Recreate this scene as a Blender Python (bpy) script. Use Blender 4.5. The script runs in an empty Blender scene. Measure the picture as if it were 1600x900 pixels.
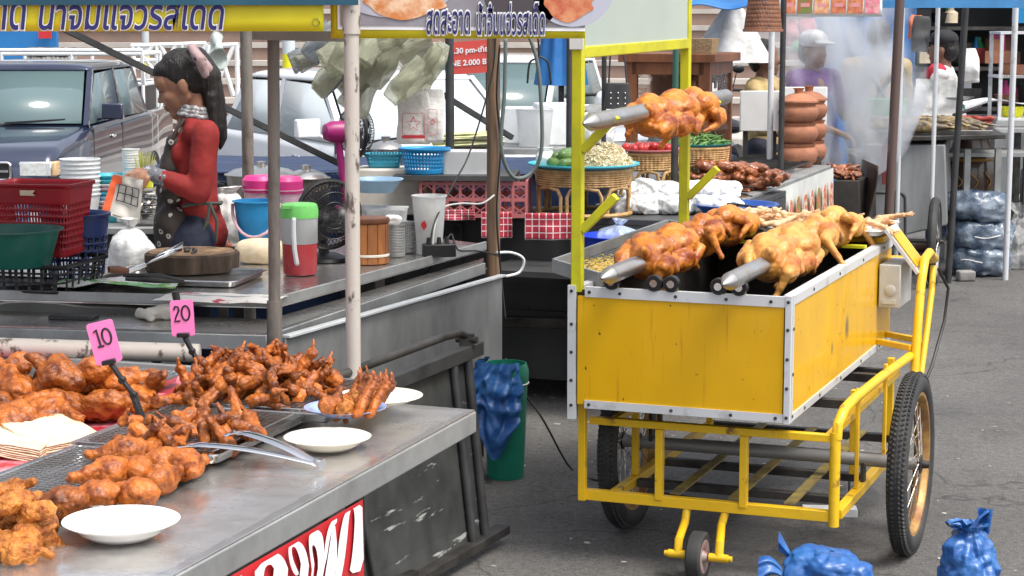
import bpy, bmesh, math, random
from mathutils import Vector, Matrix, Euler, noise
random.seed(7)
R = math.radians
SC = bpy.context.scene
COL = SC.collection

# ------------------------------------------------------------------ camera, sky, sun, exposure
CAM_H, CAM_PITCH, FOC = 1.75, R(7.9), 3100.0        # metres, radians, focal length in photo pixels
cd = bpy.data.cameras.new('camera'); cam = bpy.data.objects.new('camera', cd); COL.objects.link(cam)
cam.location = (0, 0, CAM_H); cam.rotation_euler = (R(90) - CAM_PITCH, 0, 0)
cd.sensor_width = 36; cd.lens = 36 * FOC / 1600; cd.clip_start = .05; cd.clip_end = 600
SC.camera = cam
SUN_EL, SUN_AZ = R(62), R(128)                       # azimuth clockwise from +Y: from the right, a little behind the camera
w = bpy.data.worlds.new('World'); SC.world = w; w.use_nodes = True
nt = w.node_tree; bg = nt.nodes['Background']
sky = nt.nodes.new('ShaderNodeTexSky'); sky.sky_type = 'NISHITA'; sky.sun_disc = False
sky.sun_elevation = SUN_EL; sky.sun_rotation = SUN_AZ
sky.dust_density = 4.0; sky.ozone_density = .6; sky.air_density = .8
hs = nt.nodes.new('ShaderNodeHueSaturation'); hs.inputs['Saturation'].default_value = .45   # thin cloud greys the sky
nt.links.new(sky.outputs[0], hs.inputs['Color']); nt.links.new(hs.outputs[0], bg.inputs[0]); bg.inputs[1].default_value = .15
sl = bpy.data.lights.new('sun', 'SUN'); sl.energy = 1.3; sl.angle = R(22); sl.color = (1, .95, .88)
so = bpy.data.objects.new('sun', sl); COL.objects.link(so)
sd = Vector((math.sin(SUN_AZ) * math.cos(SUN_EL), math.cos(SUN_AZ) * math.cos(SUN_EL), math.sin(SUN_EL)))
so.rotation_euler = (-sd).to_track_quat('-Z', 'Y').to_euler(); so.location = (6, -4, 9)
vs = SC.view_settings; vs.view_transform = 'Standard'; vs.look = 'None'; vs.gamma = 1; vs.exposure = 1.15
SC.cycles.max_bounces = 8; SC.cycles.transparent_max_bounces = 12

# ------------------------------------------------------------------ geometry of the photograph
def _ray(px, py):
    a = (px - 800) / FOC; b = (450 - py) / FOC
    return Vector((a, math.cos(CAM_PITCH) + b * math.sin(CAM_PITCH), -math.sin(CAM_PITCH) + b * math.cos(CAM_PITCH)))
def rot_z(d): return Matrix.Rotation(R(d), 4, 'Z')
class Fr:
    """A frame on the ground; pix() finds the local point seen at a photo pixel on a plane of the frame."""
    def __init__(s, loc=(0, 0, 0), deg=0):
        s.loc = Vector(loc); s.deg = deg; s.M = Matrix.Translation(s.loc) @ rot_z(deg); s.I = s.M.inverted()
    def pix(s, px, py, x=None, y=None, z=None):
        o = s.I @ Vector((0, 0, CAM_H)); d = s.I.to_3x3() @ _ray(px, py)
        t = (x - o.x) / d.x if x is not None else (y - o.y) / d.y if y is not None else (z - o.z) / d.z
        return o + d * t
    def w(s, *p): return s.M @ Vector(p)
W = Fr()
def P(px, py, y=None, z=None): return W.pix(px, py, None, y, z)

# ------------------------------------------------------------------ materials
MATS = {}
def mat(name, col, rough=.5, metal=0., col2=None, vs=6., vd=4., lo=.35, hi=.65, bump=0., bs=40., bdist=.01, trans=0., ior=1.45,
        alpha=1., emit=0., coat=0., sss=0., rnd=0., stretch=None, rough2=None, spec=.5):
    if name in MATS: return MATS[name]
    m = bpy.data.materials.new(name); m.use_nodes = True; MATS[name] = m
    nt = m.node_tree; N = nt.nodes; L = nt.links; b = N['Principled BSDF']
    c4 = lambda c: (c[0], c[1], c[2], 1)
    b.inputs['Base Color'].default_value = c4(col); b.inputs['Roughness'].default_value = rough; b.inputs['Metallic'].default_value = metal
    b.inputs['Transmission Weight'].default_value = trans; b.inputs['IOR'].default_value = ior; b.inputs['Alpha'].default_value = alpha
    b.inputs['Coat Weight'].default_value = coat; b.inputs['Specular IOR Level'].default_value = spec
    if sss: b.inputs['Subsurface Weight'].default_value = sss; b.inputs['Subsurface Radius'].default_value = (.02, .012, .008)
    if emit: b.inputs['Emission Color'].default_value = c4(col); b.inputs['Emission Strength'].default_value = emit
    tc = N.new('ShaderNodeTexCoord'); src = tc.outputs['Object']
    if stretch:
        mp = N.new('ShaderNodeMapping'); mp.inputs['Scale'].default_value = stretch; L.new(src, mp.inputs[0]); src = mp.outputs[0]
    colout = None
    if col2:
        nz = N.new('ShaderNodeTexNoise'); nz.inputs['Scale'].default_value = vs; nz.inputs['Detail'].default_value = vd; nz.inputs['Roughness'].default_value = .6
        L.new(src, nz.inputs['Vector'])
        mr = N.new('ShaderNodeMapRange'); mr.inputs[1].default_value = lo; mr.inputs[2].default_value = hi; L.new(nz.outputs[0], mr.inputs[0])
        mx = N.new('ShaderNodeMix'); mx.data_type = 'RGBA'; mx.inputs[6].default_value = c4(col); mx.inputs[7].default_value = c4(col2)
        L.new(mr.outputs[0], mx.inputs[0]); colout = mx.outputs[2]
        if rough2 is not None:
            m2 = N.new('ShaderNodeMapRange'); m2.inputs[3].default_value = rough; m2.inputs[4].default_value = rough2
            L.new(mr.outputs[0], m2.inputs[0]); L.new(m2.outputs[0], b.inputs['Roughness'])
    if rnd:
        oi = N.new('ShaderNodeObjectInfo'); mr = N.new('ShaderNodeMapRange'); mr.inputs[3].default_value = 1 - rnd; mr.inputs[4].default_value = 1 + rnd
        L.new(oi.outputs['Random'], mr.inputs[0])
        h = N.new('ShaderNodeHueSaturation'); L.new(mr.outputs[0], h.inputs['Value'])
        if colout: L.new(colout, h.inputs['Color'])
        else: h.inputs['Color'].default_value = c4(col)
        colout = h.outputs[0]
    if colout: L.new(colout, b.inputs['Base Color'])
    if bump:
        nb = N.new('ShaderNodeTexNoise'); nb.inputs['Scale'].default_value = bs; nb.inputs['Detail'].default_value = 5; L.new(src, nb.inputs['Vector'])
        bp = N.new('ShaderNodeBump'); bp.inputs['Strength'].default_value = bump; bp.inputs['Distance'].default_value = bdist
        L.new(nb.outputs[0], bp.inputs['Height']); L.new(bp.outputs[0], b.inputs['Normal'])
    return m
def plastic(name, col, rough=.38, **k):
    k.setdefault('col2', tuple(c * .82 for c in col)); k.setdefault('vs', 9)
    return mat(name, col, rough, **k)

# ------------------------------------------------------------------ mesh building
class MB:
    def __init__(s): s.v = []; s.f = []; s.m = []; s.mi = 0
    def add(s, vs, fs, mi=None):
        n = len(s.v); s.v += [Vector(p) for p in vs]
        s.f += [tuple(i + n for i in f) for f in fs]; s.m += [s.mi if mi is None else mi] * len(fs); return s
    def box(s, c, d, rot=None, mi=None):
        x, y, z = (k / 2 for k in d)
        vs = [Vector((a, b, e)) for a in (-x, x) for b in (-y, y) for e in (-z, z)]
        if rot is not None: vs = [rot @ p for p in vs]
        return s.add([p + Vector(c) for p in vs], [(0, 1, 3, 2), (4, 6, 7, 5), (0, 4, 5, 1), (2, 3, 7, 6), (0, 2, 6, 4), (1, 5, 7, 3)], mi)
    def span(s, a, b, mi=None):
        a, b = Vector(a), Vector(b); return s.box((a + b) / 2, [abs(k) for k in (b - a)], None, mi)
    def bar(s, a, b, wd, ht, up=(0, 0, 1), mi=None):
        """square bar from a to b, wd across, ht along up"""
        a, b = Vector(a), Vector(b); d = b - a; l = d.length; d.normalize(); u = Vector(up)
        x = d.cross(u)
        if x.length < 1e-4: x = d.cross(Vector((1, 0, 0)))
        x.normalize(); u = x.cross(d)
        rot = Matrix((x, d, u)).transposed()
        return s.box((a + b) / 2, (wd, l, ht), rot, mi)
    def tube(s, pts, r, n=8, caps=True, closed=False, mi=None):
        pts = [Vector(p) for p in pts]; k = len(pts); rs = r if isinstance(r, (list, tuple)) else [r] * k
        vs = []; up = None
        for i in range(k):
            if closed: d = pts[(i + 1) % k] - pts[i - 1]
            else: d = pts[min(i + 1, k - 1)] - pts[max(i - 1, 0)]
            if d.length < 1e-9: d = Vector((0, 0, 1))
            d.normalize()
            if up is None: up = Vector((0, 0, 1)) if abs(d.z) < .9 else Vector((1, 0, 0))
            x = d.cross(up); x.normalize(); up = x.cross(d); up.normalize()
            vs += [pts[i] + (x * math.cos(2 * math.pi * j / n) + up * math.sin(2 * math.pi * j / n)) * rs[i] for j in range(n)]
        fs = [(i * n + j, i * n + (j + 1) % n, ((i + 1) % k) * n + (j + 1) % n, ((i + 1) % k) * n + j) for i in range(k if closed else k - 1) for j in range(n)]
        if caps and not closed: fs += [tuple(range(n - 1, -1, -1)), tuple(range((k - 1) * n, k * n))]
        return s.add(vs, fs, mi)
    def lathe(s, prof, c=(0, 0, 0), n=24, rot=None, sx=1, sy=1, cap0=False, cap1=False, mi=None):
        c = Vector(c); vs = []
        for r_, z in prof:
            for j in range(n):
                a = 2 * math.pi * j / n; p = Vector((r_ * math.cos(a) * sx, r_ * math.sin(a) * sy, z))
                vs.append((rot @ p if rot is not None else p) + c)
        k = len(prof)
        fs = [(i * n + j, i * n + (j + 1) % n, (i + 1) * n + (j + 1) % n, (i + 1) * n + j) for i in range(k - 1) for j in range(n)]
        if cap0: fs.append(tuple(range(n - 1, -1, -1)))
        if cap1: fs.append(tuple(range((k - 1) * n, k * n)))
        return s.add(vs, fs, mi)
    def ball(s, c, r_, rot=None, n=14, k=9, mi=None):
        if not isinstance(r_, (list, tuple)): r_ = (r_,) * 3
        prof = [(max(math.sin(math.pi * i / k), 1e-4), -math.cos(math.pi * i / k)) for i in range(k + 1)]
        S = Matrix.Diagonal(r_); m = (rot @ S) if rot is not None else S
        return s.lathe(prof, c, n, m, mi=mi)
    def grid(s, fn, nu, nv, mi=None, wrap=False):
        vs = [fn(i / nu, j / nv) for j in range(nv + 1) for i in range(nu + (0 if wrap else 1))]; q = nu + (0 if wrap else 1)
        fs = [(j * q + i, j * q + (i + 1) % q, (j + 1) * q + (i + 1) % q, (j + 1) * q + i) for j in range(nv) for i in range(nu)]
        return s.add(vs, fs, mi)
    def prism(s, out, z0, z1, tf=None, mi=None):
        n = len(out); vs = [Vector((x, y, z0)) for x, y in out] + [Vector((x, y, z1)) for x, y in out]
        if tf is not None: vs = [tf @ p for p in vs]
        return s.add(vs, [tuple(range(n - 1, -1, -1)), tuple(range(n, 2 * n))] + [(i, (i + 1) % n, n + (i + 1) % n, n + i) for i in range(n)], mi)
    def quad(s, a, b, c, d, mi=None): return s.add([a, b, c, d], [(0, 1, 2, 3)], mi)
    def tf(s, M): s.v = [M @ p for p in s.v]; return s

WM = {}
def _tag(o, label, cat, group, kind):
    if label: o['label'] = label
    if cat: o['category'] = cat
    if group: o['group'] = group
    if kind: o['kind'] = kind
def thing(name, label, cat, loc=(0, 0, 0), deg=0, group=None):
    o = bpy.data.objects.new(name, None); COL.objects.link(o); o.empty_display_size = .1
    o.location = loc; o.rotation_euler = (0, 0, R(deg)); _tag(o, label, cat, group, None)
    WM[o.name] = Matrix.Translation(Vector(loc)) @ rot_z(deg); return o
def finish(me, smooth):
    if smooth is not None:
        for p in me.polygons: p.use_smooth = True
        if smooth < 180: me.set_sharp_from_angle(angle=R(smooth))
def obj(name, mb, mats, parent=None, world=False, smooth=40, bevel=0, solid=0, label=None, cat=None, group=None, kind=None, loc=None, deg=0, subd=0):
    """one mesh object; top-level meshes get their origin at their base unless loc is given"""
    if not isinstance(mats, (list, tuple)): mats = [mats]
    if isinstance(mb, MB):
        vs = mb.v
        off = Vector((0, 0, 0))
        if parent is not None and world:
            I = WM[parent.name].inverted(); vs = [I @ p for p in vs]
        elif parent is None and loc is None:
            lo = [min(p[i] for p in vs) for i in range(3)]; hi = [max(p[i] for p in vs) for i in range(3)]
            off = Vector(((lo[0] + hi[0]) / 2, (lo[1] + hi[1]) / 2, lo[2])); vs = [p - off for p in vs]
        me = bpy.data.meshes.new(name); me.from_pydata([tuple(p) for p in vs], [], mb.f)
        for m in mats: me.materials.append(m)
        if len(mats) > 1: me.polygons.foreach_set('material_index', mb.m)
        bm = bmesh.new(); bm.from_mesh(me); bmesh.ops.recalc_face_normals(bm, faces=bm.faces); bm.to_mesh(me); bm.free()
        finish(me, smooth)
    else:
        me = mb; off = Vector((0, 0, 0))
        if not me.materials:
            for m in mats: me.materials.append(m)
    o = bpy.data.objects.new(name, me); COL.objects.link(o)
    if loc is not None: o.location = loc; o.rotation_euler = (0, 0, R(deg))
    else: o.location = off
    if parent is not None:
        o.parent = parent; WM[o.name] = WM[parent.name] @ Matrix.Translation(o.location) @ rot_z(deg)
    else: WM[o.name] = Matrix.Translation(o.location) @ rot_z(deg)
    if bevel:
        md = o.modifiers.new('bevel', 'BEVEL'); md.width = bevel; md.segments = 2; md.limit_method = 'ANGLE'; md.angle_limit = R(50)
    if subd:
        md = o.modifiers.new('subd', 'SUBSURF'); md.levels = subd; md.render_levels = subd
    if solid:
        md = o.modifiers.new('solid', 'SOLIDIFY'); md.thickness = solid; md.offset = 0
    _tag(o, label, cat, group, kind); return o
def dup(o, loc=None, deg=None, rot=None, label=None, parent=None):
    c = o.copy(); COL.objects.link(c)
    if parent is not None: c.parent = parent
    else:
        if loc is not None: c.location = loc
        if rot is not None: c.rotation_euler = rot
        elif deg is not None: c.rotation_euler = (0, 0, R(deg))
        if label: c['label'] = label
    WM[c.name] = Matrix.Translation(c.location) @ c.rotation_euler.to_matrix().to_4x4()
    for ch in list(o.children): dup(ch, parent=c)
    return c

# ---- soft shapes: spheres and tapered limbs fused into one skin
def blob(parts, voxel, smooth=3, disp=0., dscale=20., seed=0, name='blob', disp2=0., dscale2=60.):
    mb = MB()
    for p in parts:
        if p[0] == 'e': mb.ball(p[1], p[2], (Euler([R(a) for a in p[3]]).to_matrix() if len(p) > 3 else None), 18, 12)
        else:                                   # ('c', a, ra, b, rb): tapered limb
            a, b = Vector(p[1]), Vector(p[3]); k = max(2, int((b - a).length / max(min(p[2], p[4]), 1e-3) * 1.6))
            k = min(k, 14)
            mb.tube([a, b], [p[2], p[4]], 14)
            mb.ball(a, p[2], None, 14, 10); mb.ball(b, p[4], None, 14, 10)
    me = bpy.data.meshes.new(name); me.from_pydata([tuple(p) for p in mb.v], [], mb.f)
    bm = bmesh.new(); bm.from_mesh(me); bmesh.ops.remove_doubles(bm, verts=bm.verts, dist=1e-5); bmesh.ops.recalc_face_normals(bm, faces=bm.faces); bm.to_mesh(me); bm.free()
    t = bpy.data.objects.new('tmp', me); COL.objects.link(t)
    md = t.modifiers.new('r', 'REMESH'); md.mode = 'VOXEL'; md.voxel_size = voxel; md.adaptivity = 0
    if smooth:
        md = t.modifiers.new('s', 'SMOOTH'); md.factor = .5; md.iterations = smooth
    dg = bpy.context.evaluated_depsgraph_get(); dg.update()
    out = bpy.data.meshes.new_from_object(t.evaluated_get(dg)); bpy.data.objects.remove(t); bpy.data.meshes.remove(me)
    out.name = name
    if disp or disp2:
        s = Vector((seed * 3.7, seed * 1.9, seed * 5.1))
        nn = [v.normal.copy() for v in out.vertices]
        for v, n_ in zip(out.vertices, nn):
            d = disp * noise.fractal(v.co * dscale + s, 1.0, 2.0, 3)
            if disp2: d += disp2 * noise.noise(v.co * dscale2 + s * 2)
            v.co += n_ * d
    finish(out, 180); return out
def join_meshes(name, mes):
    bm = bmesh.new()
    for m in mes: bm.from_mesh(m)
    me = bpy.data.meshes.new(name); bm.to_mesh(me); bm.free(); finish(me, 180); return me
def wavy(p, amp, sc, seed=0.):
    return noise.noise(Vector(p) * sc + Vector((seed, seed * 2.3, -seed))) * amp

# ---- writing: font outlines turned into flat meshes
def text_mb(s, size, M, offset=0., extrude=.0015, shear=0., spacing=1., res=3):
    cu = bpy.data.curves.new('t', 'FONT'); cu.body = s; cu.size = size; cu.offset = offset; cu.extrude = extrude; cu.shear = shear
    cu.space_character = spacing; cu.align_x = 'CENTER'; cu.align_y = 'CENTER'; cu.resolution_u = res
    t = bpy.data.objects.new('t', cu); COL.objects.link(t)
    dg = bpy.context.evaluated_depsgraph_get(); dg.update()
    me = bpy.data.meshes.new_from_object(t.evaluated_get(dg)); bpy.data.objects.remove(t); bpy.data.curves.remove(cu)
    mb = MB(); mb.add([M @ v.co for v in me.vertices], [tuple(p.vertices) for p in me.polygons]); bpy.data.meshes.remove(me); return mb
def face_tf(o, xdir, ydir):
    x = Vector(xdir).normalized(); y = Vector(ydir).normalized(); z = x.cross(y)
    M = Matrix((x, y, z)).transposed().to_4x4(); M.translation = Vector(o); return M
# ------------------------------------------------------------------ materials of the place
def asphalt():
    m = bpy.data.materials.new('asphalt'); m.use_nodes = True; N = m.node_tree.nodes; L = m.node_tree.links; b = N['Principled BSDF']
    tc = N.new('ShaderNodeTexCoord')
    def nz(sc, d, ro=.6):
        n = N.new('ShaderNodeTexNoise'); n.inputs['Scale'].default_value = sc; n.inputs['Detail'].default_value = d; n.inputs['Roughness'].default_value = ro
        L.new(tc.outputs['Object'], n.inputs['Vector']); return n.outputs[0]
    def mix(f, a, c, blend='MIX'):
        x = N.new('ShaderNodeMix'); x.data_type = 'RGBA'; x.blend_type = blend
        for k, v in ((0, f), (6, a), (7, c)):
            if hasattr(v, 'links'): L.new(v, x.inputs[k])
            else: x.inputs[k].default_value = v
        return x.outputs[2]
    def rng(v, a, c, lo=0., hi=1.):
        x = N.new('ShaderNodeMapRange'); x.inputs[1].default_value = a; x.inputs[2].default_value = c; x.inputs[3].default_value = lo; x.inputs[4].default_value = hi
        L.new(v, x.inputs[0]); return x.outputs[0]
    big = rng(nz(.55, 5), .35, .68); mid = rng(nz(3.2, 6, .7), .35, .7)
    c = mix(big, (.092, .089, .084, 1), (.155, .149, .139, 1))
    c = mix(rng(nz(3.2, 6, .7), .5, .72, 0, .55), c, (.038, .036, .035, 1))
    g1 = rng(nz(150, 3, .8), .3, .7, .45, 1.65); g2 = rng(nz(38, 4, .8), .34, .66, .62, 1.45)
    gm_ = N.new('ShaderNodeMath'); gm_.operation = 'MULTIPLY'; L.new(g1, gm_.inputs[0]); L.new(g2, gm_.inputs[1]); grain = gm_.outputs[0]
    g = N.new('ShaderNodeCombineColor'); [L.new(grain, g.inputs[i]) for i in range(3)]
    c = mix(1.0, c, g.outputs[0], 'MULTIPLY')
    vo = N.new('ShaderNodeTexVoronoi'); vo.inputs['Scale'].default_value = 62; L.new(tc.outputs['Object'], vo.inputs['Vector'])
    peb = rng(vo.outputs['Distance'], .0, .33, 1, 0)
    sep = N.new('ShaderNodeSeparateColor'); L.new(vo.outputs['Color'], sep.inputs[0])
    sel = rng(sep.outputs[0], .80, .84)
    ml = N.new('ShaderNodeMath'); ml.operation = 'MULTIPLY'; L.new(peb, ml.inputs[0]); L.new(sel, ml.inputs[1])
    c = mix(rng(ml.outputs[0], .3, .5, 0, .85), c, (.26, .25, .23, 1))
    # cracks
    nv = N.new('ShaderNodeTexNoise'); nv.inputs['Scale'].default_value = 1.4; nv.inputs['Detail'].default_value = 6; L.new(tc.outputs['Object'], nv.inputs['Vector'])
    av = N.new('ShaderNodeVectorMath'); av.operation = 'MULTIPLY_ADD'; av.inputs[1].default_value = (.9, .9, .9)
    L.new(nv.outputs['Color'], av.inputs[0]); L.new(tc.outputs['Object'], av.inputs[2])
    v2 = N.new('ShaderNodeTexVoronoi'); v2.feature = 'DISTANCE_TO_EDGE'; v2.inputs['Scale'].default_value = .42; L.new(av.outputs[0], v2.inputs['Vector'])
    crack = rng(v2.outputs['Distance'], .0, .004, .7, 0)
    c = mix(crack, c, (.02, .02, .02, 1))
    L.new(c, b.inputs['Base Color'])
    L.new(rng(nz(2.2, 4), .35, .65, .62, .95), b.inputs['Roughness'])
    bp = N.new('ShaderNodeBump'); bp.inputs['Strength'].default_value = .75; bp.inputs['Distance'].default_value = .006
    L.new(grain, bp.inputs['Height']); L.new(bp.outputs[0], b.inputs['Normal']); return m
M_asphalt = asphalt()
M_conc = mat('pale_concrete', (.36, .34, .31), .9, col2=(.25, .235, .215), vs=1.3, vd=7, bump=.3, bs=30)
M_stone = mat('stone', (.30, .29, .27), .9, col2=(.12, .115, .11), vs=5, bump=.5, bs=12)
M_step = mat('red_step', (.30, .20, .155), .9, col2=(.20, .145, .12), vs=1.1, vd=8)
M_stepl = mat('pale_step', (.44, .41, .37), .9, col2=(.30, .28, .255), vs=1.2, vd=8)
M_steel = mat('stainless', (.60, .58, .55), .22, .92, col2=(.33, .305, .275), vs=3.2, vd=8, lo=.38, hi=.72, bump=.22, bs=11, bdist=.02, rough2=.40)
M_tray = mat('tray_metal', (.60, .60, .59), .30, 1., col2=(.36, .34, .31), vs=9, vd=6, bump=.06, bs=20)
M_galv = mat('galvanised', (.42, .43, .42), .55, .75, col2=(.22, .22, .215), vs=4, vd=9, lo=.36, hi=.7, bump=.1, bs=18, rough2=.7)
M_panel = mat('weathered_sheet', (.30, .31, .305), .55, .45, col2=(.12, .122, .12), vs=3.1, vd=9, lo=.36, hi=.72, stretch=(1, 1, .55), bump=.15, bs=9, rough2=.75)
M_cartsteel = mat('grey_sheet', (.34, .355, .36), .6, .35, col2=(.20, .205, .205), vs=2.5, vd=9, stretch=(1.6, 1.6, .35), rough2=.8)
M_black = mat('black_paint', (.018, .019, .02), .48, 0, col2=(.045, .045, .046), vs=6, vd=8, rough2=.7)
M_dark = mat('dark_sheet', (.030, .032, .034), .6, 0, col2=(.060, .062, .062), vs=2, vd=8, stretch=(1, 1, .5))
M_darksteel = mat('dark_steel', (.085, .08, .075), .5, .6, col2=(.03, .028, .026), vs=9, vd=7)
M_yellow = mat('yellow_paint', (.74, .43, .008), .33, 0, col2=(.66, .36, .006), vs=2.2, vd=6, coat=.15)
M_yframe = mat('yellow_frame_paint', (.72, .44, .012), .38, 0, col2=(.20, .10, .03), vs=15, vd=9, lo=.60, hi=.70, bump=.2, bs=30, coat=.15)
M_ygreen = mat('yellowgreen_paint', (.52, .50, .012), .42, 0, col2=(.36, .34, .02), vs=10, vd=8, lo=.45, hi=.75)
M_alu = mat('white_aluminium', (.62, .64, .65), .35, .25, col2=(.26, .24, .21), vs=11, vd=9, lo=.56, hi=.78)
M_white = mat('white_paint', (.74, .75, .74), .45, 0, col2=(.60, .60, .57), vs=3, vd=8, lo=.45, hi=.8)
M_soot = mat('soot', (.012, .011, .010), .75, 0, col2=(.035, .028, .022), vs=8)
M_rubber = mat('rubber', (.022, .022, .023), .72, 0, col2=(.045, .044, .042), vs=10)
M_spoke = mat('spoke_steel', (.62, .60, .56), .3, 1.)
M_rust = mat('rusty_rim', (.50, .30, .09), .45, .4, col2=(.22, .10, .05), vs=14, vd=7)
M_chrome = mat('chrome', (.72, .72, .72), .12, 1.)
M_post = mat('chipped_post', (.46, .42, .37), .6, .1, col2=(.10, .08, .065), vs=26, vd=7, lo=.555, hi=.63, stretch=(1, 1, .5), bump=.2, bs=30)
M_post2 = mat('worn_post', (.20, .18, .155), .6, .2, col2=(.05, .042, .034), vs=16, vd=8, lo=.45, hi=.68, stretch=(1, 1, .3), bump=.2, bs=30)
M_postw = mat('wooden_post', (.27, .17, .10), .7, 0, col2=(.08, .055, .04), vs=16, vd=8, stretch=(1, 1, .12), bump=.4, bs=30)
M_wood = mat('brown_wood', (.21, .075, .03), .45, 0, col2=(.10, .035, .015), vs=10, vd=6, stretch=(1, 1, .12))
M_teak = mat('slat_wood', (.46, .18, .055), .45, 0, col2=(.17, .06, .02), vs=16, vd=5, stretch=(1, 1, .15))
M_block = mat('chopping_wood', (.32, .20, .105), .75, 0, col2=(.10, .06, .035), vs=14, vd=8, bump=.5, bs=26)
M_blockside = mat('block_bark', (.13, .09, .06), .85, 0, col2=(.045, .032, .024), vs=20, vd=8, stretch=(1, 1, .2), bump=.5, bs=26)
M_rattan = mat('rattan', (.52, .33, .14), .6, 0, col2=(.30, .17, .06), vs=25, vd=3)
M_terra = mat('terracotta', (.40, .17, .09), .85, 0, col2=(.24, .10, .06), vs=8, vd=6, bump=.2, bs=40)
M_glass = mat('clear_glass', (.9, .95, .95), .04, trans=1., ior=1.08, alpha=.35)
M_carglass = mat('car_glass', (.10, .14, .15), .05, spec=.8)
M_paper = mat('white_paper', (.72, .71, .68), .7)
M_card = mat('cream_paper', (.72, .62, .45), .6, col2=(.60, .48, .31), vs=20)
M_skin = mat('skin', (.28, .14, .088), .5, sss=.12, col2=(.30, .15, .09), vs=20)
M_skin2 = mat('dark_skin', (.24, .125, .08), .5, sss=.1, col2=(.19, .10, .06), vs=20)
M_hair = mat('black_hair', (.006, .005, .005), .58, col2=(.020, .017, .015), vs=80, stretch=(1, 1, .08), bump=.9, bs=130)
M_wire = mat('black_cable', (.012, .012, .013), .5)
M_ceramic = mat('white_ceramic', (.80, .80, .79), .12, coat=.4)
M_cream = mat('cream_plate', (.76, .72, .62), .2, coat=.3)
M_clear = mat('clear_plastic', (.86, .88, .88), .18, trans=.75, ior=1.12, alpha=.55)
M_frost = mat('frosted_plastic', (.78, .80, .80), .35, trans=.35, ior=1.1, alpha=.8, col2=(.66, .68, .68), vs=8)
M_film = mat('bag_film', (.80, .81, .80), .16, trans=.45, ior=1.1, alpha=.55, bump=.7, bs=22, bdist=.03)
M_filmw = mat('white_bag', (.82, .82, .80), .25, col2=(.66, .67, .66), vs=14, bump=.5, bs=22, bdist=.02)
M_bluebag = mat('blue_bag', (.014, .085, .29), .38, col2=(.045, .17, .42), vs=6, vd=6, lo=.45, hi=.72, bump=.3, bs=13, bdist=.03, stretch=(1, 1, 2.2), spec=.7)
M_navybag = mat('navy_bag', (.05, .08, .13), .22, col2=(.30, .36, .42), vs=7, vd=7, lo=.42, hi=.66, bump=.5, bs=18, bdist=.03, coat=.5)
M_tarp = mat('teal_tarp', (.012, .075, .115), .6, col2=(.008, .045, .07), vs=3)
M_bluetarp = mat('blue_tarp', (.018, .15, .40), .55, col2=(.010, .10, .30), vs=2.2, vd=6, bump=.3, bs=5, bdist=.05)
M_fried = mat('fried_chicken', (.42, .118, .016), .42, col2=(.12, .026, .006), vs=30, vd=7, lo=.38, hi=.66, bump=.7, bs=110, bdist=.005, rnd=.35, spec=.5)
M_friedl = mat('battered_chicken', (.54, .20, .035), .42, col2=(.20, .048, .007), vs=36, vd=8, lo=.38, hi=.66, bump=1., bs=120, bdist=.007, rnd=.2, spec=.45)
M_roast = mat('roast_skin', (.54, .185, .022), .40, col2=(.20, .038, .008), vs=15, vd=8, lo=.42, hi=.64, bump=.6, bs=75, bdist=.004, rnd=.14, coat=.05)
M_roastp = mat('pale_roast_skin', (.64, .31, .070), .40, col2=(.38, .10, .016), vs=14, vd=8, lo=.43, hi=.67, bump=.6, bs=75, bdist=.004, rnd=.10, coat=.05)
M_raw = mat('pale_chicken', (.68, .46, .25), .4, col2=(.56, .29, .13), vs=30, vd=4, rnd=.15, coat=.2)
M_pink = mat('pink_card', (.80, .20, .46), .45)
M_ink = mat('black_ink', (.015, .012, .02), .6)
M_navyink = mat('navy_ink', (.018, .018, .11), .55)
M_whiteink = mat('white_ink', (.76, .76, .76), .55)
M_redvinyl = mat('red_vinyl', (.52, .025, .03), .4, col2=(.42, .02, .025), vs=3)
M_yelvinyl = mat('yellow_vinyl', (.68, .60, .014), .42, col2=(.58, .51, .012), vs=4)
def P_(n, *c, **k): return plastic(n, c, **k)
M_pred = P_('red_plastic', .33, .012, .02); M_pgreen = P_('green_plastic', .006, .115, .085); M_pnavy = P_('navy_plastic', .008, .025, .115)
M_pblack = P_('black_plastic', .014, .014, .015); M_pblue = P_('blue_plastic', .018, .25, .53); M_plblue = P_('light_blue_plastic', .35, .55, .74)
M_pwhite = P_('white_plastic', .70, .72, .73); M_ppink = P_('hot_pink_plastic', .75, .05, .27); M_ppale = P_('pale_pink_plastic', .60, .37, .42)
M_pcoral = P_('coral_plastic', .48, .15, .15); M_pmag = P_('magenta_plastic', .30, .012, .13); M_pteal = P_('teal_plastic', .06, .48, .58)
M_pcobalt = P_('cobalt_plastic', .01, .05, .55); M_plime = P_('lime_plastic', .12, .62, .09); M_pyel = P_('yellow_plastic', .80, .76, .02)
M_pbin = P_('bin_green', .012, .22, .14); M_pgrn = P_('bucket_green', .06, .42, .10); M_pgrey = P_('grey_plastic', .50, .50, .47); M_ppurple = P_('purple_plastic', .10, .05, .30)
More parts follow.
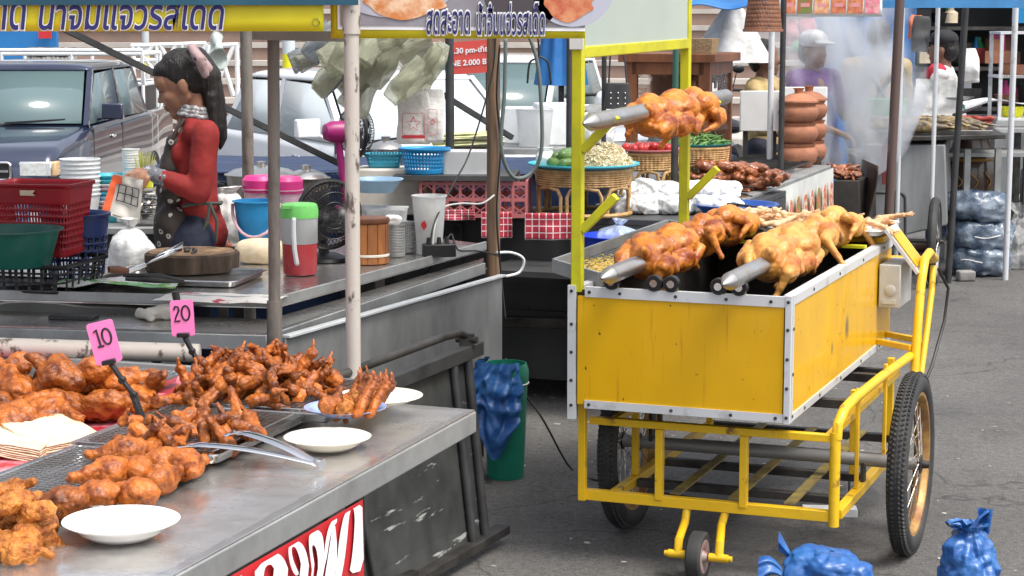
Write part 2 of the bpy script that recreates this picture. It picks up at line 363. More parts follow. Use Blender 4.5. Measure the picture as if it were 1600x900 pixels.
def gingham():
    m = bpy.data.materials.new('gingham'); m.use_nodes = True; N = m.node_tree.nodes; L = m.node_tree.links; b = N['Principled BSDF']
    tc = N.new('ShaderNodeTexCoord'); sp = N.new('ShaderNodeSeparateXYZ'); L.new(tc.outputs['Generated'], sp.inputs[0]); outs = []
    for ax, fr in ((0, 7), (2, 4)):
        a = N.new('ShaderNodeMath'); a.operation = 'MULTIPLY'; a.inputs[1].default_value = fr; L.new(sp.outputs[ax], a.inputs[0])
        f = N.new('ShaderNodeMath'); f.operation = 'FRACT'; L.new(a.outputs[0], f.inputs[0])
        g = N.new('ShaderNodeMath'); g.operation = 'LESS_THAN'; g.inputs[1].default_value = .13; L.new(f.outputs[0], g.inputs[0]); outs.append(g.outputs[0])
    mxm = N.new('ShaderNodeMath'); mxm.operation = 'MAXIMUM'; L.new(outs[0], mxm.inputs[0]); L.new(outs[1], mxm.inputs[1])
    mx = N.new('ShaderNodeMix'); mx.data_type = 'RGBA'; mx.inputs[6].default_value = (.36, .02, .04, 1); mx.inputs[7].default_value = (.7, .6, .6, 1)
    L.new(mxm.outputs[0], mx.inputs[0]); L.new(mx.outputs[2], b.inputs['Base Color']); b.inputs['Roughness'].default_value = .6; return m
M_gingham = gingham()
# ------------------------------------------------------------------ ground and far side of the street
def ground_z(x, y):
    y0 = 12.2 + 4.6 * min(1, max(0, (x + 1.0) / 2.5)); t = min(1, max(0, (y - y0) / 3.2)); return -.30 * t * t * (3 - 2 * t)
def gfn(u, v):
    y = -30 + 230 * v ** 1.6; x = (u - .5) * (60 + 2.2 * max(y, 0)); return Vector((x, y, ground_z(x, y)))
def axis(vals): return vals
xs = [-260, -120, -60, -30, -18, -12, -9, -7, -5, -3, -1, 1, 3, 5, 7, 9, 12, 18, 30, 60, 120, 260]
ys = [-60, -20, -8, -2, 2, 4, 6, 8, 10, 11, 12, 12.5, 13, 13.5, 14, 14.5, 15, 15.5, 16, 16.5, 17, 17.6, 18.2, 18.8, 19.4, 20, 21, 26, 40, 80, 160, 400]
g = MB(); n = len(xs)
g.add([(x, y, ground_z(x, y)) for y in ys for x in xs], [(j * n + i, j * n + i + 1, (j + 1) * n + i + 1, (j + 1) * n + i) for j in range(len(ys) - 1) for i in range(n - 1)])
obj('ground', g, M_asphalt, kind='structure', loc=(0, 0, 0), smooth=180)
# pale concrete street beyond the market, on the lower ground
r = MB(); r.span((-60, 21.5, -.34), (60, 30.5, -.294)); obj('road', r, M_conc, kind='structure', loc=(0, 0, 0))
r = MB(); r.span((-60, 30.5, -.34), (60, 32.9, -.16)); obj('pavement', r, M_stepl, kind='structure', loc=(0, 0, 0), bevel=.02)

# terrace of red and pale steps
t = thing('concrete_steps', 'broad flight of red and pale concrete steps across the street behind the stalls', 'steps', (0, 33, -.28))
for k in range(9):
    z0 = -.28 + k * .30; y0 = 33 + k * .6
    a = MB(); a.span((-34, y0, -.28), (30, y0 + (.6 if k < 8 else 2.5), z0 + .21)); obj('riser', a, M_step, t, world=True)
    a = MB(); a.span((-34, y0 - .05, z0 + .213), (30, y0 + (.6 if k < 8 else 2.5), z0 + .30)); obj('tread', a, M_stepl, t, world=True)
# building over the steps
t = thing('street_building', 'long pale building standing behind the flight of steps', 'building', (0, 42, 0))
a = MB(); a.span((-40, 41, 0), (40, 48, 9)); obj('wall', a, M_conc, t, world=True)
for k in range(14):
    a = MB(); x = -36 + k * 5.2; a.span((x, 40.9, 3.2), (x + 3.2, 41.05, 5.2)); f = obj('window', a, M_alu, t, world=True)
    b_ = MB(); b_.span((x + .12, 40.86, 3.32), (x + 3.08, 40.9, 5.08)); obj('pane', b_, M_carglass, f, world=True)
# blue hoarding and low stone wall, left
hd = W.pix(-160, 40, y=31); 
t = MB(); t.span((P(-60, 60, y=31).x, 31, -.3), (P(88, 60, y=31).x, 31.15, 2.6)); obj('hoarding', t, mat('hoarding_blue', (.015, .16, .42), .5, col2=(.012, .12, .33), vs=1), label='blue painted hoarding with a small red notice beyond the pickup', cat='hoarding')
a = MB(); p0 = P(60, 48, y=30.9); p1 = P(80, 60, y=30.9); a.span((p0.x, 30.9, p1.z), (p1.x, 30.93, p0.z)); obj('notice', a, M_redvinyl, label='small red notice fixed to the blue hoarding', cat='notice')
a = MB(); p0 = P(48, 74, y=29.8); p1 = P(112, 92, y=29.8)
for i in range(16):
    for j in range(4):
        x = p0.x + (p1.x - p0.x) * (i + (.5 if j % 2 else 0)) / 16; z = p1.z - .3 + (p0.z - p1.z + .3) * j / 4
        a.ball((x + random.uniform(-.02, .02), 29.8, z + .05), (random.uniform(.03, .05) * 1.4, .12, random.uniform(.05, .075)), None, 8, 6)
a.span((p0.x - .05, 29.8, -.4), (p1.x + .05, 29.95, p0.z)); obj('stone_wall', a, M_stone, label='low rubble stone wall between the blue hoarding and the steps', cat='wall')
# ------------------------------------------------------------------ the yellow roasting cart
u21, v21 = Vector((math.cos(R(21)), -math.sin(R(21)), 0)), Vector((math.sin(R(21)), math.cos(R(21)), 0))
CO = u21 * -2.037 + v21 * 5.83
C = Fr(CO, -21)
BW, BL, ZB, ZT = .70, 1.68, .525, .90
def paint_panel():
    """yellow sheet with dark drips and scorched spots of its own"""
    m = mat('stained_yellow_sheet', (.76, .44, .006), .30, 0, coat=.2)
    N = m.node_tree.nodes; L = m.node_tree.links; b = N['Principled BSDF']; tc = N.new('ShaderNodeTexCoord')
    def noise_(scale, st, d=3):
        mp = N.new('ShaderNodeMapping'); mp.inputs['Scale'].default_value = st; L.new(tc.outputs['Object'], mp.inputs[0])
        n = N.new('ShaderNodeTexNoise'); n.inputs['Scale'].default_value = scale; n.inputs['Detail'].default_value = d; L.new(mp.outputs[0], n.inputs['Vector']); return n.outputs[0]
    def rng(v, a, c, lo=0., hi=1.):
        x = N.new('ShaderNodeMapRange'); x.inputs[1].default_value = a; x.inputs[2].default_value = c; x.inputs[3].default_value = lo; x.inputs[4].default_value = hi
        L.new(v, x.inputs[0]); return x.outputs[0]
    def mix(f, a, c):
        x = N.new('ShaderNodeMix'); x.data_type = 'RGBA'; L.new(f, x.inputs[0])
        for k, v in ((6, a), (7, c)):
            if hasattr(v, 'links'): L.new(v, x.inputs[k])
            else: x.inputs[k].default_value = v
        return x.outputs[2]
    c = mix(rng(noise_(1.6, (1, 1, 1), 5), .35, .65), (.70, .395, .006, 1), (.62, .335, .005, 1))
    c = mix(rng(noise_(6, (9, 9, .5), 5), .60, .70, 0, .55), c, (.40, .19, .01, 1)); c = mix(rng(noise_(9, (11, 11, .35), 3), .70, .73, 0, .8), c, (.13, .055, .012, 1))
    c = mix(rng(noise_(48, (1, 1, .7), 2), .70, .74, 0, .9), c, (.06, .03, .012, 1))
    for (x, y, z, sx, sz) in ((.70, .86, .68, .030, .040), (.70, .62, .645, .015, .022)):
        mp = N.new('ShaderNodeMapping'); mp.inputs['Location'].default_value = (0, -y / sx, -z / sz); mp.inputs['Scale'].default_value = (.001, 1 / sx, 1 / sz)
        L.new(tc.outputs['Object'], mp.inputs[0])
        ln = N.new('ShaderNodeVectorMath'); ln.operation = 'LENGTH'; L.new(mp.outputs[0], ln.inputs[0])
        c = mix(rng(ln.outputs['Value'], .5, 1.3, .85, 0), c, (.10, .085, .06, 1))
    L.new(c, b.inputs['Base Color'])
    nb = noise_(3, (1, 1, 1), 2); bp = N.new('ShaderNodeBump'); bp.inputs['Strength'].default_value = .25; bp.inputs['Distance'].default_value = .03
    L.new(nb, bp.inputs['Height']); L.new(bp.outputs[0], b.inputs['Normal']); return m
M_ysheet = paint_panel()
cart = thing('food_cart', 'bright yellow roasting pushcart with whole chickens on spits over its open box', 'pushcart', CO, -21)
for nm, a, b_ in (('front_panel', (.02, 0, ZB), (BW - .02, .012, ZT - .03)), ('side_panel', (BW - .012, .02, ZB), (BW, BL, ZT - .03)),
                  ('side_panel', (0, .02, ZB), (.012, BL, ZT - .03)), ('rear_panel', (.02, BL - .012, ZB), (BW - .02, BL, ZT - .03))):
    m = MB(); m.span(a, b_); obj(nm, m, M_ysheet, cart)
m = MB(); m.span((.014, .014, ZT - .03), (.03, BL - .014, ZT)); m.mi = 0
m = MB()
m.span((.014, .015, ZB + .02), (.024, BL - .015, ZT - .01)); m.span((BW - .024, .015, ZB + .02), (BW - .014, BL - .015, ZT - .01))
m.span((.026, .015, ZB + .02), (BW - .026, .024, ZT - .012)); m.span((.026, BL - .024, ZB + .02), (BW - .026, BL - .015, ZT - .012))
m.span((.026, .026, ZB + .02), (BW - .026, BL - .026, ZB + .10)); obj('fire_box', m, M_soot, cart)
# charcoal bed inside
m = MB()
for i in range(150):
    c_ = Vector((random.uniform(.06, BW - .06), random.uniform(.05, BL - .08), ZB + .11 + random.uniform(0, .02)))
    m.box(c_, [random.uniform(.02, .06) for _ in range(3)], Euler([random.uniform(0, 3) for _ in range(3)]).to_matrix())
q = obj('charcoal_bed', m, M_soot, cart); q['kind'] = 'stuff'
def screws(m, pts, n, r=.0055):
    n = Vector(n); q = Vector((0, 0, 1)).rotation_difference(n).to_matrix()
    for p in pts: m.lathe([(r, 0), (r, .002), (r * .5, .0035), (1e-4, .0035)], p, 8, q, mi=1)
def trim(nm, a, b_, sc, n):
    m = MB(); m.span(a, b_, 0); screws(m, sc, n); return obj(nm, m, [M_alu, M_darksteel], cart)
trim('edge_trim', (.045, -.004, ZT - .032), (BW - .016, .014, ZT), [(x, -.004, ZT - .016) for x in (.06, .16, .34, .50, .64)], (0, -1, 0))
trim('edge_trim', (.045, -.004, ZB - .012), (BW - .016, .013, ZB + .014), [(x, -.004, ZB + .001) for x in (.06, .33, .52, .66)], (0, -1, 0))
trim('corner_trim', (-.012, -.004, ZB - .05), (.014, .016, ZT + .002), [(.001, -.004, z) for z in (.52, .60, .69, .78, .885)], (0, -1, 0))
trim('corner_trim', (BW - .015, -.006, ZB - .015), (BW + .003, .014, ZT + .003), [(BW - .006, -.006, z) for z in (.53, .62, .71, .80, .885)], (0, -1, 0))
trim('corner_trim', (BW - .003, .015, ZB - .014), (BW + .005, .032, ZT + .002), [(BW + .005, .023, z) for z in (.53, .66, .80)], (1, 0, 0))
trim('edge_trim', (BW - .03, .033, ZT - .028), (BW + .004, BL, ZT), [(BW + .004, y, ZT - .014) for y in (.3, .7, 1.1, 1.5)], (1, 0, 0))
trim('edge_trim', (BW - .012, .033, ZB - .013), (BW + .004, BL, ZB + .010), [(BW + .004, y, ZB - .001) for y in (.2, .42, .75, 1.1, 1.45)], (1, 0, 0))
trim('edge_trim', (0, .033, ZT - .028), (.03, BL, ZT), [], (1, 0, 0))
trim('edge_trim', (.032, BL - .016, ZT - .028), (BW - .032, BL + .002, ZT), [], (1, 0, 0))
m = MB(); m.span((.03, 1.50, ZT + .002), (BW + .002, BL + .06, ZT + .022)); obj('rear_shelf', m, M_yellow, cart, bevel=.003)
m = MB(); m.span((.03, 1.30, ZT + .002), (BW - .03, 1.34, ZT + .012)); obj('rack_bar', m, M_ygreen, cart)
# lower frame
FW = .83; FB, FT = .21, .455
def bars(nm, mt, segs, wd=.030, ht=.030, bev=.002):
    m = MB(); [m.bar(a, b_, wd, ht) for a, b_ in segs]; return obj(nm, m, mt, cart, bevel=bev)
bars('front_rail', M_yframe, [((.006, .10, FB), (FW, .10, FB))], .03, .034)
bars('front_rail', M_yframe, [((.03, .10, FT), (FW - .01, .10, FT))], .026, .024)
bars('side_rail', M_yframe, [((FW, .13, FB), (FW, 1.30, FB))]); bars('side_rail', M_yframe, [((.105, .12, FB), (.105, 1.30, FB))])
bars('side_rail', M_yframe, [((FW - .03, .12, FT), (FW - .03, 1.3, FT))], .022, .022); bars('side_rail', M_yframe, [((.105, .12, FT), (.105, 1.3, FT))], .022, .022)
bars('rear_rail', M_darksteel, [((.09, 1.3, FB), (FW, 1.3, FB))]); bars('rear_rail', M_darksteel, [((.12, 1.3, FT), (FW - .045, 1.3, FT))], .022, .022)
for x in (.265, .54): bars('upright', M_yframe, [((x, .094, FB + .005), (x, .094, FT - .012))], .028, .024)
bars('upright', M_yframe, [((.012, .078, FB - .016), (.012, .078, ZB + .0))], .024, .024)
m = MB(); m.tube([(FW - .004, .093, FB - .03), (FW - .004, .093, FT + .02)], .017, 12); obj('upright', m, M_yframe, cart)
for y in (.42, .9): bars('upright', M_yframe, [((FW, y, FB + .016), (FW, y, FT + .10))], .018, .012)
for y in (.62, 1.28): bars('upright', M_yframe, [((FW - .05, y, FB + .016), (FW - .05, y, ZB - .014))], .026, .024)
for y in (.35, 1.28): bars('upright', M_yframe, [((.105, y, FB + .016), (.105, y, ZB - .001))], .022, .022)
for y in (.33, .66, .98): bars('floor_bar', M_darksteel, [((.12, y, FB - .004), (FW - .016, y, FB - .004))], .034, .026)
for x in (.31, .50, .68): bars('floor_slat', mat('worn_yellow_slat', (.30, .22, .05), .55, col2=(.12, .10, .05), vs=18), [((x, .118, FB + .022), (x, 1.28, FB + .022))], .034, .006, 0)
for y in (.5, 1.0): bars('cross_bar', M_darksteel, [((.12, y, FT + .03), (FW - .05, y, FT + .03))], .03, .03)
m = MB(); m.tube([(.0, .535, .297), (1.02, .535, .297)], .022, 12); obj('axle', m, mat('grey_axle', (.30, .30, .29), .5, .5), cart)
for a_, b_ in (((.105, .535, .30), (.105, .535, FT)), ((FW, .535, FB), (FW, .535, .30))): bars('axle_hanger', M_darksteel, [(a_, b_)], .04, .012)
# handle tubing
hx = FW + .012
m = MB(); m.tube([(hx - .012, .093, FT), (hx - .01, .095, FT + .045), (hx, .14, FT + .085), (hx, .3, FT + .09), (hx, .8, FT + .08), (hx, 1.34, FT + .06)], .0165, 12); obj('handle_tube', m, M_yframe, cart)
m = MB(); m.tube([(hx + .02, 1.30, FT - .0), (hx + .02, 1.34, .62), (hx + .02, 1.39, .77), (hx + .02, 1.46, .855), (hx + .02, 1.56, .868), (hx + .02, 1.68, .83), (hx - .03, 1.74, .815), (.62, 1.75, .81), (.60, 1.72, .81), (.60, 1.685, .81)], .0165, 12); obj('push_handle', m, M_yframe, cart)
m = MB(); m.tube([(hx + .02, 1.44, FT - .03), (hx + .02, 1.55, .58), (hx + .02, 1.64, .72), (hx + .015, 1.69, .80)], .012, 10); obj('handle_brace', m, M_yframe, cart)
for y in (1.42, 1.60): bars('handle_bracket', M_yframe, [((BW, y, ZB + .02), (hx + .004, y - .1, ZB + .02))], .022, .022)
m = MB(); m.tube([(hx + .045, 1.62, .80), (hx + .075, 1.68, .72), (hx + .07, 1.64, .60), (hx + .05, 1.5, .45), (hx + .02, 1.2, .30), (FW - .01, .75, .19)], .006, 6); obj('power_cable', m, M_wire, cart)
# wheels
def wheel(nm, parent, c, R_, tw, hub=.03, spokes=36, rimm=M_rust, deg=0, tread=True):
    c = Vector(c); rot = Matrix.Rotation(R(90), 3, 'Y'); w_ = obj_empty(nm, parent, c, deg)
    m = MB(); pr = []
    for k in range(15):
        a = 2 * math.pi * k / 14; pr.append((R_ - tw * .62 + tw * .62 * math.cos(a), tw * .56 * math.sin(a)))
    m.lathe(pr, (0, 0, 0), 72, rot)
    if tread:
        nb_ = int(2 * math.pi * R_ / .017)
        for k in range(nb_):
            a = 2 * math.pi * k / nb_
            for s_, zz, tilt in ((-1, -.36, .5), (-.5, -.16, -.6), (.5, .16, .6), (1, .36, -.5)):
                x = zz * tw; ca = math.sqrt(max(0, 1 - (x / (tw * .56)) ** 2)); rr = R_ - tw * .62 + tw * .62 * ca
                a2 = a + (.5 * 2 * math.pi / nb_ if abs(s_) < 1 else 0)
                p = Vector((x, rr * math.cos(a2), rr * math.sin(a2)))
                m.box(p, (tw * .17, .0065, .0085), Matrix.Rotation(a2 - math.pi / 2, 3, 'X') @ Matrix.Rotation(-s_ * .5, 3, 'Y') @ Matrix.Rotation(tilt, 3, 'Z'))
    obj('tyre', m, M_rubber, w_)
    ri = R_ - tw * 1.22
    m = MB(); m.lathe([(ri, -tw * .38), (ri + .012, -tw * .40), (ri + .014, -tw * .3), (ri - .004, -tw * .12), (ri - .004, tw * .12), (ri + .014, tw * .3), (ri + .012, tw * .40), (ri, tw * .38), (ri - .012, tw * .12), (ri - .012, -tw * .12), (ri, -tw * .38)], (0, 0, 0), 64, rot); obj('rim', m, rimm, w_)
    m = MB()
    for k in range(spokes):
        s_ = 1 if k % 2 else -1; a = 2 * math.pi * k / spokes; off = R(52) * (1 if (k // 2) % 2 else -1); a0 = a + off
        m.tube([(s_ * hub, .026 * math.cos(a0), .026 * math.sin(a0)), (0, (ri - .006) * math.cos(a), (ri - .006) * math.sin(a))], .0017, 5, False)
    obj('spokes', m, M_spoke, w_)
    m = MB(); m.lathe([(1e-4, -.055), (.012, -.055), (.012, -hub - .006), (.031, -hub - .004), (.031, -hub + .004), (.018, -hub + .006), (.018, hub - .006), (.031, hub - .004), (.031, hub + .004), (.014, hub + .008), (.012, .06), (1e-4, .06)], (0, 0, 0), 18, rot); obj('hub', m, M_darksteel, w_)
    return w_
def obj_empty(nm, parent, loc, deg=0):
    o = bpy.data.objects.new(nm, None); COL.objects.link(o); o.location = loc; o.rotation_euler = (0, 0, R(deg)); o.empty_display_size = .1
    if parent is not None: o.parent = parent; WM[o.name] = WM[parent.name] @ Matrix.Translation(Vector(loc)) @ rot_z(deg)
    else: WM[o.name] = Matrix.Translation(Vector(loc)) @ rot_z(deg)
    return o
wheel('wheel', cart, (.985, .535, .297), .297, .060); wheel('wheel', cart, (.03, .535, .297), .297, .060)
# front castor
cs = obj_empty('castor', cart, (.43, -.03, .078)); rotY = Matrix.Rotation(R(90), 3, 'Y')
m = MB(); m.lathe([(.052, -.021), (.070, -.024), (.077, -.018), (.078, 0), (.077, .018), (.070, .024), (.052, .021)], (0, 0, 0), 40, rotY); obj('tyre', m, M_rubber, cs)
m = MB(); m.lathe([(.053, -.022), (.053, -.014), (.02, -.010), (.02, .010), (.053, .014), (.053, .022), (.048, .022), (.02, .016), (.014, .03), (1e-4, .03)], (0, 0, 0), 32, rotY); obj('rim', m, mat('red_rim', (.20, .03, .03), .5, col2=(.35, .33, .30), vs=12), cs)
for s_, top in ((-1, .355), (1, .47)):
    m = MB(); x = .43 + s_ * (.066); m.tube([(top + (.01 if s_ > 0 else .0), .10, FB - .02), (top + .002 * s_, .085, FB - .06), (x, -.02, .12), (x, -.03, .078)], .0135, 12)
    m.tube([(x - .03, -.03, .078), (x + .03, -.03, .078)], .0135, 12); m.tube([(x + s_ * .028, -.03, .078), (x + s_ * .042, -.03, .078)], .009, 10); obj('fork', m, M_yframe, cart)
# rollers on the front and rear rims
def roller(x, y, z):
    r_ = obj_empty('roller', cart, (x, y, z))
    m = MB(); rx = Matrix.Rotation(R(90), 3, 'X')
    m.lathe([(.006, -.014), (.024, -.014), (.026, -.010), (.026, .010), (.024, .014), (.006, .014)], (0, 0, 0), 22, rx); obj('wheel', m, M_pblack, r_)
    m = MB(); m.lathe([(1e-4, -.020), (.006, -.020), (.006, -.014), (.012, -.0145), (.012, .016), (1e-4, .016)], (0, 0, 0), 14, rx); obj('bolt', m, M_chrome, r_)
    m = MB(); m.span((-.012, .017, -.04), (.016, .021, .012)); obj('bracket', m, M_ygreen, r_)
for x in (.135, .27, .325, .475, .54):
    roller(x, .004 if x != .135 else -.006, ZT + .022); roller(x, 1.36, ZT + .03)
# switch box, open lid
m = MB(); m.span((BW + .006, 1.40, .675), (BW + .085, 1.64, .835)); q = obj('switch_box', m, M_pgrey, cart, bevel=.004)
m = MB(); m.lathe([(.02, 0), (.02, .004), (.014, .006), (1e-4, .006)], (BW + .05, 1.40, .74), 16, Matrix.Rotation(R(90), 3, 'X')); m.span((BW + .02, 1.394, .69), (BW + .07, 1.40, .705)); obj('socket', m, M_pgrey, q, world=False)
m = MB(); a = C.pix(1386, 402, x=BW + .0); 
m.box((BW + .085, 1.50, .885), (.012, .20, .20), Matrix.Rotation(R(-38), 3, 'Y'), 0); m.box((BW + .094, 1.492, .890), (.004, .15, .15), Matrix.Rotation(R(-38), 3, 'Y'), 1); obj('lid', m, [M_alu, M_yellow], cart)
# sign board over the cart
PX, PY2 = .012, 1.22
def post(y, zt): 
    m = MB(); m.bar((PX, y, ZT - .02), (PX, y, zt), .034, .034, (0, 1, 0)); return obj('sign_post', m, M_ygreen, cart, bevel=.003)
post(.02, 2.45); post(PY2, 2.45)
def z_at(px_, py_, y): return C.pix(px_, py_, y=y).z
zl, zr = C.pix(915, 82, y=.02).z, C.pix(1092, 68, y=PY2).z
for a_, b_ in ((zl, zr), (2.4, 2.4)):
    m = MB(); m.bar((PX, .04, a_), (PX, PY2 - .017, b_), .034, .036); obj('sign_rail', m, M_ygreen, cart, bevel=.003)
m = MB(); m.span((PX - .012, .04, zl + .018), (PX + .010, PY2 - .018, 2.38)); obj('sign_board', m, mat('sign_white', (.40, .46, .41), .35, col2=(.36, .415, .375), vs=2), cart)
m = MB(); m.span((PX - .022, -.002, zl + .01), (PX + .022, .0025, 2.45)); obj('board_edge', m, M_white, cart)
for (py_, zz) in ((.02, 1.325), (.02, 1.075), (PY2, 1.325), (PY2, 1.075)):
    m = MB(); m.bar((PX + .016, py_ - .0, zz), (PX + .125, py_, zz + .11), .026, .030, (0, 1, 0)); obj('spit_bracket', m, M_ygreen, cart, bevel=.002)
# ------------------------------------------------------------------ shared builders
def rrect(w_, l_, r, n=5):
    out = []
    for cx, cy, a0 in ((w_ / 2 - r, l_ / 2 - r, 0), (-w_ / 2 + r, l_ / 2 - r, 90), (-w_ / 2 + r, -l_ / 2 + r, 180), (w_ / 2 - r, -l_ / 2 + r, 270)):
        for k in range(n + 1):
            a = R(a0 + 90 * k / n); out.append((cx + r * math.cos(a), cy + r * math.sin(a)))
    return out
def loft(levels, mi=None, cap0=True, cap1=False):
    """levels: list of (outline, z), equal point counts"""
    m = MB(); n = len(levels[0][0]); vs = [Vector((x, y, z)) for o_, z in levels for x, y in o_]
    fs = [(i * n + j, i * n + (j + 1) % n, (i + 1) * n + (j + 1) % n, (i + 1) * n + j) for i in range(len(levels) - 1) for j in range(n)]
    if cap0: fs.append(tuple(range(n - 1, -1, -1)))
    if cap1: fs.append(tuple(range((len(levels) - 1) * n, len(levels) * n)))
    return m.add(vs, fs, mi)
def tray_mb(w_, l_, h=.025, r=.03):
    t = .0015; lv = [(rrect(w_ - .03, l_ - .03, r), 0), (rrect(w_ - .02, l_ - .02, r), h - .003), (rrect(w_, l_, r + .005), h), (rrect(w_ + .002, l_ + .002, r + .006), h - .004),
         (rrect(w_ - .004, l_ - .004, r + .004), h - .003), (rrect(w_ - .022, l_ - .022, r), h - .005), (rrect(w_ - .033, l_ - .033, r), t), ]
    m = loft(lv, cap0=True, cap1=True); return m
def rack_mb(w_, l_, z=.024, p=.019):
    m = MB(); n = int(w_ / p); k = int(l_ / p)
    for i in range(n + 1): m.box((-w_ / 2 + w_ * i / n, 0, z), (.0026, l_, .0022))
    for j in range(k + 1): m.box((0, -l_ / 2 + l_ * j / k, z + .0016), (w_, .0026, .0022))
    m.tube([(x, y, z) for x, y in rrect(w_, l_, .01, 3)], .0025, 6, closed=True)
    for a, b_ in ((1, 1), (1, -1), (-1, 1), (-1, -1)): m.tube([(a * (w_ / 2 - .02), b_ * (l_ / 2 - .02), z), (a * (w_ / 2 - .02), b_ * (l_ / 2 - .02), .003)], .002, 5)
    return m
def plate_mb(r, h=.032, foot=.55, sx=1):
    return MB().lathe([(1e-4, .006), (r * foot, .006), (r * .72, h * .5), (r * .80, h * .78), (r * .985, h), (r, h * .98), (r * .99, h * .92), (r * .82, h * .66), (r * .74, h * .40), (r * foot * 1.03, .001), (r * foot * .9, 0), (1e-4, .001)], (0, 0, 0), 56, sx=sx)
def tub_mb(r0, r1, h, t=.003, lip=.008, n=40, sx=1, sy=1, exp=None):
    pr = [(1e-4, 0), (r0 * .96, 0), (r0, .004), (r1, h - .006), (r1 + lip, h - .004), (r1 + lip, h), (r1 - t, h), (r0 - t, .006), (1e-4, .006)]
    return MB().lathe(pr, (0, 0, 0), n, sx=sx, sy=sy)
def slotted(outline, h, taper, rows, every, solid_rows, thick, lip, t=.0025, base=True, cols=None):
    """basket wall with punched slots: outline(n) -> points; taper = bottom scale"""
    m = MB(); n = len(outline); zs = []
    for i in range(rows): zs += [i, i + thick]
    zs.append(rows); zs = [h * z / rows for z in zs]; k = len(zs); vs = []
    for z in zs:
        s_ = taper + (1 - taper) * z / h; vs += [Vector((x * s_, y * s_, z)) for x, y in outline]
    fs = []
    for i in range(k - 1):
        slot_row = (i % 2 == 1) and (i // 2 >= solid_rows[0]) and (i // 2 < rows - solid_rows[1])
        for j in range(n):
            if slot_row and every(j, i // 2): continue
            fs.append((i * n + j, i * n + (j + 1) % n, (i + 1) * n + (j + 1) % n, (i + 1) * n + j))
    m.add(vs, fs)
    if base: m.add([Vector((x * taper, y * taper, 0)) for x, y in outline], [tuple(range(n - 1, -1, -1))])
    a = [Vector((x, y, h)) for x, y in outline]; b_ = [Vector((x * (1 + lip), y * (1 + lip), h)) for x, y in outline]; c_ = [Vector((x * (1 + lip), y * (1 + lip), h - .012)) for x, y in outline]
    m.add(a + b_ + c_, [(j, (j + 1) % n, n + (j + 1) % n, n + j) for j in range(n)] + [(n + j, n + (j + 1) % n, 2 * n + (j + 1) % n, 2 * n + j) for j in range(n)])
    return m
def subdiv_outline(pts, step):
    out = []
    for i, p in enumerate(pts):
        q = pts[(i + 1) % len(pts)]; d = math.hypot(q[0] - p[0], q[1] - p[1]); k = max(1, round(d / step))
        out += [(p[0] + (q[0] - p[0]) * j / k, p[1] + (q[1] - p[1]) * j / k) for j in range(k)]
    return out
def circ(r, n, sy=1): return [(r * math.cos(2 * math.pi * k / n), r * math.sin(2 * math.pi * k / n) * sy) for k in range(n)]
def crumpled_sheet(fn, nu, nv, amp, sc, seed=0):
    m = MB()
    def g(u, v):
        p = Vector(fn(u, v)); return p + Vector((noise.noise(p * sc + Vector((seed, 0, 0))), noise.noise(p * sc + Vector((0, seed + 9, 0))), noise.noise(p * sc + Vector((0, 0, seed + 4))))) * amp
    return m.grid(g, nu, nv)
def bag_mb(rx, ry, h, seed=0, neck=.18, crease=.03, sc=9, n=56, k=40, knot=True, top=1.25, flat=.12):
    """a filled plastic bag: sagging body, pinched neck, flared crumpled top"""
    m = MB()
    def f(u, v):
        a = 2 * math.pi * u
        if v < .7:
            t = v / .7; rr = (max(1e-3, 1 - abs(1 - t * 2.0) ** 3.2)) ** .42 if t < .5 else (1 - ((t - .5) / .5) ** 2.4) * (1 - neck) + neck
            z = h * (.5 - .5 * math.cos(math.pi * min(1, t * .98))) if t > flat else h * .002
            z = h * t ** 1.15
            if t < .06: rr = t / .06 * .78
            elif t < .5: rr = .78 + .22 * math.sin((t - .06) / .44 * math.pi / 2)
        else:
            t = (v - .7) / .3; rr = neck + t * .34; z = h * (1 + (top - 1) * t)
        fold = 1 + .10 * math.sin(a * 7 + seed) * max(0, v - .35) + .05 * math.sin(a * 13 + seed * 2) * v
        fold *= 1 - .16 * max(0, v - .22) * abs(math.sin(a * 9 + 4 * noise.noise(Vector((math.cos(a) * 1.5, math.sin(a) * 1.5, v * 3 + seed))))) ** .6
        p = Vector((rx * rr * math.cos(a) * fold, ry * rr * math.sin(a) * fold, z))
        s_ = Vector((seed, seed * 1.7, seed * .3))
        d = noise.fractal(p * sc + s_, 1, 2, 4) * crease * min(1, v * 8)
        rid = (abs(noise.noise(p * sc * 1.6 + s_ * 2)) - .2) * crease * .8 * min(1, v * 8)
        n_ = Vector((math.cos(a), math.sin(a), .2)); q = p + n_ * (d + rid)
        q.z = max(q.z + noise.noise(p * sc + s_ * 3) * crease * .5 * min(1, v * 8), 0.001); return q
    return m.grid(f, n, k, wrap=True)
def pillow_bag_mb(rx, ry, h, seed=0, crease=.02, sc=9, n=48, k=24):
    m = MB()
    def f(u, v):
        a = 2 * math.pi * u; b_ = math.pi * (v - .5); cb = math.cos(b_) ** .6 if math.cos(b_) > 0 else 0
        ex = 2.6; ca, sa = math.cos(a), math.sin(a); q_ = (abs(ca) ** ex + abs(sa) ** ex) ** (-1 / ex)
        p = Vector((rx * cb * ca * q_, ry * cb * sa * q_, h / 2 + h / 2 * math.copysign(abs(math.sin(b_)) ** .8, b_)))
        s_ = Vector((seed, seed * 1.3, seed * .7)); d = noise.fractal(p * sc + s_, 1, 2, 4) * crease + (abs(noise.noise(p * sc * 1.7 + s_)) - .2) * crease
        q = p + Vector((ca, sa, .5 * math.sin(b_))) * d; q.z = max(q.z, .001); return q
    return m.grid(f, n, k, wrap=True)
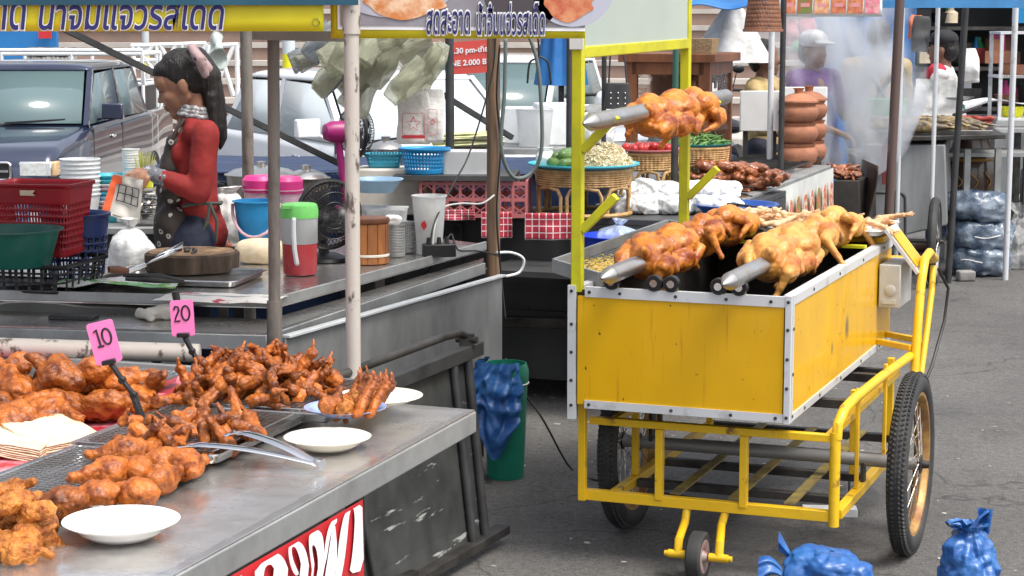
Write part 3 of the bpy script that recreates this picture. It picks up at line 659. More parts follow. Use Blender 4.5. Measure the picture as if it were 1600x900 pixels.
def hanging_bag_mb(w_, d_, h, seed=0, amp=.012, sc=14, pinch=.35):
    """thin bag hanging from its handles: flat, narrowed at top, rumpled"""
    m = MB()
    def f(u, v):
        a = 2 * math.pi * u; t = v; wd = w_ / 2 * (pinch + (1 - pinch) * min(1, t * 3.2) ** .7); dp = d_ / 2 * (.25 + .75 * math.sin(min(1, t * 1.1) * math.pi * .75))
        if t > .97: wd *= .9; dp *= .2
        p = Vector((wd * math.copysign(abs(math.cos(a)) ** .7, math.cos(a)), dp * math.sin(a), -h * t)); s_ = Vector((seed, seed * 2.1, seed * .4))
        return p + Vector((noise.noise(p * sc + s_), noise.noise(p * sc + s_ * 2) * 1.4, noise.noise(p * sc + s_ * 3) * .6)) * amp
    return m.grid(f, 36, 26, wrap=True)

# ---- chickens and pieces of chicken (a few shapes each, copied)
def whole_chicken(seed):
    rd = random.Random(seed); j = lambda a: rd.uniform(-a, a); P_ = []
    P_.append(('e', (0, 0, 0), (.078, .108, .080), (0, 0, j(8))))
    for s_ in (-1, 1):
        P_.append(('e', (s_ * .030, .022, .040), (.050, .078, .050), (j(8), 0, s_ * 8)))                 # breast
        P_.append(('e', (s_ * .074, -.040, -.012), (.034, .060, .050), (26 + j(10), 0, s_ * -18)))          # thigh
        kx, ky, kz = s_ * (.074 + j(.008)), -.100 + j(.012), -.008 + j(.02)
        P_.append(('c', (s_ * .080, -.070, -.01), .032, (kx, ky, kz), .023))
        fx, fy, fz = (s_ * (.070 + j(.02)), -.118 + j(.03), -.115 + j(.02)) if rd.random() < .7 else (s_ * .04, -.172, -.02 + j(.02))
        P_.append(('c', (kx, ky, kz), .020, (fx, fy, fz), .0095)); P_.append(('e', (fx, fy, fz), (.013, .014, .013)))
        w1 = (s_ * (.084 + j(.005)), .058, .024 + j(.01)); w2 = (s_ * (.104 + j(.006)), .004 + j(.01), -.014); w3 = (s_ * .094, .066, -.040 + j(.01))
        P_.append(('c', w1, .021, w2, .0165)); P_.append(('c', w2, .0155, w3, .0125)); P_.append(('c', w3, .011, (s_ * .078, .088, -.062), .006))
    P_.append(('c', (0, .095, .010), .040, (j(.01), .126, -.006), .030)); P_.append(('c', (0, -.098, .032), .028, (0, -.130, .052), .012))
    return blob(P_, .0046, 1, .0026, 30, seed, 'roast_chicken', .0012, 85)
def drumstick(seed):
    rd = random.Random(seed); j = lambda a: rd.uniform(-a, a)
    return blob([('e', (-.004, 0, .0), (.044, .037 + j(.004), .035), (0, j(10), j(10))), ('e', (-.024, j(.008), .006), (.028, .026, .022)), ('c', (.022, 0, 0), .026, (.072, j(.008), j(.006)), .0105), ('e', (.080, j(.008), 0), (.013, .015, .012))], .0032, 1, .0046, 44, seed, 'drumstick', .0015, 150)
def thigh(seed, s=1.):
    rd = random.Random(seed); j = lambda a: rd.uniform(-a, a); P_ = [('e', (0, 0, 0), (.056 * s, .042 * s, .030 * s))]
    for k in range(5):
        a = rd.uniform(0, 6.28); P_.append(('e', (.036 * s * math.cos(a), .028 * s * math.sin(a), j(.012)), (rd.uniform(.018, .03) * s,) * 3))
    P_.append(('c', (.03 * s, 0, 0), .018 * s, (.085 * s, j(.03), j(.012)), .011 * s))
    return blob(P_, .0036 * max(1, s), 1, .0062 * s, 40 / s, seed, 'thigh_piece', .0018, 130)
def wing(seed):
    rd = random.Random(seed); j = lambda a: rd.uniform(-a, a); k = seed % 3
    if k == 0:      # flat mid wing
        P_ = [('c', (-.045, 0, 0), .0125, (.035, j(.008), 0), .0105), ('c', (-.045, .014, .002), .009, (.035, .012, 0), .008), ('e', (-.048, .007, 0), (.016, .017, .013)), ('e', (.038, .006, 0), (.013, .014, .011)), ('c', (.038, .006, 0), .008, (.062, .02 + j(.01), .004), .003)]
    elif k == 1:    # drumette
        P_ = [('e', (-.02, 0, 0), (.03, .019, .017)), ('c', (-.01, 0, 0), .015, (.04, j(.01), 0), .008), ('e', (.044, j(.006), 0), (.011, .012, .010))]
    else:           # whole wing folded in a V
        P_ = [('c', (-.04, -.012, 0), .016, (.012, .018, .004), .011), ('c', (.012, .018, .004), .013, (.045, -.018, 0), .010), ('c', (.045, -.018, 0), .009, (.070, .006, .006), .003), ('e', (-.044, -.014, 0), (.017, .016, .014))]
    return blob(P_, .0028, 1, .0036, 60, seed, 'wing_piece', .0014, 170)
# ------------------------------------------------------------------ spits and whole chickens on the cart
CH = [whole_chicken(s) for s in (3, 8, 14, 21, 33)]
CHP = []
for me in CH:
    p_ = me.copy(); me.materials.append(M_roast); p_.materials.append(M_roastp); CHP.append(p_)
def spit(x, y0, y1, z, label, slope=0):
    m = MB(); r = .0275; rx = Matrix.Rotation(R(-90), 3, 'X')
    m.lathe([(1e-4, 0), (.006, .004), (r * .93, .072), (r, .078), (r * .96, .081), (r, .084), (r, y1 - y0), (1e-4, y1 - y0)], (0, 0, 0), 24, Matrix.Rotation(R(-90), 3, 'X'))
    if slope: m.tf(Matrix.Rotation(slope, 4, 'X'))
    return obj('roasting_spit', m, mat('spit_steel', (.56, .56, .55), .3, 1., col2=(.36, .33, .29), vs=7, vd=7, rough2=.5), label=label, cat='spit', group='steel roasting spits', loc=C.w(x, y0, z), deg=-21)
spit(.165, -.20, 1.55, .957, 'pointed steel spit on rollers along the left of the cart box, threading browned chickens')
spit(.545, -.21, 1.55, .958, 'pointed steel spit on rollers along the right of the cart box, threading pale chickens')
zt0 = C.pix(893, 205, y=-.15).z; xt0 = .115
spit(.112, -.22, 1.42, zt0 + .028, 'topmost pointed steel spit held on the slanted brackets under the white sign', .010)
def chick(px_, py_, x, i, roll, label, pal=False, z=None, yaw=0, sc=1.):
    p = C.pix(px_, py_, x=x); y = p.y
    return obj('roast_chicken', (CHP if pal else CH)[i], [], label=label, cat='roast chicken', group='whole chickens roasting on the spits', loc=C.w(x, y, z), deg=-21), roll, yaw, sc
def setrot(t, flip=0):
    o, roll, yaw, sc = t; o.rotation_euler = (Matrix.Rotation(R(-21 + yaw), 3, 'Z') @ Matrix.Rotation(R(roll), 3, 'Y')).to_euler(); o.scale = (sc * .88, sc, sc * .88)
zs = .957
for px_, i, roll, yaw, sc, lb in ((1012, 0, 12, 6, 1.0, 'plump browned chicken nearest the tip of the left spit, loose skin beside the steel rod'), (1050, 1, 22, -8, 1.0, 'dark reddish chicken second from the tip of the left spit'),
                          (1094, 2, -35, 5, 1.0, 'third chicken from the tip of the left spit, legs hanging into the fire box'), (1136, 3, 20, 172, 1.02, 'golden chicken at the far end of the left spit, beside the tray of feet')):
    setrot(chick(px_, 395, .165, i, roll, lb, False, zs + .006, yaw, sc))
for px_, i, roll, yaw, sc, lb in ((1204, 4, 10, 8, 1.04, 'pale roast chicken nearest the tip of the right spit'), (1238, 2, 32, -6, 1.03, 'pale chicken second from the tip of the right spit'),
                          (1268, 1, -30, 4, 1.03, 'pale golden chicken third from the tip of the right spit'), (1300, 0, 25, 176, 1.06, 'pale chicken at the far end of the right spit, next to the white tray')):
    setrot(chick(px_, 398, .545, i, roll, lb, True, zs + .006, yaw, sc))
for px_, i, roll, yaw, sc, lb in ((1018, 3, 15, 5, .95, 'amber roast chicken at the front of the topmost spit, one wing stretched forward'), (1053, 0, 24, -10, .98, 'roast chicken in the middle of the topmost spit'),
                          (1090, 4, -20, 180, .98, 'dark roast chicken at the far end of the topmost spit by the rear sign post')):
    setrot(chick(px_, 188, .112, i, roll, lb, False, zt0 + .012, yaw, sc))
# mesh warming tray leaning on the left rim
pa, pb, pc, pd = C.pix(865, 405, x=-.155), C.pix(1045, 343, x=-.155), C.pix(1068, 372, x=.03), C.pix(908, 447, x=.03)
pa = Vector((-.15, .25, .928)); pb = Vector((-.15, 1.56, .930)); pc = Vector((.05, 1.50, .908)); pd = Vector((.05, .12, .908))
lt = thing('wire_tray', 'galvanised wire mesh tray with yellow crumbs leaning on the left rim of the cart', 'tray', C.w(-.05, .7, .9), -21)
def L4(u, v, h=0): 
    p = pa.lerp(pb, v).lerp(pd.lerp(pc, v), u); return C.w(*p) + Vector((0, 0, h))
m = MB(); e = [L4(0, 0), L4(0, 1), L4(1, 1), L4(1, 0)]
for k in range(4): m.bar(e[k], e[(k + 1) % 4], .012, .045)
obj('rim', m, M_galv, lt, world=True)
m = MB()
for k in range(47): m.bar(L4(.02, (k + .5) / 47, -.012), L4(.98, (k + .5) / 47, -.012), .0022, .0022)
for k in range(12): m.bar(L4((k + .5) / 12, .01, -.009), L4((k + .5) / 12, .99, -.009), .0022, .0022)
obj('mesh', m, M_galv, lt, world=True)
m = MB(); m.quad(L4(.02, .01, -.019), L4(.02, .99, -.019), L4(.98, .99, -.019), L4(.98, .01, -.019)); obj('base', m, mat('greasy_sheet', (.36, .36, .35), .5, .6, col2=(.16, .15, .13), vs=7), lt, world=True)
m = MB(); rd = random.Random(4)
for k in range(420):
    u_, v_ = min(.93, max(.1, rd.gauss(.55, .2))), min(.93, max(.05, rd.choice((rd.gauss(.22, .09), rd.gauss(.62, .14)))))
    c_ = L4(u_, v_, -.008); m.box(c_, (rd.uniform(.004, .010), rd.uniform(.008, .03), .004), Euler((rd.uniform(-.3, .3), rd.uniform(-.3, .3), rd.uniform(0, 3))).to_matrix())
q = obj('crumbs', m, mat('yellow_crumb', (.62, .45, .12), .7), lt, world=True); q['kind'] = 'stuff'
# white tray of raw feet and pieces behind the spits
tz = ZT + .034
o = obj('tray', tray_mb(.40, .62, .022), [M_ceramic], label='white tray heaped with pale chicken feet laid across the rear of the yellow cart', cat='tray', loc=C.w(.40, 1.62, tz), deg=-21 - 90)
FEET = []
for s_ in range(4):
    rd = random.Random(90 + s_); PF = [('c', (-.05, 0, 0), .011, (.03, rd.uniform(-.008, .008), 0), .009), ('e', (-.055, 0, 0), (.015, .014, .012)), ('e', (.034, 0, 0), (.014, .014, .009))]
    for a in (-38, -8, 24): PF.append(('c', (.034, 0, 0), .007, (.034 + .04 * math.cos(R(a)), .04 * math.sin(R(a)), rd.uniform(-.004, .008)), .0038))
    PF.append(('c', (.03, 0, 0), .006, (.012, .02, .004), .004)); me = blob(PF, .0028, 1, .0015, 70, s_, 'chicken_foot'); me.materials.append(M_raw); FEET.append(me)
rd = random.Random(11)
for k in range(54):
    x, y = rd.uniform(.06, .70), rd.uniform(1.42, 1.72); o = obj('poultry_claw', FEET[k % 4], [], label='pale chicken foot in the heap on the white tray at the rear of the cart', cat='chicken foot', group='chicken feet on the white tray', loc=C.w(x, y, tz + .014 + rd.uniform(0, .04)))
    o.rotation_euler = (rd.uniform(-.5, .5), rd.uniform(-.35, .35), rd.gauss(-.15, .6))
# ------------------------------------------------------------------ front stall: fried chicken on a steel table
FO = Vector((-.099, 5.204, 0)); T1 = Fr(FO, -19); TZ = .70
st = thing('stall_table', 'stainless steel stall table covered with trays of fried chicken in the foreground', 'table', FO, -19)
out = [(0, 0), (-.60, .03), (-.62, .27), (-2.5, .27), (-2.5, -2.4), (0, -2.4)]
m = MB(); m.prism(out[::-1], TZ - .004, TZ); obj('table_top', m, M_steel, st, bevel=.0015)
m = MB(); m.span((-.006, -2.4, TZ - .062), (.003, .004, TZ - .0045)); obj('front_edge', m, M_galv, st, bevel=.004)
m = MB(); m.span((-.60, .0, TZ - .062), (-.008, .008, TZ - .0045)); obj('rear_edge', m, M_galv, st, bevel=.003)
m = MB(); m.span((-2.5, .255, TZ - .03), (-.62, .275, TZ + .016)); obj('rear_rim', m, M_galv, st, bevel=.003)
for x, y in ((-.30, -.12), (-.30, -2.2), (-2.3, -2.2), (-2.3, .1)):
    m = MB(); m.span((x - .02, y - .02, 0), (x + .02, y + .02, TZ - .005)); obj('leg', m, M_black, st)
# clear sheet lying rumpled over the steel
m = crumpled_sheet(lambda a, b_: T1.w(-.012 - .42 * a, -2.3 + 2.24 * b_, TZ + .006), 40, 190, .0052, 17, 5)
obj('plastic_sheet', m, mat('clear_sheet', (.9, .88, .85), .07, alpha=.07, spec=1., bump=.6, bs=34, bdist=.01, stretch=(1, .35, 1)), label='thin clear plastic sheet lying rumpled on the steel along the table front', cat='plastic sheet', smooth=180)
# black stand under the table, splashed with white
T = [P(737, 537, y=6.35), None]; T[1] = Vector((-.437, 5.70, .712)); d_ = (T[0] - T[1]); T[1] = T[0] - d_ * 3.6; T[1].z = .62
B0 = P(766, 838, z=.05); db = (P(766, 838, z=.05) - P(690, 882, z=.05)); B1 = B0 - db * 6.5
def splashed():
    m = mat('splashed_black', (.020, .022, .023), .45, 0, col2=(.05, .052, .05), vs=6, vd=8)
    N = m.node_tree.nodes; L = m.node_tree.links; b = N['Principled BSDF']; tc = N.new('ShaderNodeTexCoord')
    prev = b.inputs['Base Color'].links[0].from_socket
    mp = N.new('ShaderNodeMapping'); mp.inputs['Rotation'].default_value = (R(38), 0, 0); mp.inputs['Scale'].default_value = (4, 4, 26); L.new(tc.outputs['Object'], mp.inputs[0])
    for sc_, st_, lo in ((1.1, True, .615), (34, False, .72)):
        n = N.new('ShaderNodeTexNoise'); n.inputs['Scale'].default_value = sc_; n.inputs['Detail'].default_value = 6; n.inputs['Roughness'].default_value = .62; L.new(mp.outputs[0] if st_ else tc.outputs['Object'], n.inputs['Vector'])
        r_ = N.new('ShaderNodeMapRange'); r_.inputs[1].default_value = lo; r_.inputs[2].default_value = lo + .05; r_.inputs[4].default_value = .8; L.new(n.outputs[0], r_.inputs[0])
        x = N.new('ShaderNodeMix'); x.data_type = 'RGBA'; x.inputs[7].default_value = (.36, .37, .35, 1); L.new(r_.outputs[0], x.inputs[0]); L.new(prev, x.inputs[6]); prev = x.outputs[2]
    L.new(prev, b.inputs['Base Color']); return m
M_splash = splashed()
sd_ = thing('folding_stand', 'black steel folding stand splashed white, standing under the edge of the steel table', 'stand', (B0 + B1) / 2 * 1.0, 0)
q_ = lambda t, h: B0.lerp(B1, t).lerp(T[0].lerp(T[1], t), h)
inw = Vector((-.93, .36, 0)) * .012
m = MB(); m.add([q_(0, .02) + inw, q_(1, .02) + inw, q_(1, .97) + inw, q_(0, .97) + inw, q_(0, .02) + inw * 1.6, q_(1, .02) + inw * 1.6, q_(1, .97) + inw * 1.6, q_(0, .97) + inw * 1.6], [(0, 1, 2, 3), (7, 6, 5, 4), (0, 4, 5, 1), (1, 5, 6, 2), (2, 6, 7, 3), (3, 7, 4, 0)]); obj('panel', m, M_splash, sd_, world=True)
for t, wd in ((.015, .028), (.055, .026), (.33, .020), (.405, .026), (.66, .02), (.73, .02)):
    m = MB(); m.tube([q_(t, .02), q_(t, .96)], wd * .55, 10); obj('upright', m, M_black, sd_, world=True)
m = MB(); m.bar(q_(-.02, .965), q_(1, .965), .035, .045); obj('top_rail', m, M_black, sd_, world=True, bevel=.003)
m = MB(); m.bar(q_(-.045, .0), q_(1, .0), .05, .03); obj('bottom_rail', m, M_darksteel, sd_, world=True, bevel=.003)
m = MB(); m.bar(q_(.24, .035) - inw, q_(1, .035) - inw, .03, .035); obj('bottom_angle', m, M_darksteel, sd_, world=True, bevel=.003)
m = MB(); a = q_(.01, 1.0); m.tube([q_(.0, 1.03) , q_(.03, 1.075), q_(.07, 1.085), q_(.4, 1.09), q_(.62, 1.05)], .013, 10); obj('folded_bar', m, M_darksteel, sd_, world=True)
m = MB(); m.box(q_(.012, 1.03), (.05, .03, .04)); m.tube([q_(.012, 1.03) - inw * 3, q_(.012, 1.03) + inw * 3], .012, 10); obj('hinge', m, M_darksteel, sd_, world=True)
# red vinyl with white script hanging from the table lip
def bp(px_, py_, x=.006): return T1.pix(px_, py_, x=x)
ya = bp(567, 767).y; m = MB()
m.grid(lambda a, b_: T1.w(.006 + wavy((a * 3, b_ * 2, 0), .004, 1.3, 2), ya - 1.55 * a, .10 + (TZ - .064 - .10) * b_), 40, 12)
ban = obj('vinyl_banner', m, M_redvinyl, label='red vinyl banner with flowing white script hanging under the lip of the steel table', cat='banner', smooth=180)
# the script: letter shapes that lie on the banner, read off at the banner's own plane
SHP = ("900,388 968,402 972,560 980,860 880,888 900,780 915,620 919,500 910,440 896,418", "900,388 862,440 835,540 815,650 806,740 800,905 826,905 845,820 856,740 868,640 878,520 894,420",
       "800,505 770,525 745,570 728,640 715,730 705,800 690,860 682,905 702,905 718,830 735,760 748,660 768,590 790,548 798,545", "786,552 765,600 752,690 738,780 722,905 795,905 798,800 800,690 792,610",
       "650,588 625,600 611,640 612,700 622,780 632,860 634,905 655,905 648,820 635,740 632,700 645,690 662,720 672,790 672,850 662,905 690,905 700,840 712,740 712,680 700,620 680,595",
       "515,658 490,672 474,710 476,770 492,840 515,890 535,898 545,880 530,850 508,800 497,750 495,715 508,700 525,712 545,760 558,820 566,905 617,905 612,830 600,760 580,705 550,668",
       "370,738 330,755 300,800 275,840 250,868 290,905 310,890 315,850 335,825 360,822 378,850 388,905 485,905 472,850 448,790 415,752", "105,828 160,795 185,905 130,905")
m = MB()
for k, sh_ in enumerate(SHP):
    pts = [tuple(float(c) for c in q.split(',')) for q in sh_.split()]; pp = []
    for i, q in enumerate(pts):                     # round the corners
        a_, c_ = pts[i - 1], pts[(i + 1) % len(pts)]
        if q[1] >= 900: pp.append((q[0] - 40, q[1] + 230)); continue
        pp += [(q[0] * .75 + a_[0] * .25, q[1] * .75 + a_[1] * .25), (q[0] * .75 + c_[0] * .25, q[1] * .75 + c_[1] * .25)] if max(a_[1], c_[1]) < 900 else [q]
    vs_ = [];
    for x_, y_ in pp:
        q = bp(340 + x_ / 4.285, 690 + y_ / 4.285, x=.0125 + .0006 * k); vs_.append(T1.w(q.x, min(q.y, ya - .003), min(q.z, TZ - .068)))
    m.add(vs_, [tuple(range(len(vs_)))])
obj('script', m, M_whiteink, ban, world=True, smooth=None)
# posts of the canopy
def pole(pxb, pyb, yb, pxt, r, mt, label, zbot=0., ztop=2.45, sleeves=(), dx=0):
    p = P(pxb, pyb, y=yb); t = P(pxt, 20, y=yb); x0 = p.x + (t.x - p.x) * (zbot - p.z) / (t.z - p.z); x1 = p.x + (t.x - p.x) * (ztop - p.z) / (t.z - p.z)
    o = thing('canopy_pole', label, 'pole', (x0, yb, zbot))
    m = MB(); m.tube([(x0 + (x1 - x0) * k / 12, yb, zbot + (ztop - zbot) * k / 12) for k in range(13)], r, 16); obj('pole', m, mt, o, world=True)
    for z0, z1, rr in sleeves:
        f = lambda z: x0 + (x1 - x0) * (z - zbot) / (ztop - zbot)
        m = MB(); m.tube([(f(z0), yb, z0), (f(z1), yb, z1)], rr, 16); obj('sleeve', m, mt, o, world=True)
    return o
pole(552, 560, 5.66, 549, .0215, M_post, 'pale paint-chipped tube pole standing behind the heap of fried wings', sleeves=((P(549, 53, y=5.66).z, 2.4, .0255), (0, P(552, 588, y=5.66).z + .0, .026)))
pole(429, 500, 6.03, 427, .0185, M_post2, 'worn grey tube pole at the front corner of the middle table', sleeves=((P(429, 553, y=6.03).z, P(428, 470, y=6.03).z, .0235),))
pole(388, 300, 8.35, 384, .025, M_post2, 'dark weathered pole standing between the cook and the aluminium pots', sleeves=())
pole(771, 400, 8.08, 771, .027, M_postw, 'brown wooden pole with cables at the far right corner of the middle table', sleeves=())
m = MB(); a, b_ = P(-70, 540, y=5.93), P(312, 552, y=5.93); m.tube([a, b_], .029, 16, False); m.tube([b_, b_ + Vector((.001, 0, 0))], [.029, .018], 16, False); m.tube([b_ + Vector((.002, 0, 0)), b_ - Vector((.3, 0, 0))], .022, 16)
obj('steel_pipe', m, M_post, label='cream chipped steel pipe lying level below the middle table front edge', cat='pipe')
for px_ in (-40, 210):
    q = P(px_, 556, y=5.95); m = MB(); m.span((q.x - .015, 5.94, 0), (q.x + .015, 5.97, q.z - .02)); obj('pipe_trestle', m, M_darksteel, label='dark upright under the cream pipe, %s' % ('left one' if px_ < 0 else 'right one'), cat='trestle')

# ---- red cloth, trays, racks
def onT(x, y, h=0): return T1.w(x, y, TZ + h)
m = crumpled_sheet(lambda a, b_: onT(-2.3 + 1.62 * a, -1.9 + 2.12 * b_, .004), 60, 60, .004, 7, 3)
obj('red_cloth', m, mat('red_print', (.48, .03, .05), .35, col2=(.72, .30, .34), vs=9, vd=5, lo=.5, hi=.66), label='red patterned plastic cloth under the fried chicken trays', cat='tablecloth', smooth=180)
TR = [('A', -1.22, -.22, .66, .55, .016, 'steel tray of large dark fried chicken quarters by the 10 price card'), ('F', -1.14, -.78, .42, .40, .012, 'steel tray behind the cream bags at the left edge with two fried pieces'),
      ('E', -.455, -.15, .42, .48, .020, 'steel tray under the tall heap of fried wings and two plates'), ('D', -.52, -.60, .40, .55, .012, 'steel tray of scattered fried wings beneath the open tongs'),
      ('B', -.51, -1.115, .38, .51, .010, 'steel tray with a wire rack of glossy fried drumsticks'), ('C', -.585, -1.665, .40, .52, .010, 'steel tray of pale battered pieces at the lower left corner')]
TRAY = {}
for k, x, y, w_, l_, h, lb in TR:
    TRAY[k] = (x, y, w_, l_, h); o = obj('tray', tray_mb(w_, l_), [M_tray], label=lb, cat='tray', loc=onT(x, y, h), deg=-19 + {'A': 0, 'E': 2, 'D': 1, 'B': -1, 'C': 1, 'F': -3}[k])
    if k in 'ABDEF': obj('wire_rack', rack_mb(w_ - .05, l_ - .05), [M_tray], label='wire cooling rack in the tray ' + {'A': 'of large dark quarters by the 10 card', 'F': 'behind the cream bags at the left', 'E': 'under the tall wing heap', 'D': 'of scattered wings beneath the tongs', 'B': 'of glossy drumsticks'}[k], cat='rack', loc=onT(x, y, h + .003), deg=o.rotation_euler.z * 180 / math.pi)
for x, y, h, k in ((-.455, -.15, .0, 'E'),):
    m = MB(); m.span((-.19, -.22, 0), (.19, .22, .019)); obj('cutting_sheet', m, M_tray, label='flat steel sheet lying under the wing tray', cat='steel sheet', loc=onT(x, y, .0), deg=-19)
DR = [drumstick(s) for s in range(5)]; TH = [thigh(s, 1.25) for s in range(5)]; TL = [thigh(s + 9, .8) for s in range(4)]; WG = [wing(s) for s in range(9)]
for me in DR + TH + WG: me.materials.append(M_fried)
for me in TL: me.materials.append(M_friedl)
def piece(lst, i, nm, x, y, h, rot, label, cat, group, sc=1):
    o = obj(nm, lst[i % len(lst)], [], label=label, cat=cat, group=group, loc=onT(x, y, h)); o.rotation_euler = [R(a) for a in rot]; o.scale = (sc,) * 3; return o
rd = random.Random(5)
# A: big quarters in two layers
for px_, py_, i, rz, h in ((18, 640, 0, 40, .04), (62, 640, 1, 170, .04), (110, 638, 2, 80, .04), (160, 640, 3, 20, .04), (205, 632, 4, -30, .04), (30, 612, 2, 120, .08), (85, 605, 3, 60, .085), (130, 602, 0, 200, .085), (180, 606, 1, 10, .08), (150, 585, 4, 90, .12), (222, 612, 2, -60, .06), (15, 590, 1, 300, .10), (100, 592, 4, 150, .115), (-30, 620, 3, 70, .06)):
    p = T1.pix(px_, py_, z=TZ + h); piece(TH, i, 'fried_quarter', p.x, p.y, h + .01, (rd.uniform(-35, 35), rd.uniform(-25, 25), rz), 'large dark fried chicken quarter heaped on the tray by the 10 price card', 'fried chicken', 'fried quarters behind the 10 price card', 1.0)
for px_, py_, i, rz, lb in ((10, 662, 1, 20, 'fried quarter at the left edge behind the cream bags'), (72, 648, 3, -20, 'long fried quarter just behind the cream bags, its bone end pointing left')):
    p = T1.pix(px_, py_, z=TZ + .05); piece(TH, i, 'fried_quarter', p.x, p.y, .055, (10, 0, rz), lb, 'fried chicken', None, 1.05)
# B: drumsticks
for px_, py_, i, rz, h, tl in ((168, 738, 0, 215, .066, 14), (150, 776, 1, 188, .046, 0), (212, 772, 2, 150, .046, 4), (214, 738, 3, 110, .058, 0), (196, 706, 4, 200, .055, 15), (252, 748, 1, 70, .046, 0), (262, 722, 0, 20, .05, 0), (290, 726, 2, 290, .048, 0), (100, 786, 3, 175, .042, 0)):
    p = T1.pix(px_, py_, z=TZ + h); piece(DR, i, 'fried_drumstick', p.x, p.y, h, (tl, 0, rz), 'glossy brown fried drumstick in the group on the wire rack behind the near white plate', 'drumstick', 'fried drumsticks on the wire rack', 1.04)
# C: battered pieces
for k, (px_, py_, h, rz) in enumerate(((15, 768, .09, 0), (8, 800, .06, 50), (40, 805, .06, 100), (55, 800, .08, 150), (18, 825, .04, 200), (62, 830, .035, 20), (40, 842, .035, 70), (8, 852, .03, 110), (70, 812, .05, 250), (-20, 790, .08, 10), (-25, 840, .04, 80), (25, 785, .10, 40), (30, 858, .03, 10))):
    p = T1.pix(px_, py_, z=TZ + h); piece(TL, k, 'battered_piece', p.x, p.y, h, (rd.uniform(-40, 40), rd.uniform(-40, 40), rz), 'pale golden battered piece heaped on the tray in the lower left corner', 'fried chicken', 'battered pieces at the lower left', .88)
# D: scattered wings
for k in range(26):
    px_, py_ = rd.uniform(205, 400), 0; py_ = 690 - (px_ - 205) * .13 + rd.uniform(-22, 14); h = rd.uniform(.035, .06)
    p = T1.pix(px_, py_, z=TZ + h); piece(WG, k, 'fried_wing', p.x, p.y, h, (rd.uniform(-40, 40), rd.uniform(-60, 40), rd.uniform(0, 360)), 'fried wing scattered on the tray beneath the open tongs', 'fried wing', 'fried wings beneath the tongs', 1.15)
# E: tall heap
n = 0
while n < 118:
    a, b_ = rd.gauss(0, .6), rd.gauss(0, .5); q = a * a + b_ * b_
    if q > 1: continue
    hm = .098 * (1 - q) ** .8 + .010; x, y = -.545 + a * .215, -.20 + b_ * .24; h = hm * rd.uniform(.65, 1.0) if n > 34 else hm * rd.uniform(.2, .7)
    piece(WG, n, 'fried_wing', x, y, .035 + h, (rd.uniform(-50, 50), rd.uniform(-70, 25), rd.uniform(0, 360)), 'fried wing in the tall heap on the tray behind the blue plate', 'fried wing', 'fried wings in the tall heap', rd.uniform(.95, 1.2)); n += 1
# ---- plates
def plate(px_, py_, h, r, mt, lb, nm='plate', hh=.034, tilt=0, sx=1, foot=.55):
    p = T1.pix(px_, py_, z=TZ + h); o = obj(nm, plate_mb(r, hh, foot, sx), mt, label=lb, cat='plate', loc=onT(p.x, p.y, h), deg=-19); return p
plate(190, 838, .006, .118, M_ceramic, 'empty white plate at the front edge of the table, nearest the camera', hh=.036)
plate(512, 700, .006, .106, M_cream, 'empty white plate between the tongs and the far table corner', hh=.030)
pb_ = plate(540, 648, .045, .105, mat('pale_blue_plate', (.30, .42, .72), .15, coat=.4), 'pale blue plate holding a few brown chicken joints', hh=.022)
pw_ = plate(592, 630, .043, .115, M_cream, 'cream oval plate of stacked wing tips at the tray corner', hh=.022)
for k in range(9):
    px_, py_ = rd.uniform(508, 568), rd.uniform(625, 640); h = .062 + rd.uniform(0, .03); p = T1.pix(px_, py_, z=TZ + h)
    piece(TL if k % 2 else DR, k, 'chicken_joint', p.x, p.y, h, (rd.uniform(-60, 60), rd.uniform(-60, 60), rd.uniform(0, 360)), 'small brown chicken joint on the pale blue plate', 'chicken joint', 'joints on the blue plate', .62)
for k in range(14):
    px_ = 556 + k * 3.4; py_ = 612 + (k % 3) * 4; h = .075 + rd.uniform(0, .03); p = T1.pix(px_, py_, z=TZ + h)
    piece(WG, k * 3, 'wing_tip', p.x, p.y, h, (rd.uniform(-15, 15), rd.uniform(-65, -40), rd.uniform(20, 60)), 'slim fried wing tip leaning in the stack on the cream plate', 'wing tip', 'wing tips on the cream plate', 1.0)
# ---- tongs: two arms from a spring hinge, scalloped tips
tg = thing('tongs', 'open stainless steel tongs lying across the wing tray and the table', 'tongs', onT(-.14, -.78, .02), -19)
hp = T1.pix(497, 726, z=TZ + .02); 
def arm(nm, tip, tipw):
    a = T1.w(*hp); b_ = T1.w(*T1.pix(*tip[:2], z=TZ + tip[2])); d = (b_ - a); mm = MB(); L_ = d.length; d.normalize(); s_ = d.cross(Vector((0, 0, 1))).normalized(); k = 28
    def f(u, v):
        t = v; wd = .017 + .004 * math.sin(t * 3) if t < .82 else .017 + (t - .82) / .18 * tipw
        x = (u - .5) * 2; z = .006 * (1 - x * x) * (1 if t < .85 else .4) + .012 * math.sin(t * math.pi)
        if t > .93: z += .004 * math.cos(x * 9)
        return a + d * (L_ * t) + s_ * (x * wd) + Vector((0, 0, z - .008 * max(0, t - .9) * 10))
    mm.grid(f, 10, k); return obj(nm, mm, M_chrome, tg, world=True, smooth=180, solid=.0014)
arm('arm', (272, 694, .055), .012); arm('arm', (362, 672, .075), .018)
m = MB(); a = T1.w(*hp); m.tube([a + Vector((.0, 0, -.012)), a + Vector((0, 0, .014))], .010, 12); m.box(a + Vector((.004, .0, 0)), (.012, .034, .022), rot_z(-19).to_3x3()); obj('hinge', m, M_chrome, tg, world=True)
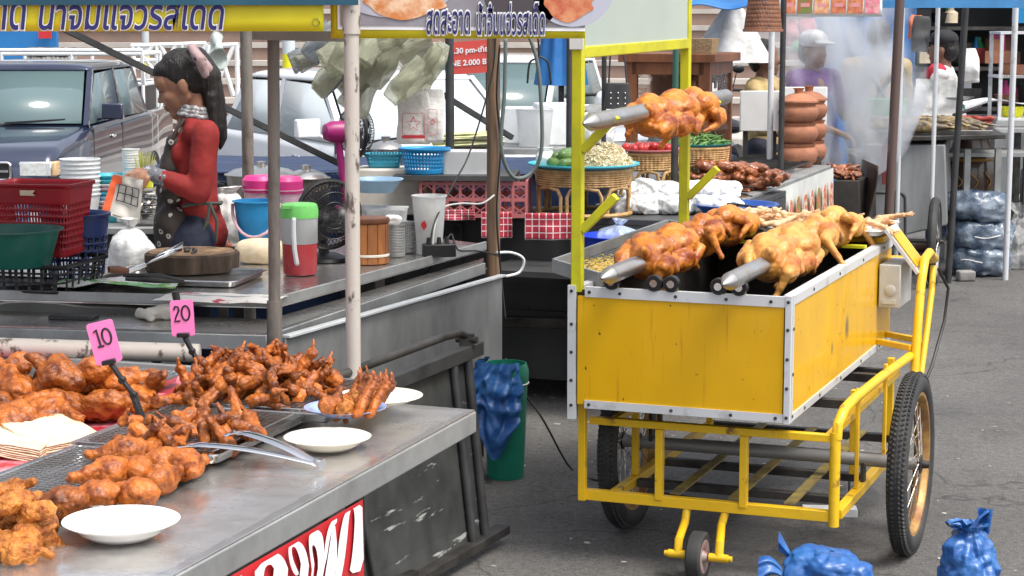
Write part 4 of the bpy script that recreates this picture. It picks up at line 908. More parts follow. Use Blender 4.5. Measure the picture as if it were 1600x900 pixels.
# ---- price cards on jointed clips
def strokes(lines, M, r=.0029):
    mm = MB()
    for ln in lines: mm.tube([M @ Vector((x, y, .0012)) for x, y in ln], r, 6)
    return mm
ONE = [[(-.020, .018), (-.012, .024), (-.010, -.020)], [(-.018, -.020), (-.002, -.020)]]
ZERO = [[(.010 + .011 * math.cos(a), .002 + .020 * math.sin(a)) for a in [k * math.pi / 8 + 1.2 for k in range(17)]]]
TWO = [[(-.022, .012), (-.018, .021), (-.010, .020), (-.008, .010), (-.016, -.006), (-.021, -.020), (-.006, -.019)]]
def price(card, up, base, y, lines, lb, w_=.068, h_=.108):
    c = P(*card, y=y); bs = P(*base, y=y - .02); o = thing('price_card', lb, 'price card', bs)
    upv = (P(*up, y=y) - c).normalized(); xv = Vector((1, 0, 0)); xv = (xv - upv * xv.dot(upv)).normalized(); M = face_tf(c, xv, upv)
    m = MB(); m.prism(rrect(w_, h_, .008), -.0015, .001, M); q = obj('card', m, M_pink, o, world=True)
    obj('number', strokes(lines, M @ Matrix.Translation((0, .012, 0))), M_ink, q, world=True)
    lowc = c - upv * h_ * .46; m = MB(); m.box(lowc, (.034, .012, .030), M.to_3x3()); m.tube([lowc + xv * -.014 - Vector((0, .008, 0)), lowc + xv * .014 - Vector((0, .008, 0))], .006, 8); obj('clip', m, M_pblack, o, world=True, bevel=.002)
    j1 = lowc.lerp(bs, .32) + Vector((.006, 0, .0)); j2 = lowc.lerp(bs, .62) + Vector((.010, 0, .006))
    m = MB(); m.bar(lowc, j1, .017, .010); m.bar(j1, j2, .015, .010); m.bar(j2, bs, .019, .012)
    for j_ in (j1, j2): m.tube([j_ - Vector((0, .012, 0)), j_ + Vector((0, .012, 0))], .009, 10)
    obj('arm', m, M_pblack, o, world=True, bevel=.002)
    m = MB(); m.box(bs + Vector((0, 0, -.004)), (.05, .02, .022)); m.box(bs + Vector((-.02, 0, .008)), (.03, .016, .008), Euler((0, R(25), 0)).to_matrix()); obj('clamp', m, M_pblack, o, world=True, bevel=.003)
price((163, 535), (155, 505), (222, 655), T1.w(*T1.pix(224, 655, z=TZ + .04)).y, ONE + ZERO, 'pink card handwritten 10 in a jointed black clip, tilted left over the fried quarters')
price((285, 497), (283, 468), (318, 604), T1.w(*T1.pix(318, 604, z=TZ + .03)).y, TWO + ZERO, 'pink card handwritten 20 in a jointed black clip, upright beside the wing heap', .064, .10)
m = MB(); a = P(276, 465, y=5.63); m.tube([a + Vector((-.004, 0, .018)), a + Vector((.004, 0, -.03))], .011, 10); obj('black_knob', m, M_pblack, label='short black knob sticking up behind the card marked 20', cat='knob')
# ---- cream paper bags in film
for k, (cx, cy, rz, tl) in enumerate(((28, 690, 18, 10), (82, 680, -22, 14))):
    p = T1.pix(cx, cy, z=TZ + .03); m = MB()
    for j_ in range(7):
        M = Matrix.Translation(onT(p.x, p.y, .012 + j_ * .0052)) @ rot_z(rz - 19 + rd.uniform(-2, 2)) @ Matrix.Rotation(R(tl), 4, 'Y'); mm = crumpled_sheet(lambda a, b_: Vector(((a - .5) * .155, (b_ - .5) * .19, 0)), 10, 10, .002, 30, j_); mm.tf(M); m.add(mm.v, mm.f)
    obj('paper_bag_pile', m, M_card, label=('cream paper bags piled at the left table edge, lower left pile', 'cream paper bags in a crinkled pile overlapping another, in front of two fried quarters')[k], cat='bags', solid=.003)
# ------------------------------------------------------------------ middle stall: prep table and what stands on it
MZ, LZ = .82, .76
mt = thing('prep_table', 'long stainless prep table with a lower steel ledge, crowded with kitchen things around the cook', 'table', (-.9, 7.2, 0))
main = [(-2.6, 6.76), (-.775, 6.428), (-.104, 8.03), (-.35, 8.28), (-.80, 8.22), (-.98, 8.1), (-1.03, 7.70), (-2.6, 7.42)]
m = MB(); m.prism(main, MZ - .03, MZ - .004); obj('table_top', m, M_steel, mt, world=True)
m = MB(); m.prism([(-2.6, 6.42), (-.769, 6.117), (-.116, 7.921), (-.116, 8.02), (-.79, 6.40), (-2.6, 6.74)], LZ - .005, LZ); obj('ledge', m, M_steel, mt, world=True)
def edge(nm, pts, wd, h, ztop, mm=M_galv):
    for a, b_ in zip(pts, pts[1:]):
        m = MB(); m.bar((a[0], a[1], ztop - h / 2), (b_[0], b_[1], ztop - h / 2), wd, h); obj(nm, m, mm, mt, world=True, bevel=.003)
edge('rim_bar', [(-2.6, 6.765), (-.778, 6.43)], .010, .034, MZ + .008); edge('rim_bar', [(-.778, 6.432), (-.107, 8.03)], .010, .034, MZ + .008)
edge('ledge_lip', [(-2.6, 6.415), (-.765, 6.11)], .012, .05, LZ - .006); edge('ledge_lip', [(-.765, 6.117), (-.112, 7.92)], .012, .045, LZ - .006)
for x, y in ((-.80, 6.6), (-.2, 7.9), (-2.4, 6.9), (-2.4, 7.3)):
    m = MB(); m.span((x - .02, y - .02, 0), (x + .02, y + .02, LZ - .03)); obj('leg', m, M_darksteel, mt, world=True)
a, b_, c_, d_ = P(447, 528, y=6.06), P(785, 432, y=7.92), P(785, 574, y=7.92), P(447, 528, y=6.06); d_.z = a.z - .37
nrm = (b_ - a).cross(c_ - b_).normalized() * .012
m = MB(); m.add([a, b_, c_, d_, a + nrm, b_ + nrm, c_ + nrm, d_ + nrm], [(0, 1, 2, 3), (7, 6, 5, 4), (0, 4, 5, 1), (1, 5, 6, 2), (2, 6, 7, 3), (3, 7, 4, 0)])
sp_ = thing('metal_sheet', 'large dull grey metal panel hung along the right side of the prep table', 'panel', (-.4, 6.9, 0))
obj('sheet', m, M_panel, sp_, world=True, bevel=.004)
m = MB(); m.bar(a + Vector((0, 0, .004)), b_ + Vector((0, 0, .004)), .03, .010); obj('folded_edge', m, M_alu, sp_, world=True, bevel=.002)
for t in (.1, .9):
    m = MB(); q = a.lerp(b_, t); m.bar(q + nrm * 2, Vector((q.x, q.y, 0)) + nrm * 2, .03, .03, (1, 0, 0)); obj('leg', m, M_darksteel, sp_, world=True)
def tb(px_, py_, z=MZ): return P(px_, py_, z=z)
def simple(nm, mb, mt_, px_, py_, label, cat, z=MZ, y=None, deg=0, **k):
    p = P(px_, py_, y=y) if y is not None else P(px_, py_, z=z); return obj(nm, mb, mt_, label=label, cat=cat, loc=(p.x, p.y, z if y is None else p.z), deg=deg, **k)
# chopping block, tray, cleaver
simple('tray', tray_mb(.52, .36, .022), M_tray, 285, 436, 'flat steel tray under the round chopping block', 'tray', deg=-12)
p = tb(300, 424); rd = random.Random(3)
cb = thing('chopping_block', 'thick round tree-trunk chopping block with meat scraps on top', 'chopping block', (p.x, p.y, MZ + .006))
def cbo(r, z): return [((r + .006 * math.sin(k * .9) + .004 * math.sin(k * 2.3)) * math.cos(2 * math.pi * k / 40), (r + .006 * math.sin(k * .9)) * math.sin(2 * math.pi * k / 40) * .95) for k in range(40)], z
m = loft([cbo(.158, 0), cbo(.163, .006), cbo(.165, .062), cbo(.158, .068)]); obj('bark', m, M_blockside, cb)
m = MB(); o_, _ = cbo(.1575, 0)
m.grid(lambda u, v: Vector((max(.001, v) * .1575 * math.cos(6.2832 * u), max(.001, v) * .1575 * math.sin(6.2832 * u) * .95, .0685 - .010 * (1 - v) ** 2 + wavy((v * math.cos(6.28 * u), v * math.sin(6.28 * u), 0), .003, 7))), 40, 12, wrap=True); obj('top', m, M_block, cb)
m = MB()
for k in range(26): m.ball((rd.gauss(-.06, .035), rd.gauss(.02, .035), .066), [rd.uniform(.004, .011) for _ in range(3)], None, 7, 5)
q = obj('meat_scraps', m, M_darksteel, cb); q['kind'] = 'stuff'
cl = thing('cleaver', 'steel cleaver with a wooden handle leaning on the edge of the chopping block', 'cleaver', tb(235, 420))
a = P(170, 421, y=6.72); b_ = P(200, 424, y=6.76); c_ = P(284, 392, y=6.90)
m = MB(); m.tube([a, a.lerp(b_, .5) + Vector((0, 0, .003)), b_], [.012, .014, .011], 10); obj('handle', m, M_wood, cl, world=True)
dd = (c_ - b_).normalized(); up = Vector((.2, .5, .6)).normalized(); m = MB(); m.bar(b_, b_ + dd * .07, .012, .010); m.add([b_ + dd * .07, c_, c_ + up * .045 - dd * .01, b_ + dd * .12 + up * .03], [(0, 1, 2, 3)]); obj('blade', m, M_chrome, cl, world=True, solid=.003)
kn = thing('kitchen_shears', 'black handled steel tongs lying flat in front of the chopping block', 'tongs', tb(235, 436))
m = MB(); m.tube([P(192, 430, y=6.55), P(250, 432, y=6.56), P(288, 438, y=6.57)], [.006, .011, .004], 8); m.tube([P(196, 436, y=6.5), P(245, 438, y=6.5), P(285, 441, y=6.5)], [.006, .010, .003], 8); obj('arm', m, M_darksteel, kn, world=True)
# left pile: black crate, red basket, green basin, navy basket
ro = subdiv_outline(rrect(.46, .36, .03, 3), .012)
simple('crate', slotted(ro, .095, .93, 3, lambda j, r: (j % 4) != 0, (0, 0), .22, .02), M_pblack, 40, 446, 'low black slatted crate on the left of the prep table under the red basket', 'crate', deg=-14, solid=.003)
ro = subdiv_outline(rrect(.31, .23, .025, 3), .0062)
simple('basket', slotted(ro, .25, .80, 11, lambda j, r: (j % 2) == 0, (1, 3), .30, .035), M_pred, 66, 396, 'tall red slotted plastic basket standing on the black crate', 'basket', y=6.86, deg=-12, solid=.003)
simple('tag', MB().prism([(-.032, -.008), (.024, -.008), (.014, 0), (.024, .010), (-.032, .010)], 0, .002, Matrix.Rotation(R(90), 4, 'X')), M_card, 45, 302, 'torn cream sticker on the front of the red basket', 'sticker', y=6.735, deg=-12)
simple('basin', tub_mb(.125, .158, .125, lip=.014, n=48), M_pgreen, 20, 415, 'dark green plastic basin in front of the red basket', 'basin', y=6.60)
simple('basket', slotted(circ(.118, 96), .235, .80, 9, lambda j, r: (j % 4) != 0, (0, 3), .25, .05), M_pnavy, 120, 436, 'navy blue round slatted basket between the red basket and the white bag', 'basket', y=6.98, solid=.003)
simple('basket', slotted(circ(.10, 72), .20, .85, 7, lambda j, r: (j % 3) != 0, (0, 2), .3, .05), P_('slate_blue_plastic', .10, .19, .33), 6, 385, 'slate blue round basket half hidden behind the red basket', 'basket', y=7.25, solid=.003)
simple('plastic_bag', bag_mb(.085, .075, .15, 4, crease=.018, top=1.22), M_filmw, 205, 418, 'knotted white plastic bag on the table between the navy basket and the cook', 'plastic bag', y=7.28, smooth=180)
# pouches and printed sheets on the ledge
m = crumpled_sheet(lambda a, b_: Vector(((a - .5) * .42, (b_ - .5) * .20, .012 + .012 * math.sin(a * 3.1))), 40, 20, .012, 12, 2); simple('pouch', m, mat('green_white_film', (.70, .72, .66), .25, col2=(.10, .42, .06), vs=5, lo=.52, hi=.56, bump=.4, bs=20), 185, 450, 'crumpled clear and green plastic pouch lying at the front of the prep table', 'pouch', smooth=180)
m = crumpled_sheet(lambda a, b_: Vector(((a - .5) * .62, (b_ - .5) * .16, .018 + .01 * math.sin(a * 5))), 50, 16, .012, 9, 8); simple('sheet', m, mat('grey_cloth', (.46, .43, .37), .8, col2=(.33, .31, .27), vs=6), 130, 482, 'long folded grey plastic sheet on the lower steel ledge', 'plastic sheet', z=LZ, deg=-5, smooth=180)
m = crumpled_sheet(lambda a, b_: Vector(((a - .5) * .40, (b_ - .5) * .20, .006)), 30, 16, .004, 14, 5)
nw = simple('printed_sheet', m, mat('news_print', (.66, .63, .58), .7, col2=(.40, .05, .07), vs=6, lo=.60, hi=.63), 345, 468, 'printed paper sheet with red patches by the front rim of the prep table', 'paper', deg=-10, smooth=180)
simple('phone', MB().prism(rrect(.155, .07, .012), 0, .012), M_pblack, 115, 498, 'flat black phone lying on the lower steel ledge', 'phone', z=LZ, deg=-8, bevel=.003)
simple('cloth_knot', blob([('c', (-.05, 0, .02), .016, (.03, .01, .028), .030), ('c', (-.05, 0, .018), .013, (-.07, .03, .016), .020), ('e', (.05, .01, .03), (.045, .035, .030)), ('c', (-.045, -.01, .015), .012, (-.02, -.04, .012), .012)], .006, 2, .006, 30, 2, 'knot'), mat('grey_rag', (.45, .42, .36), .85), 250, 500, 'knotted beige cloth on the lower steel ledge near the 20 price card', 'cloth', z=LZ)
# pitcher
p = tb(469, 428); pt = thing('pitcher', 'frosted pitcher with a lime lid half full of red drink', 'pitcher', (p.x, p.y, MZ))
m = MB(); m.lathe([(1e-4, .001), (.057, .001), (.0605, .008), (.063, .112)], n=40, cap1=True); obj('drink', m, mat('red_drink', (.42, .055, .06), .25, col2=(.36, .04, .05), vs=6), pt)
m = MB(); m.lathe([(.063, .1125), (.066, .222), (.0665, .226)], n=40); obj('jug', m, M_frost, pt, solid=.002)
m = MB(); m.lathe([(.068, .205), (.0685, .232), (.064, .250), (.058, .254), (1e-4, .254)], n=40); m.box((-.035, -.055, .247), (.04, .03, .012)); obj('lid', m, P_('lime_lid', .20, .68, .16), pt)
m = MB(); m.tube([(-.012, -.062, .205), (-.012, -.085, .20), (-.012, -.088, .17), (-.010, -.085, .10), (-.004, -.072, .05), (-.004, -.060, .045)], .0085, 8); obj('handle', m, M_pwhite, pt)
# blue bucket, pink lidded boxes, sack, shopping bag
p = tb(402, 392); bk = thing('bucket', 'bright blue plastic bucket with a pale pink handle', 'bucket', (p.x, p.y, MZ))
obj('tub', tub_mb(.065, .088, .20, lip=.008), M_pblue, bk); m = MB(); m.tube([(-.094, 0, .185)] + [(-.094 * math.cos(a), -.10 * math.sin(a), .185 - .12 * math.sin(a)) for a in [k * math.pi / 12 for k in range(1, 12)]] + [(.094, 0, .185)], .006, 8); obj('handle', m, M_ppale, bk)
for px_, yy, hh, lb in ((447, 8.15, .265, 'round tub with a tall hot pink lid behind the blue bucket'), (408, 8.20, .262, 'second pink lidded tub, half hidden by the grey corner pole')):
    p = P(px_, 380, y=yy); o = thing('lidded_tub', lb, 'tub', (p.x, yy, MZ)); obj('tub', tub_mb(.06, .068, .21), P_('pink_clear_tub', .70, .45, .55), o); m = MB(); m.lathe([(.072, .195), (.074, .245), (.060, .262), (1e-4, .264)], n=36); obj('lid', m, M_ppink, o)
simple('sack', pillow_bag_mb(.095, .05, .095, 4, .008, 9), M_card, 405, 412, 'plain cream paper sack lying at the foot of the blue bucket', 'sack', y=7.40, smooth=180)
simple('shopping_bag', bag_mb(.085, .06, .23, 9, crease=.02, neck=.5, top=1.1), mat('orange_white_bag', (.78, .77, .74), .3, col2=(.80, .20, .08), vs=7, lo=.58, hi=.62, bump=.5, bs=20), 352, 388, 'white shopping bag with orange print standing behind the cook', 'shopping bag', y=8.16, smooth=180)
simple('bottle_bag', bag_mb(.05, .045, .14, 6, crease=.012), M_film, 338, 388, 'small clear bag with a blue loop leaning by the cook back', 'plastic bag', y=8.10, smooth=180)
# fans
def fan(px_, py_, y, r, zb, deg, body, lb, tilt=0):
    c_ = P(px_, py_, y=y); o = thing('electric_fan', lb, 'fan', (c_.x, y, zb), deg); h = c_.z - zb; rx = Matrix.Rotation(R(90), 3, 'X') 
    T = Matrix.Translation((0, 0, h)) @ Matrix.Rotation(R(tilt), 4, 'X')
    m = MB()
    for s_ in (-1, 1):
        for k in range(44):
            a = 2 * math.pi * k / 44; m.tube([(r * .18 * math.cos(a), s_ * .055, r * .18 * math.sin(a)), (r * .75 * math.cos(a + .08), s_ * .052, r * .75 * math.sin(a + .08)), (r * math.cos(a + .12), s_ * .012, r * math.sin(a + .12))], .0016, 4, False)
        for rr in (.4, .7): m.tube([(r * rr * math.cos(2 * math.pi * k / 32), s_ * .054, r * rr * math.sin(2 * math.pi * k / 32)) for k in range(32)], .002, 4, closed=True)
    m.tube([(r * math.cos(2 * math.pi * k / 40), 0, r * math.sin(2 * math.pi * k / 40)) for k in range(40)], .010, 8, closed=True); m.tf(T); obj('cage', m, M_pblack, o)
    m = MB()
    for k in range(3):
        a = 2 * math.pi * k / 3; m.grid(lambda u, v: Vector(((.03 + (r * .8 - .03) * v) * math.cos(a + (u - .5) * 1.1 * (.6 + .4 * v)), .018 * (u - .5) * 2, (.03 + (r * .8 - .03) * v) * math.sin(a + (u - .5) * 1.1 * (.6 + .4 * v)))), 8, 8)
    m.lathe([(1e-4, -.03), (.03, -.025), (.032, .02), (1e-4, .022)], n=20, rot=rx); m.tf(T); obj('blades', m, mat('smoky_blade', (.05, .05, .055), .3), o)
    m = MB(); m.lathe([(1e-4, -.16), (.035, -.15), (.048, -.12), (.05, -.06), (1e-4, -.056)], n=24, rot=rx); m.tf(T); obj('motor', m, body, o)
    m = MB(); m.tube([(0, .09, h), (0, .07, h * .5), (0, .05, .02)], [.018, .016, .022], 12); m.lathe([(1e-4, .03), (.05, .028), (.085, .012), (.09, 0)], (0, .05, 0), 32); obj('stand', m, body, o); return o
fan(514, 335, 7.42, .125, MZ, 28, M_pblack, 'black caged table fan between the pitcher and the wooden bucket')
fan(556, 205, 8.95, .115, .86, 118, M_pmag, 'magenta bodied fan turned sideways behind the pale paint-chipped pole')
# wooden bucket, holders, skewers jar, power strip
p = tb(577, 410); wb = thing('wooden_bucket', 'small slatted wooden bucket with a pale band and round lid', 'bucket', (p.x, p.y, MZ))
for k in range(12):
    a0, a1 = 2 * math.pi * (k + .03) / 12, 2 * math.pi * (k + .97) / 12; rr = lambda a, r_: (r_ * math.cos(a), r_ * math.sin(a))
    m = MB(); am = (a0 + a1) / 2; m.prism([rr(a0, .062), rr(a0, .074), rr(am, .0755), rr(a1, .074), rr(a1, .062)], 0, .150); obj('stave', m, M_teak, wb)
m = MB(); m.lathe([(.0762, .026), (.0775, .030), (.0762, .036)], n=36); obj('band', m, M_cream, wb)
m = MB(); m.lathe([(1e-4, .152), (.077, .152), (.079, .160), (.077, .170), (1e-4, .172)], n=36); obj('lid', m, M_wood, wb)
def perf(h): return slotted(circ(.034, 64), h, 1, 12, lambda j, r: j % 2 == 0, (1, 1), .5, .04)
for px_, py_, hh, lb in ((619, 400, .125, 'perforated steel utensil holder beside the wooden bucket'), (637, 394, .12, 'second perforated holder, tucked behind the first')):
    simple('utensil_holder', perf(hh), M_galv, px_, py_, lb, 'holder', solid=.0015)
simple('folded_napkins', pillow_bag_mb(.035, .02, .04, 2, .004, 20), M_filmw, 614, 352, 'folded white napkins in the perforated utensil holder', 'napkins', y=7.5, smooth=180)
p = tb(671, 396); sj = thing('skewer_jar', 'tall white frosted jar packed with wooden skewers and a faint red print', 'jar', (p.x, p.y, MZ))
obj('jar', tub_mb(.048, .066, .228, n=40, lip=.004), M_frost, sj)
m = MB(); rd = random.Random(1)
for k in range(46):
    a = rd.uniform(0, 6.28); r_ = rd.uniform(0, .036); m.tube([(r_ * math.cos(a), r_ * math.sin(a), .01), (r_ * 1.3 * math.cos(a + .3), r_ * 1.3 * math.sin(a + .3), rd.uniform(.17, .215))], .0018, 5)
q = obj('skewers', m, M_card, sj); q['kind'] = 'stuff'
m = MB(); m.prism([(-.012, 0), (0, -.018), (.012, 0), (.004, .02), (-.008, .014)], 0, .001, Matrix.Translation((-.018, -.0605, .115)) @ Matrix.Rotation(R(96), 4, 'X')); obj('print', m, M_redvinyl, sj)
p = tb(686, 401); ps = thing('power_strip', 'black power strip with plugged cables on the prep table', 'power strip', (p.x, p.y, MZ), 12)
m = MB(); m.span((-.062, -.03, 0), (.062, .03, .05)); obj('case', m, M_pblack, ps, bevel=.004)
for x in (-.04, .0, .03):
    m = MB(); m.tube([(x, 0, .051), (x, 0, .075)], [.011, .007], 10); obj('plug', m, M_pblack, ps)
def cable(pts, r, lb, mt_=None, nm='cable'):
    pp = []; V = [Vector(q) for q in pts]; k = len(V)
    for i in range(k - 1):
        p0, p1, p2, p3 = (V[max(0, min(k - 1, i + o))] for o in (-1, 0, 1, 2))
        for s_ in range(8):
            t = s_ / 8; pp.append(.5 * ((2 * p1) + (p2 - p0) * t + (2 * p0 - 5 * p1 + 4 * p2 - p3) * t * t + (3 * p1 - p0 - 3 * p2 + p3) * t ** 3))
    pp.append(V[-1]); m = MB(); m.tube(pp, r, 7); return obj(nm, m, mt_ or M_wire, label=lb, cat='cable', smooth=180)
cable([P(672, 383, y=7.55), P(680, 345, y=7.6), P(710, 285, y=7.8), P(735, 235, y=7.95), P(768, 120, y=8.03), P(775, 40, y=8.05)], .0035, 'black cable rising from the power strip to the top of the wooden pole')
cable([P(676, 383, y=7.56), P(680, 350, y=7.6), P(692, 325, y=7.7), P(720, 318, y=7.85), P(752, 318, y=7.95), P(772, 305, y=8.03)], .004, 'pale grey cable arching from the power strip to the wooden pole', M_pgrey)
cable([P(694, 383, y=7.57), P(705, 366, y=7.62), P(712, 385, y=7.6), P(720, 392, y=7.7), P(745, 392, y=7.9), P(775, 398, y=8.02)], .0035, 'black cable looping off the right end of the power strip')
cable([P(775, 395, y=8.05), P(800, 395, y=8.1), P(818, 405, y=8.12), P(812, 425, y=8.12), P(790, 432, y=8.08)], .006, 'white cable loop on the right of the wooden pole', M_pwhite)
cable([P(790, 60, y=7.9), P(788, 150, y=7.9), P(783, 230, y=7.9), P(800, 275, y=7.95), P(828, 272, y=8.0), P(846, 235, y=8.0), P(845, 150, y=8.0), P(838, 90, y=8.0), P(820, 40, y=8.0)], .008, 'thick grey-green rope hanging in a long loop beside the wooden pole', mat('grey_green_rope', (.12, .15, .14), .7))
cable([P(781, 70, y=8.02), P(776, 150, y=8.03), P(782, 230, y=8.05), P(776, 330, y=8.04), P(783, 430, y=8.04), P(790, 500, y=8.0)], .004, 'thin black cable running down the wooden pole')
# clear tubs and bowls behind
for px_, yy, w_, lb in ((605, 8.02, .085, 'square clear plastic tub behind the wooden bucket'), (575, 8.08, .08, 'clear plastic tub left of another, behind the pale pole')):
    p = P(px_, 350, y=yy); o = obj('clear_tub', loft([(rrect(w_ * 1.5, w_ * 1.5, .02), 0), (rrect(w_ * 1.9, w_ * 1.9, .02), .135), (rrect(w_ * 2, w_ * 2, .02), .14)]), M_frost, label=lb, cat='tub', loc=(p.x, yy, MZ + .005), solid=.002)
simple('bowl', tub_mb(.07, .105, .055, lip=.006), M_plblue, 588, 300, 'wide pale blue bowl resting on the clear tubs', 'bowl', y=8.06)
# ------------------------------------------------------------------ the cook, in profile behind the prep table
WY = 7.86
def wp(px_, py_, dy=0.): return P(px_, py_, y=WY + dy)
cook = thing('person', 'cook with a ponytail in red shirt and dark floral apron, holding a printed bag', 'person', (wp(295, 300).x, WY, 0))
hc = wp(282, 130); HT = Matrix.Translation(hc) @ Matrix.Rotation(R(-25), 4, 'Y')
hp_ = lambda x, y, z: HT @ Vector((x, y, z))
def hE(c, r_, rot=(0, 0, 0)):                   # ellipsoid of the tilted head
    e = (Matrix.Rotation(R(-25), 3, 'Y') @ Euler([R(a) for a in rot]).to_matrix()).to_euler(); return ('e', hp_(*c), r_, tuple(math.degrees(a) for a in e))
body = [hE((.012, 0, .02), (.092, .074, .098)), hE((-.036, 0, -.040), (.056, .058, .078)), hE((-.05, 0, .03), (.045, .060, .055)), hE((-.080, 0, .022), (.012, .034, .012)),
        ('c', hp_(-.088, 0, .000), .007, hp_(-.106, 0, -.030), .0095), hE((-.098, .009, -.034), (.010, .007, .007)), hE((-.098, -.009, -.034), (.010, .007, .007)),
        hE((-.092, 0, -.060), (.012, .022, .0065)), hE((-.089, 0, -.073), (.012, .019, .0075)), hE((-.070, 0, -.098), (.020, .026, .018)), ('c', hp_(-.07, 0, -.10), .024, hp_(.01, -.05, -.060), .022), ('c', hp_(-.07, 0, -.10), .024, hp_(.01, .05, -.060), .022),
        hE((-.052, -.036, -.032), (.030, .022, .026)), hE((-.052, .036, -.032), (.030, .022, .026)),
        hE((.016, -.074, -.020), (.020, .010, .032), (0, 12, 0)), hE((.020, .074, -.020), (.020, .010, .032)),
        ('c', hp_(.022, 0, -.055), .048, wp(306, 188), .050),
        ('c', wp(303, 205), .075, wp(303, 250), .085), ('c', wp(303, 250), .085, wp(300, 330), .08), ('c', wp(300, 330), .08, wp(298, 385), .10),
        ('c', wp(298, 390, -.07), .085, wp(298, 560, -.07), .055), ('c', wp(298, 390, .07), .085, wp(298, 560, .07), .055), ('c', wp(298, 560, -.07), .05, Vector((wp(298, 600).x, WY - .07, .08)), .038), ('c', wp(298, 560, .07), .05, Vector((wp(298, 600).x, WY + .07, .08)), .038)]
for s_ in (-.07, .07): body.append(('c', Vector((wp(298, 600).x + .03, WY + s_, .045)), .04, Vector((wp(298, 600).x - .12, WY + s_, .035)), .032))
# near arm: upper arm, forearm to the bag; far arm a little behind
nA = [wp(322, 208, -.12), wp(312, 300, -.16), wp(238, 272, -.16)]; fA = [wp(312, 210, .12), wp(300, 298, .13), wp(232, 268, -.04)]
for A in (nA, fA): body += [('c', A[0], .042, A[1], .036), ('c', A[1], .034, A[2], .024)]
def hand(w_, d, n_, curl, sgn):
    """palm, four unequal curled fingers and a thumb from the side of the palm"""
    d = d.normalized(); n_ = (n_ - d * n_.dot(d)).normalized(); s_ = d.cross(n_); out = [('e', w_ + d * .042, (.026, .026, .026)), ('c', w_, .021, w_ + d * .05, .024), ('c', w_ + d * .045 + s_ * .018, .014, w_ + d * .07 + s_ * .022, .011), ('c', w_ + d * .045 - s_ * .018, .014, w_ + d * .07 - s_ * .022, .011)]
    for k, ln in enumerate((.060, .070, .066, .052)):
        b0 = w_ + d * .074 + s_ * (.030 - .020 * k); p0 = b0; a = 0
        for q, f in enumerate((.45, .32, .23)):
            a += curl[q]; p1 = p0 + (d * math.cos(a) + n_ * math.sin(a)) * ln * f * 1.1; out.append(('c', p0, .0092 - .0012 * q, p1, .0086 - .0014 * q)); p0 = p1
    t0 = w_ + d * .02 + s_ * .026 * sgn; t1 = t0 + (d * .6 + s_ * sgn * .35 + n_ * .6).normalized() * .038; t2 = t1 + (d * .7 - s_ * sgn * .2 + n_ * .6).normalized() * .030
    out += [('c', t0, .0125, t1, .0105), ('c', t1, .0105, t2, .0085)]; return out
body += hand(nA[2], Vector((-1, -.05, -.22)), Vector((.1, .5, -1)), (.5, .7, .5), 1)
body += hand(fA[2], Vector((-1, -.1, -.25)), Vector((.1, -.4, -1)), (.5, .7, .5), -1)
me = blob([p for p in body], .0058, 2, name='cook_body'); me.transform(Matrix.Translation(-Vector((wp(295, 300).x, WY, 0)))); obj('body', me, [M_skin], cook)
LOC0 = Vector((wp(295, 300).x, WY, 0))
def cw(nm, parts, vox, mt_, sm=3, disp=0, ds=20, seed=0, **k):
    me = blob(parts, vox, sm, disp, ds, seed, nm); me.transform(Matrix.Translation(-LOC0)); return obj(nm, me, [mt_], cook, **k)
M_redshirt = mat('red_shirt', (.25, .017, .014), .8, col2=(.18, .011, .010), vs=7, bump=.3, bs=8, bdist=.05)
sh = [('c', wp(308, 205), .078, wp(305, 250), .090), ('c', wp(305, 207, -.07), .052, wp(318, 208, -.10), .048), ('c', wp(305, 207, .07), .052, wp(312, 210, .10), .048), ('c', wp(302, 196), .055, wp(307, 190), .052),
      ('c', wp(305, 250), .090, wp(305, 300), .088), ('c', wp(305, 300), .088, wp(309, 345), .100), ('c', wp(309, 345), .100, wp(317, 366), .102), ('e', wp(285, 238), (.056, .088, .105)), ('c', wp(300, 194, -.03), .048, wp(300, 194, .03), .048), ('c', wp(296, 200), .052, wp(286, 232), .060)]
for A in (nA, fA):
    e = A[1].lerp(A[2], .78); sh += [('c', A[0], .054, A[0].lerp(A[1], .5), .053), ('c', A[0].lerp(A[1], .5), .053, A[1], .048), ('c', A[1], .048, A[1].lerp(A[2], .4), .043), ('c', A[1].lerp(A[2], .4), .043, e, .034)]
cw('shirt', sh, .0075, M_redshirt, 4, .004, 13, 4)
for A in (nA, fA): cw('cuff', [('c', A[1].lerp(A[2], .74), .034, A[1].lerp(A[2], .98), .029)], .005, mat('grey_spotted_cloth', (.13, .135, .15), .8, col2=(.34, .35, .37), vs=60, vd=1, lo=.56, hi=.60), 2, .003, 40, 1)
m = MB(); nc = wp(304, 180)
for dz, rr in ((0, .058), (.016, .055), (.030, .053)):
    m.tube([nc + Vector((rr * 1.08 * math.cos(k * math.pi / 14), rr * math.sin(k * math.pi / 14), dz + .20 * rr * math.cos(k * math.pi / 14) * -1 + .003 * math.sin(k * 2.1))) for k in range(28)], .0115, 8, closed=True)
obj('neck_scarf', m, mat('scarf_cloth', (.20, .20, .21), .85, col2=(.46, .46, .45), vs=60, vd=1, lo=.5, hi=.56), cook, world=True, smooth=180)
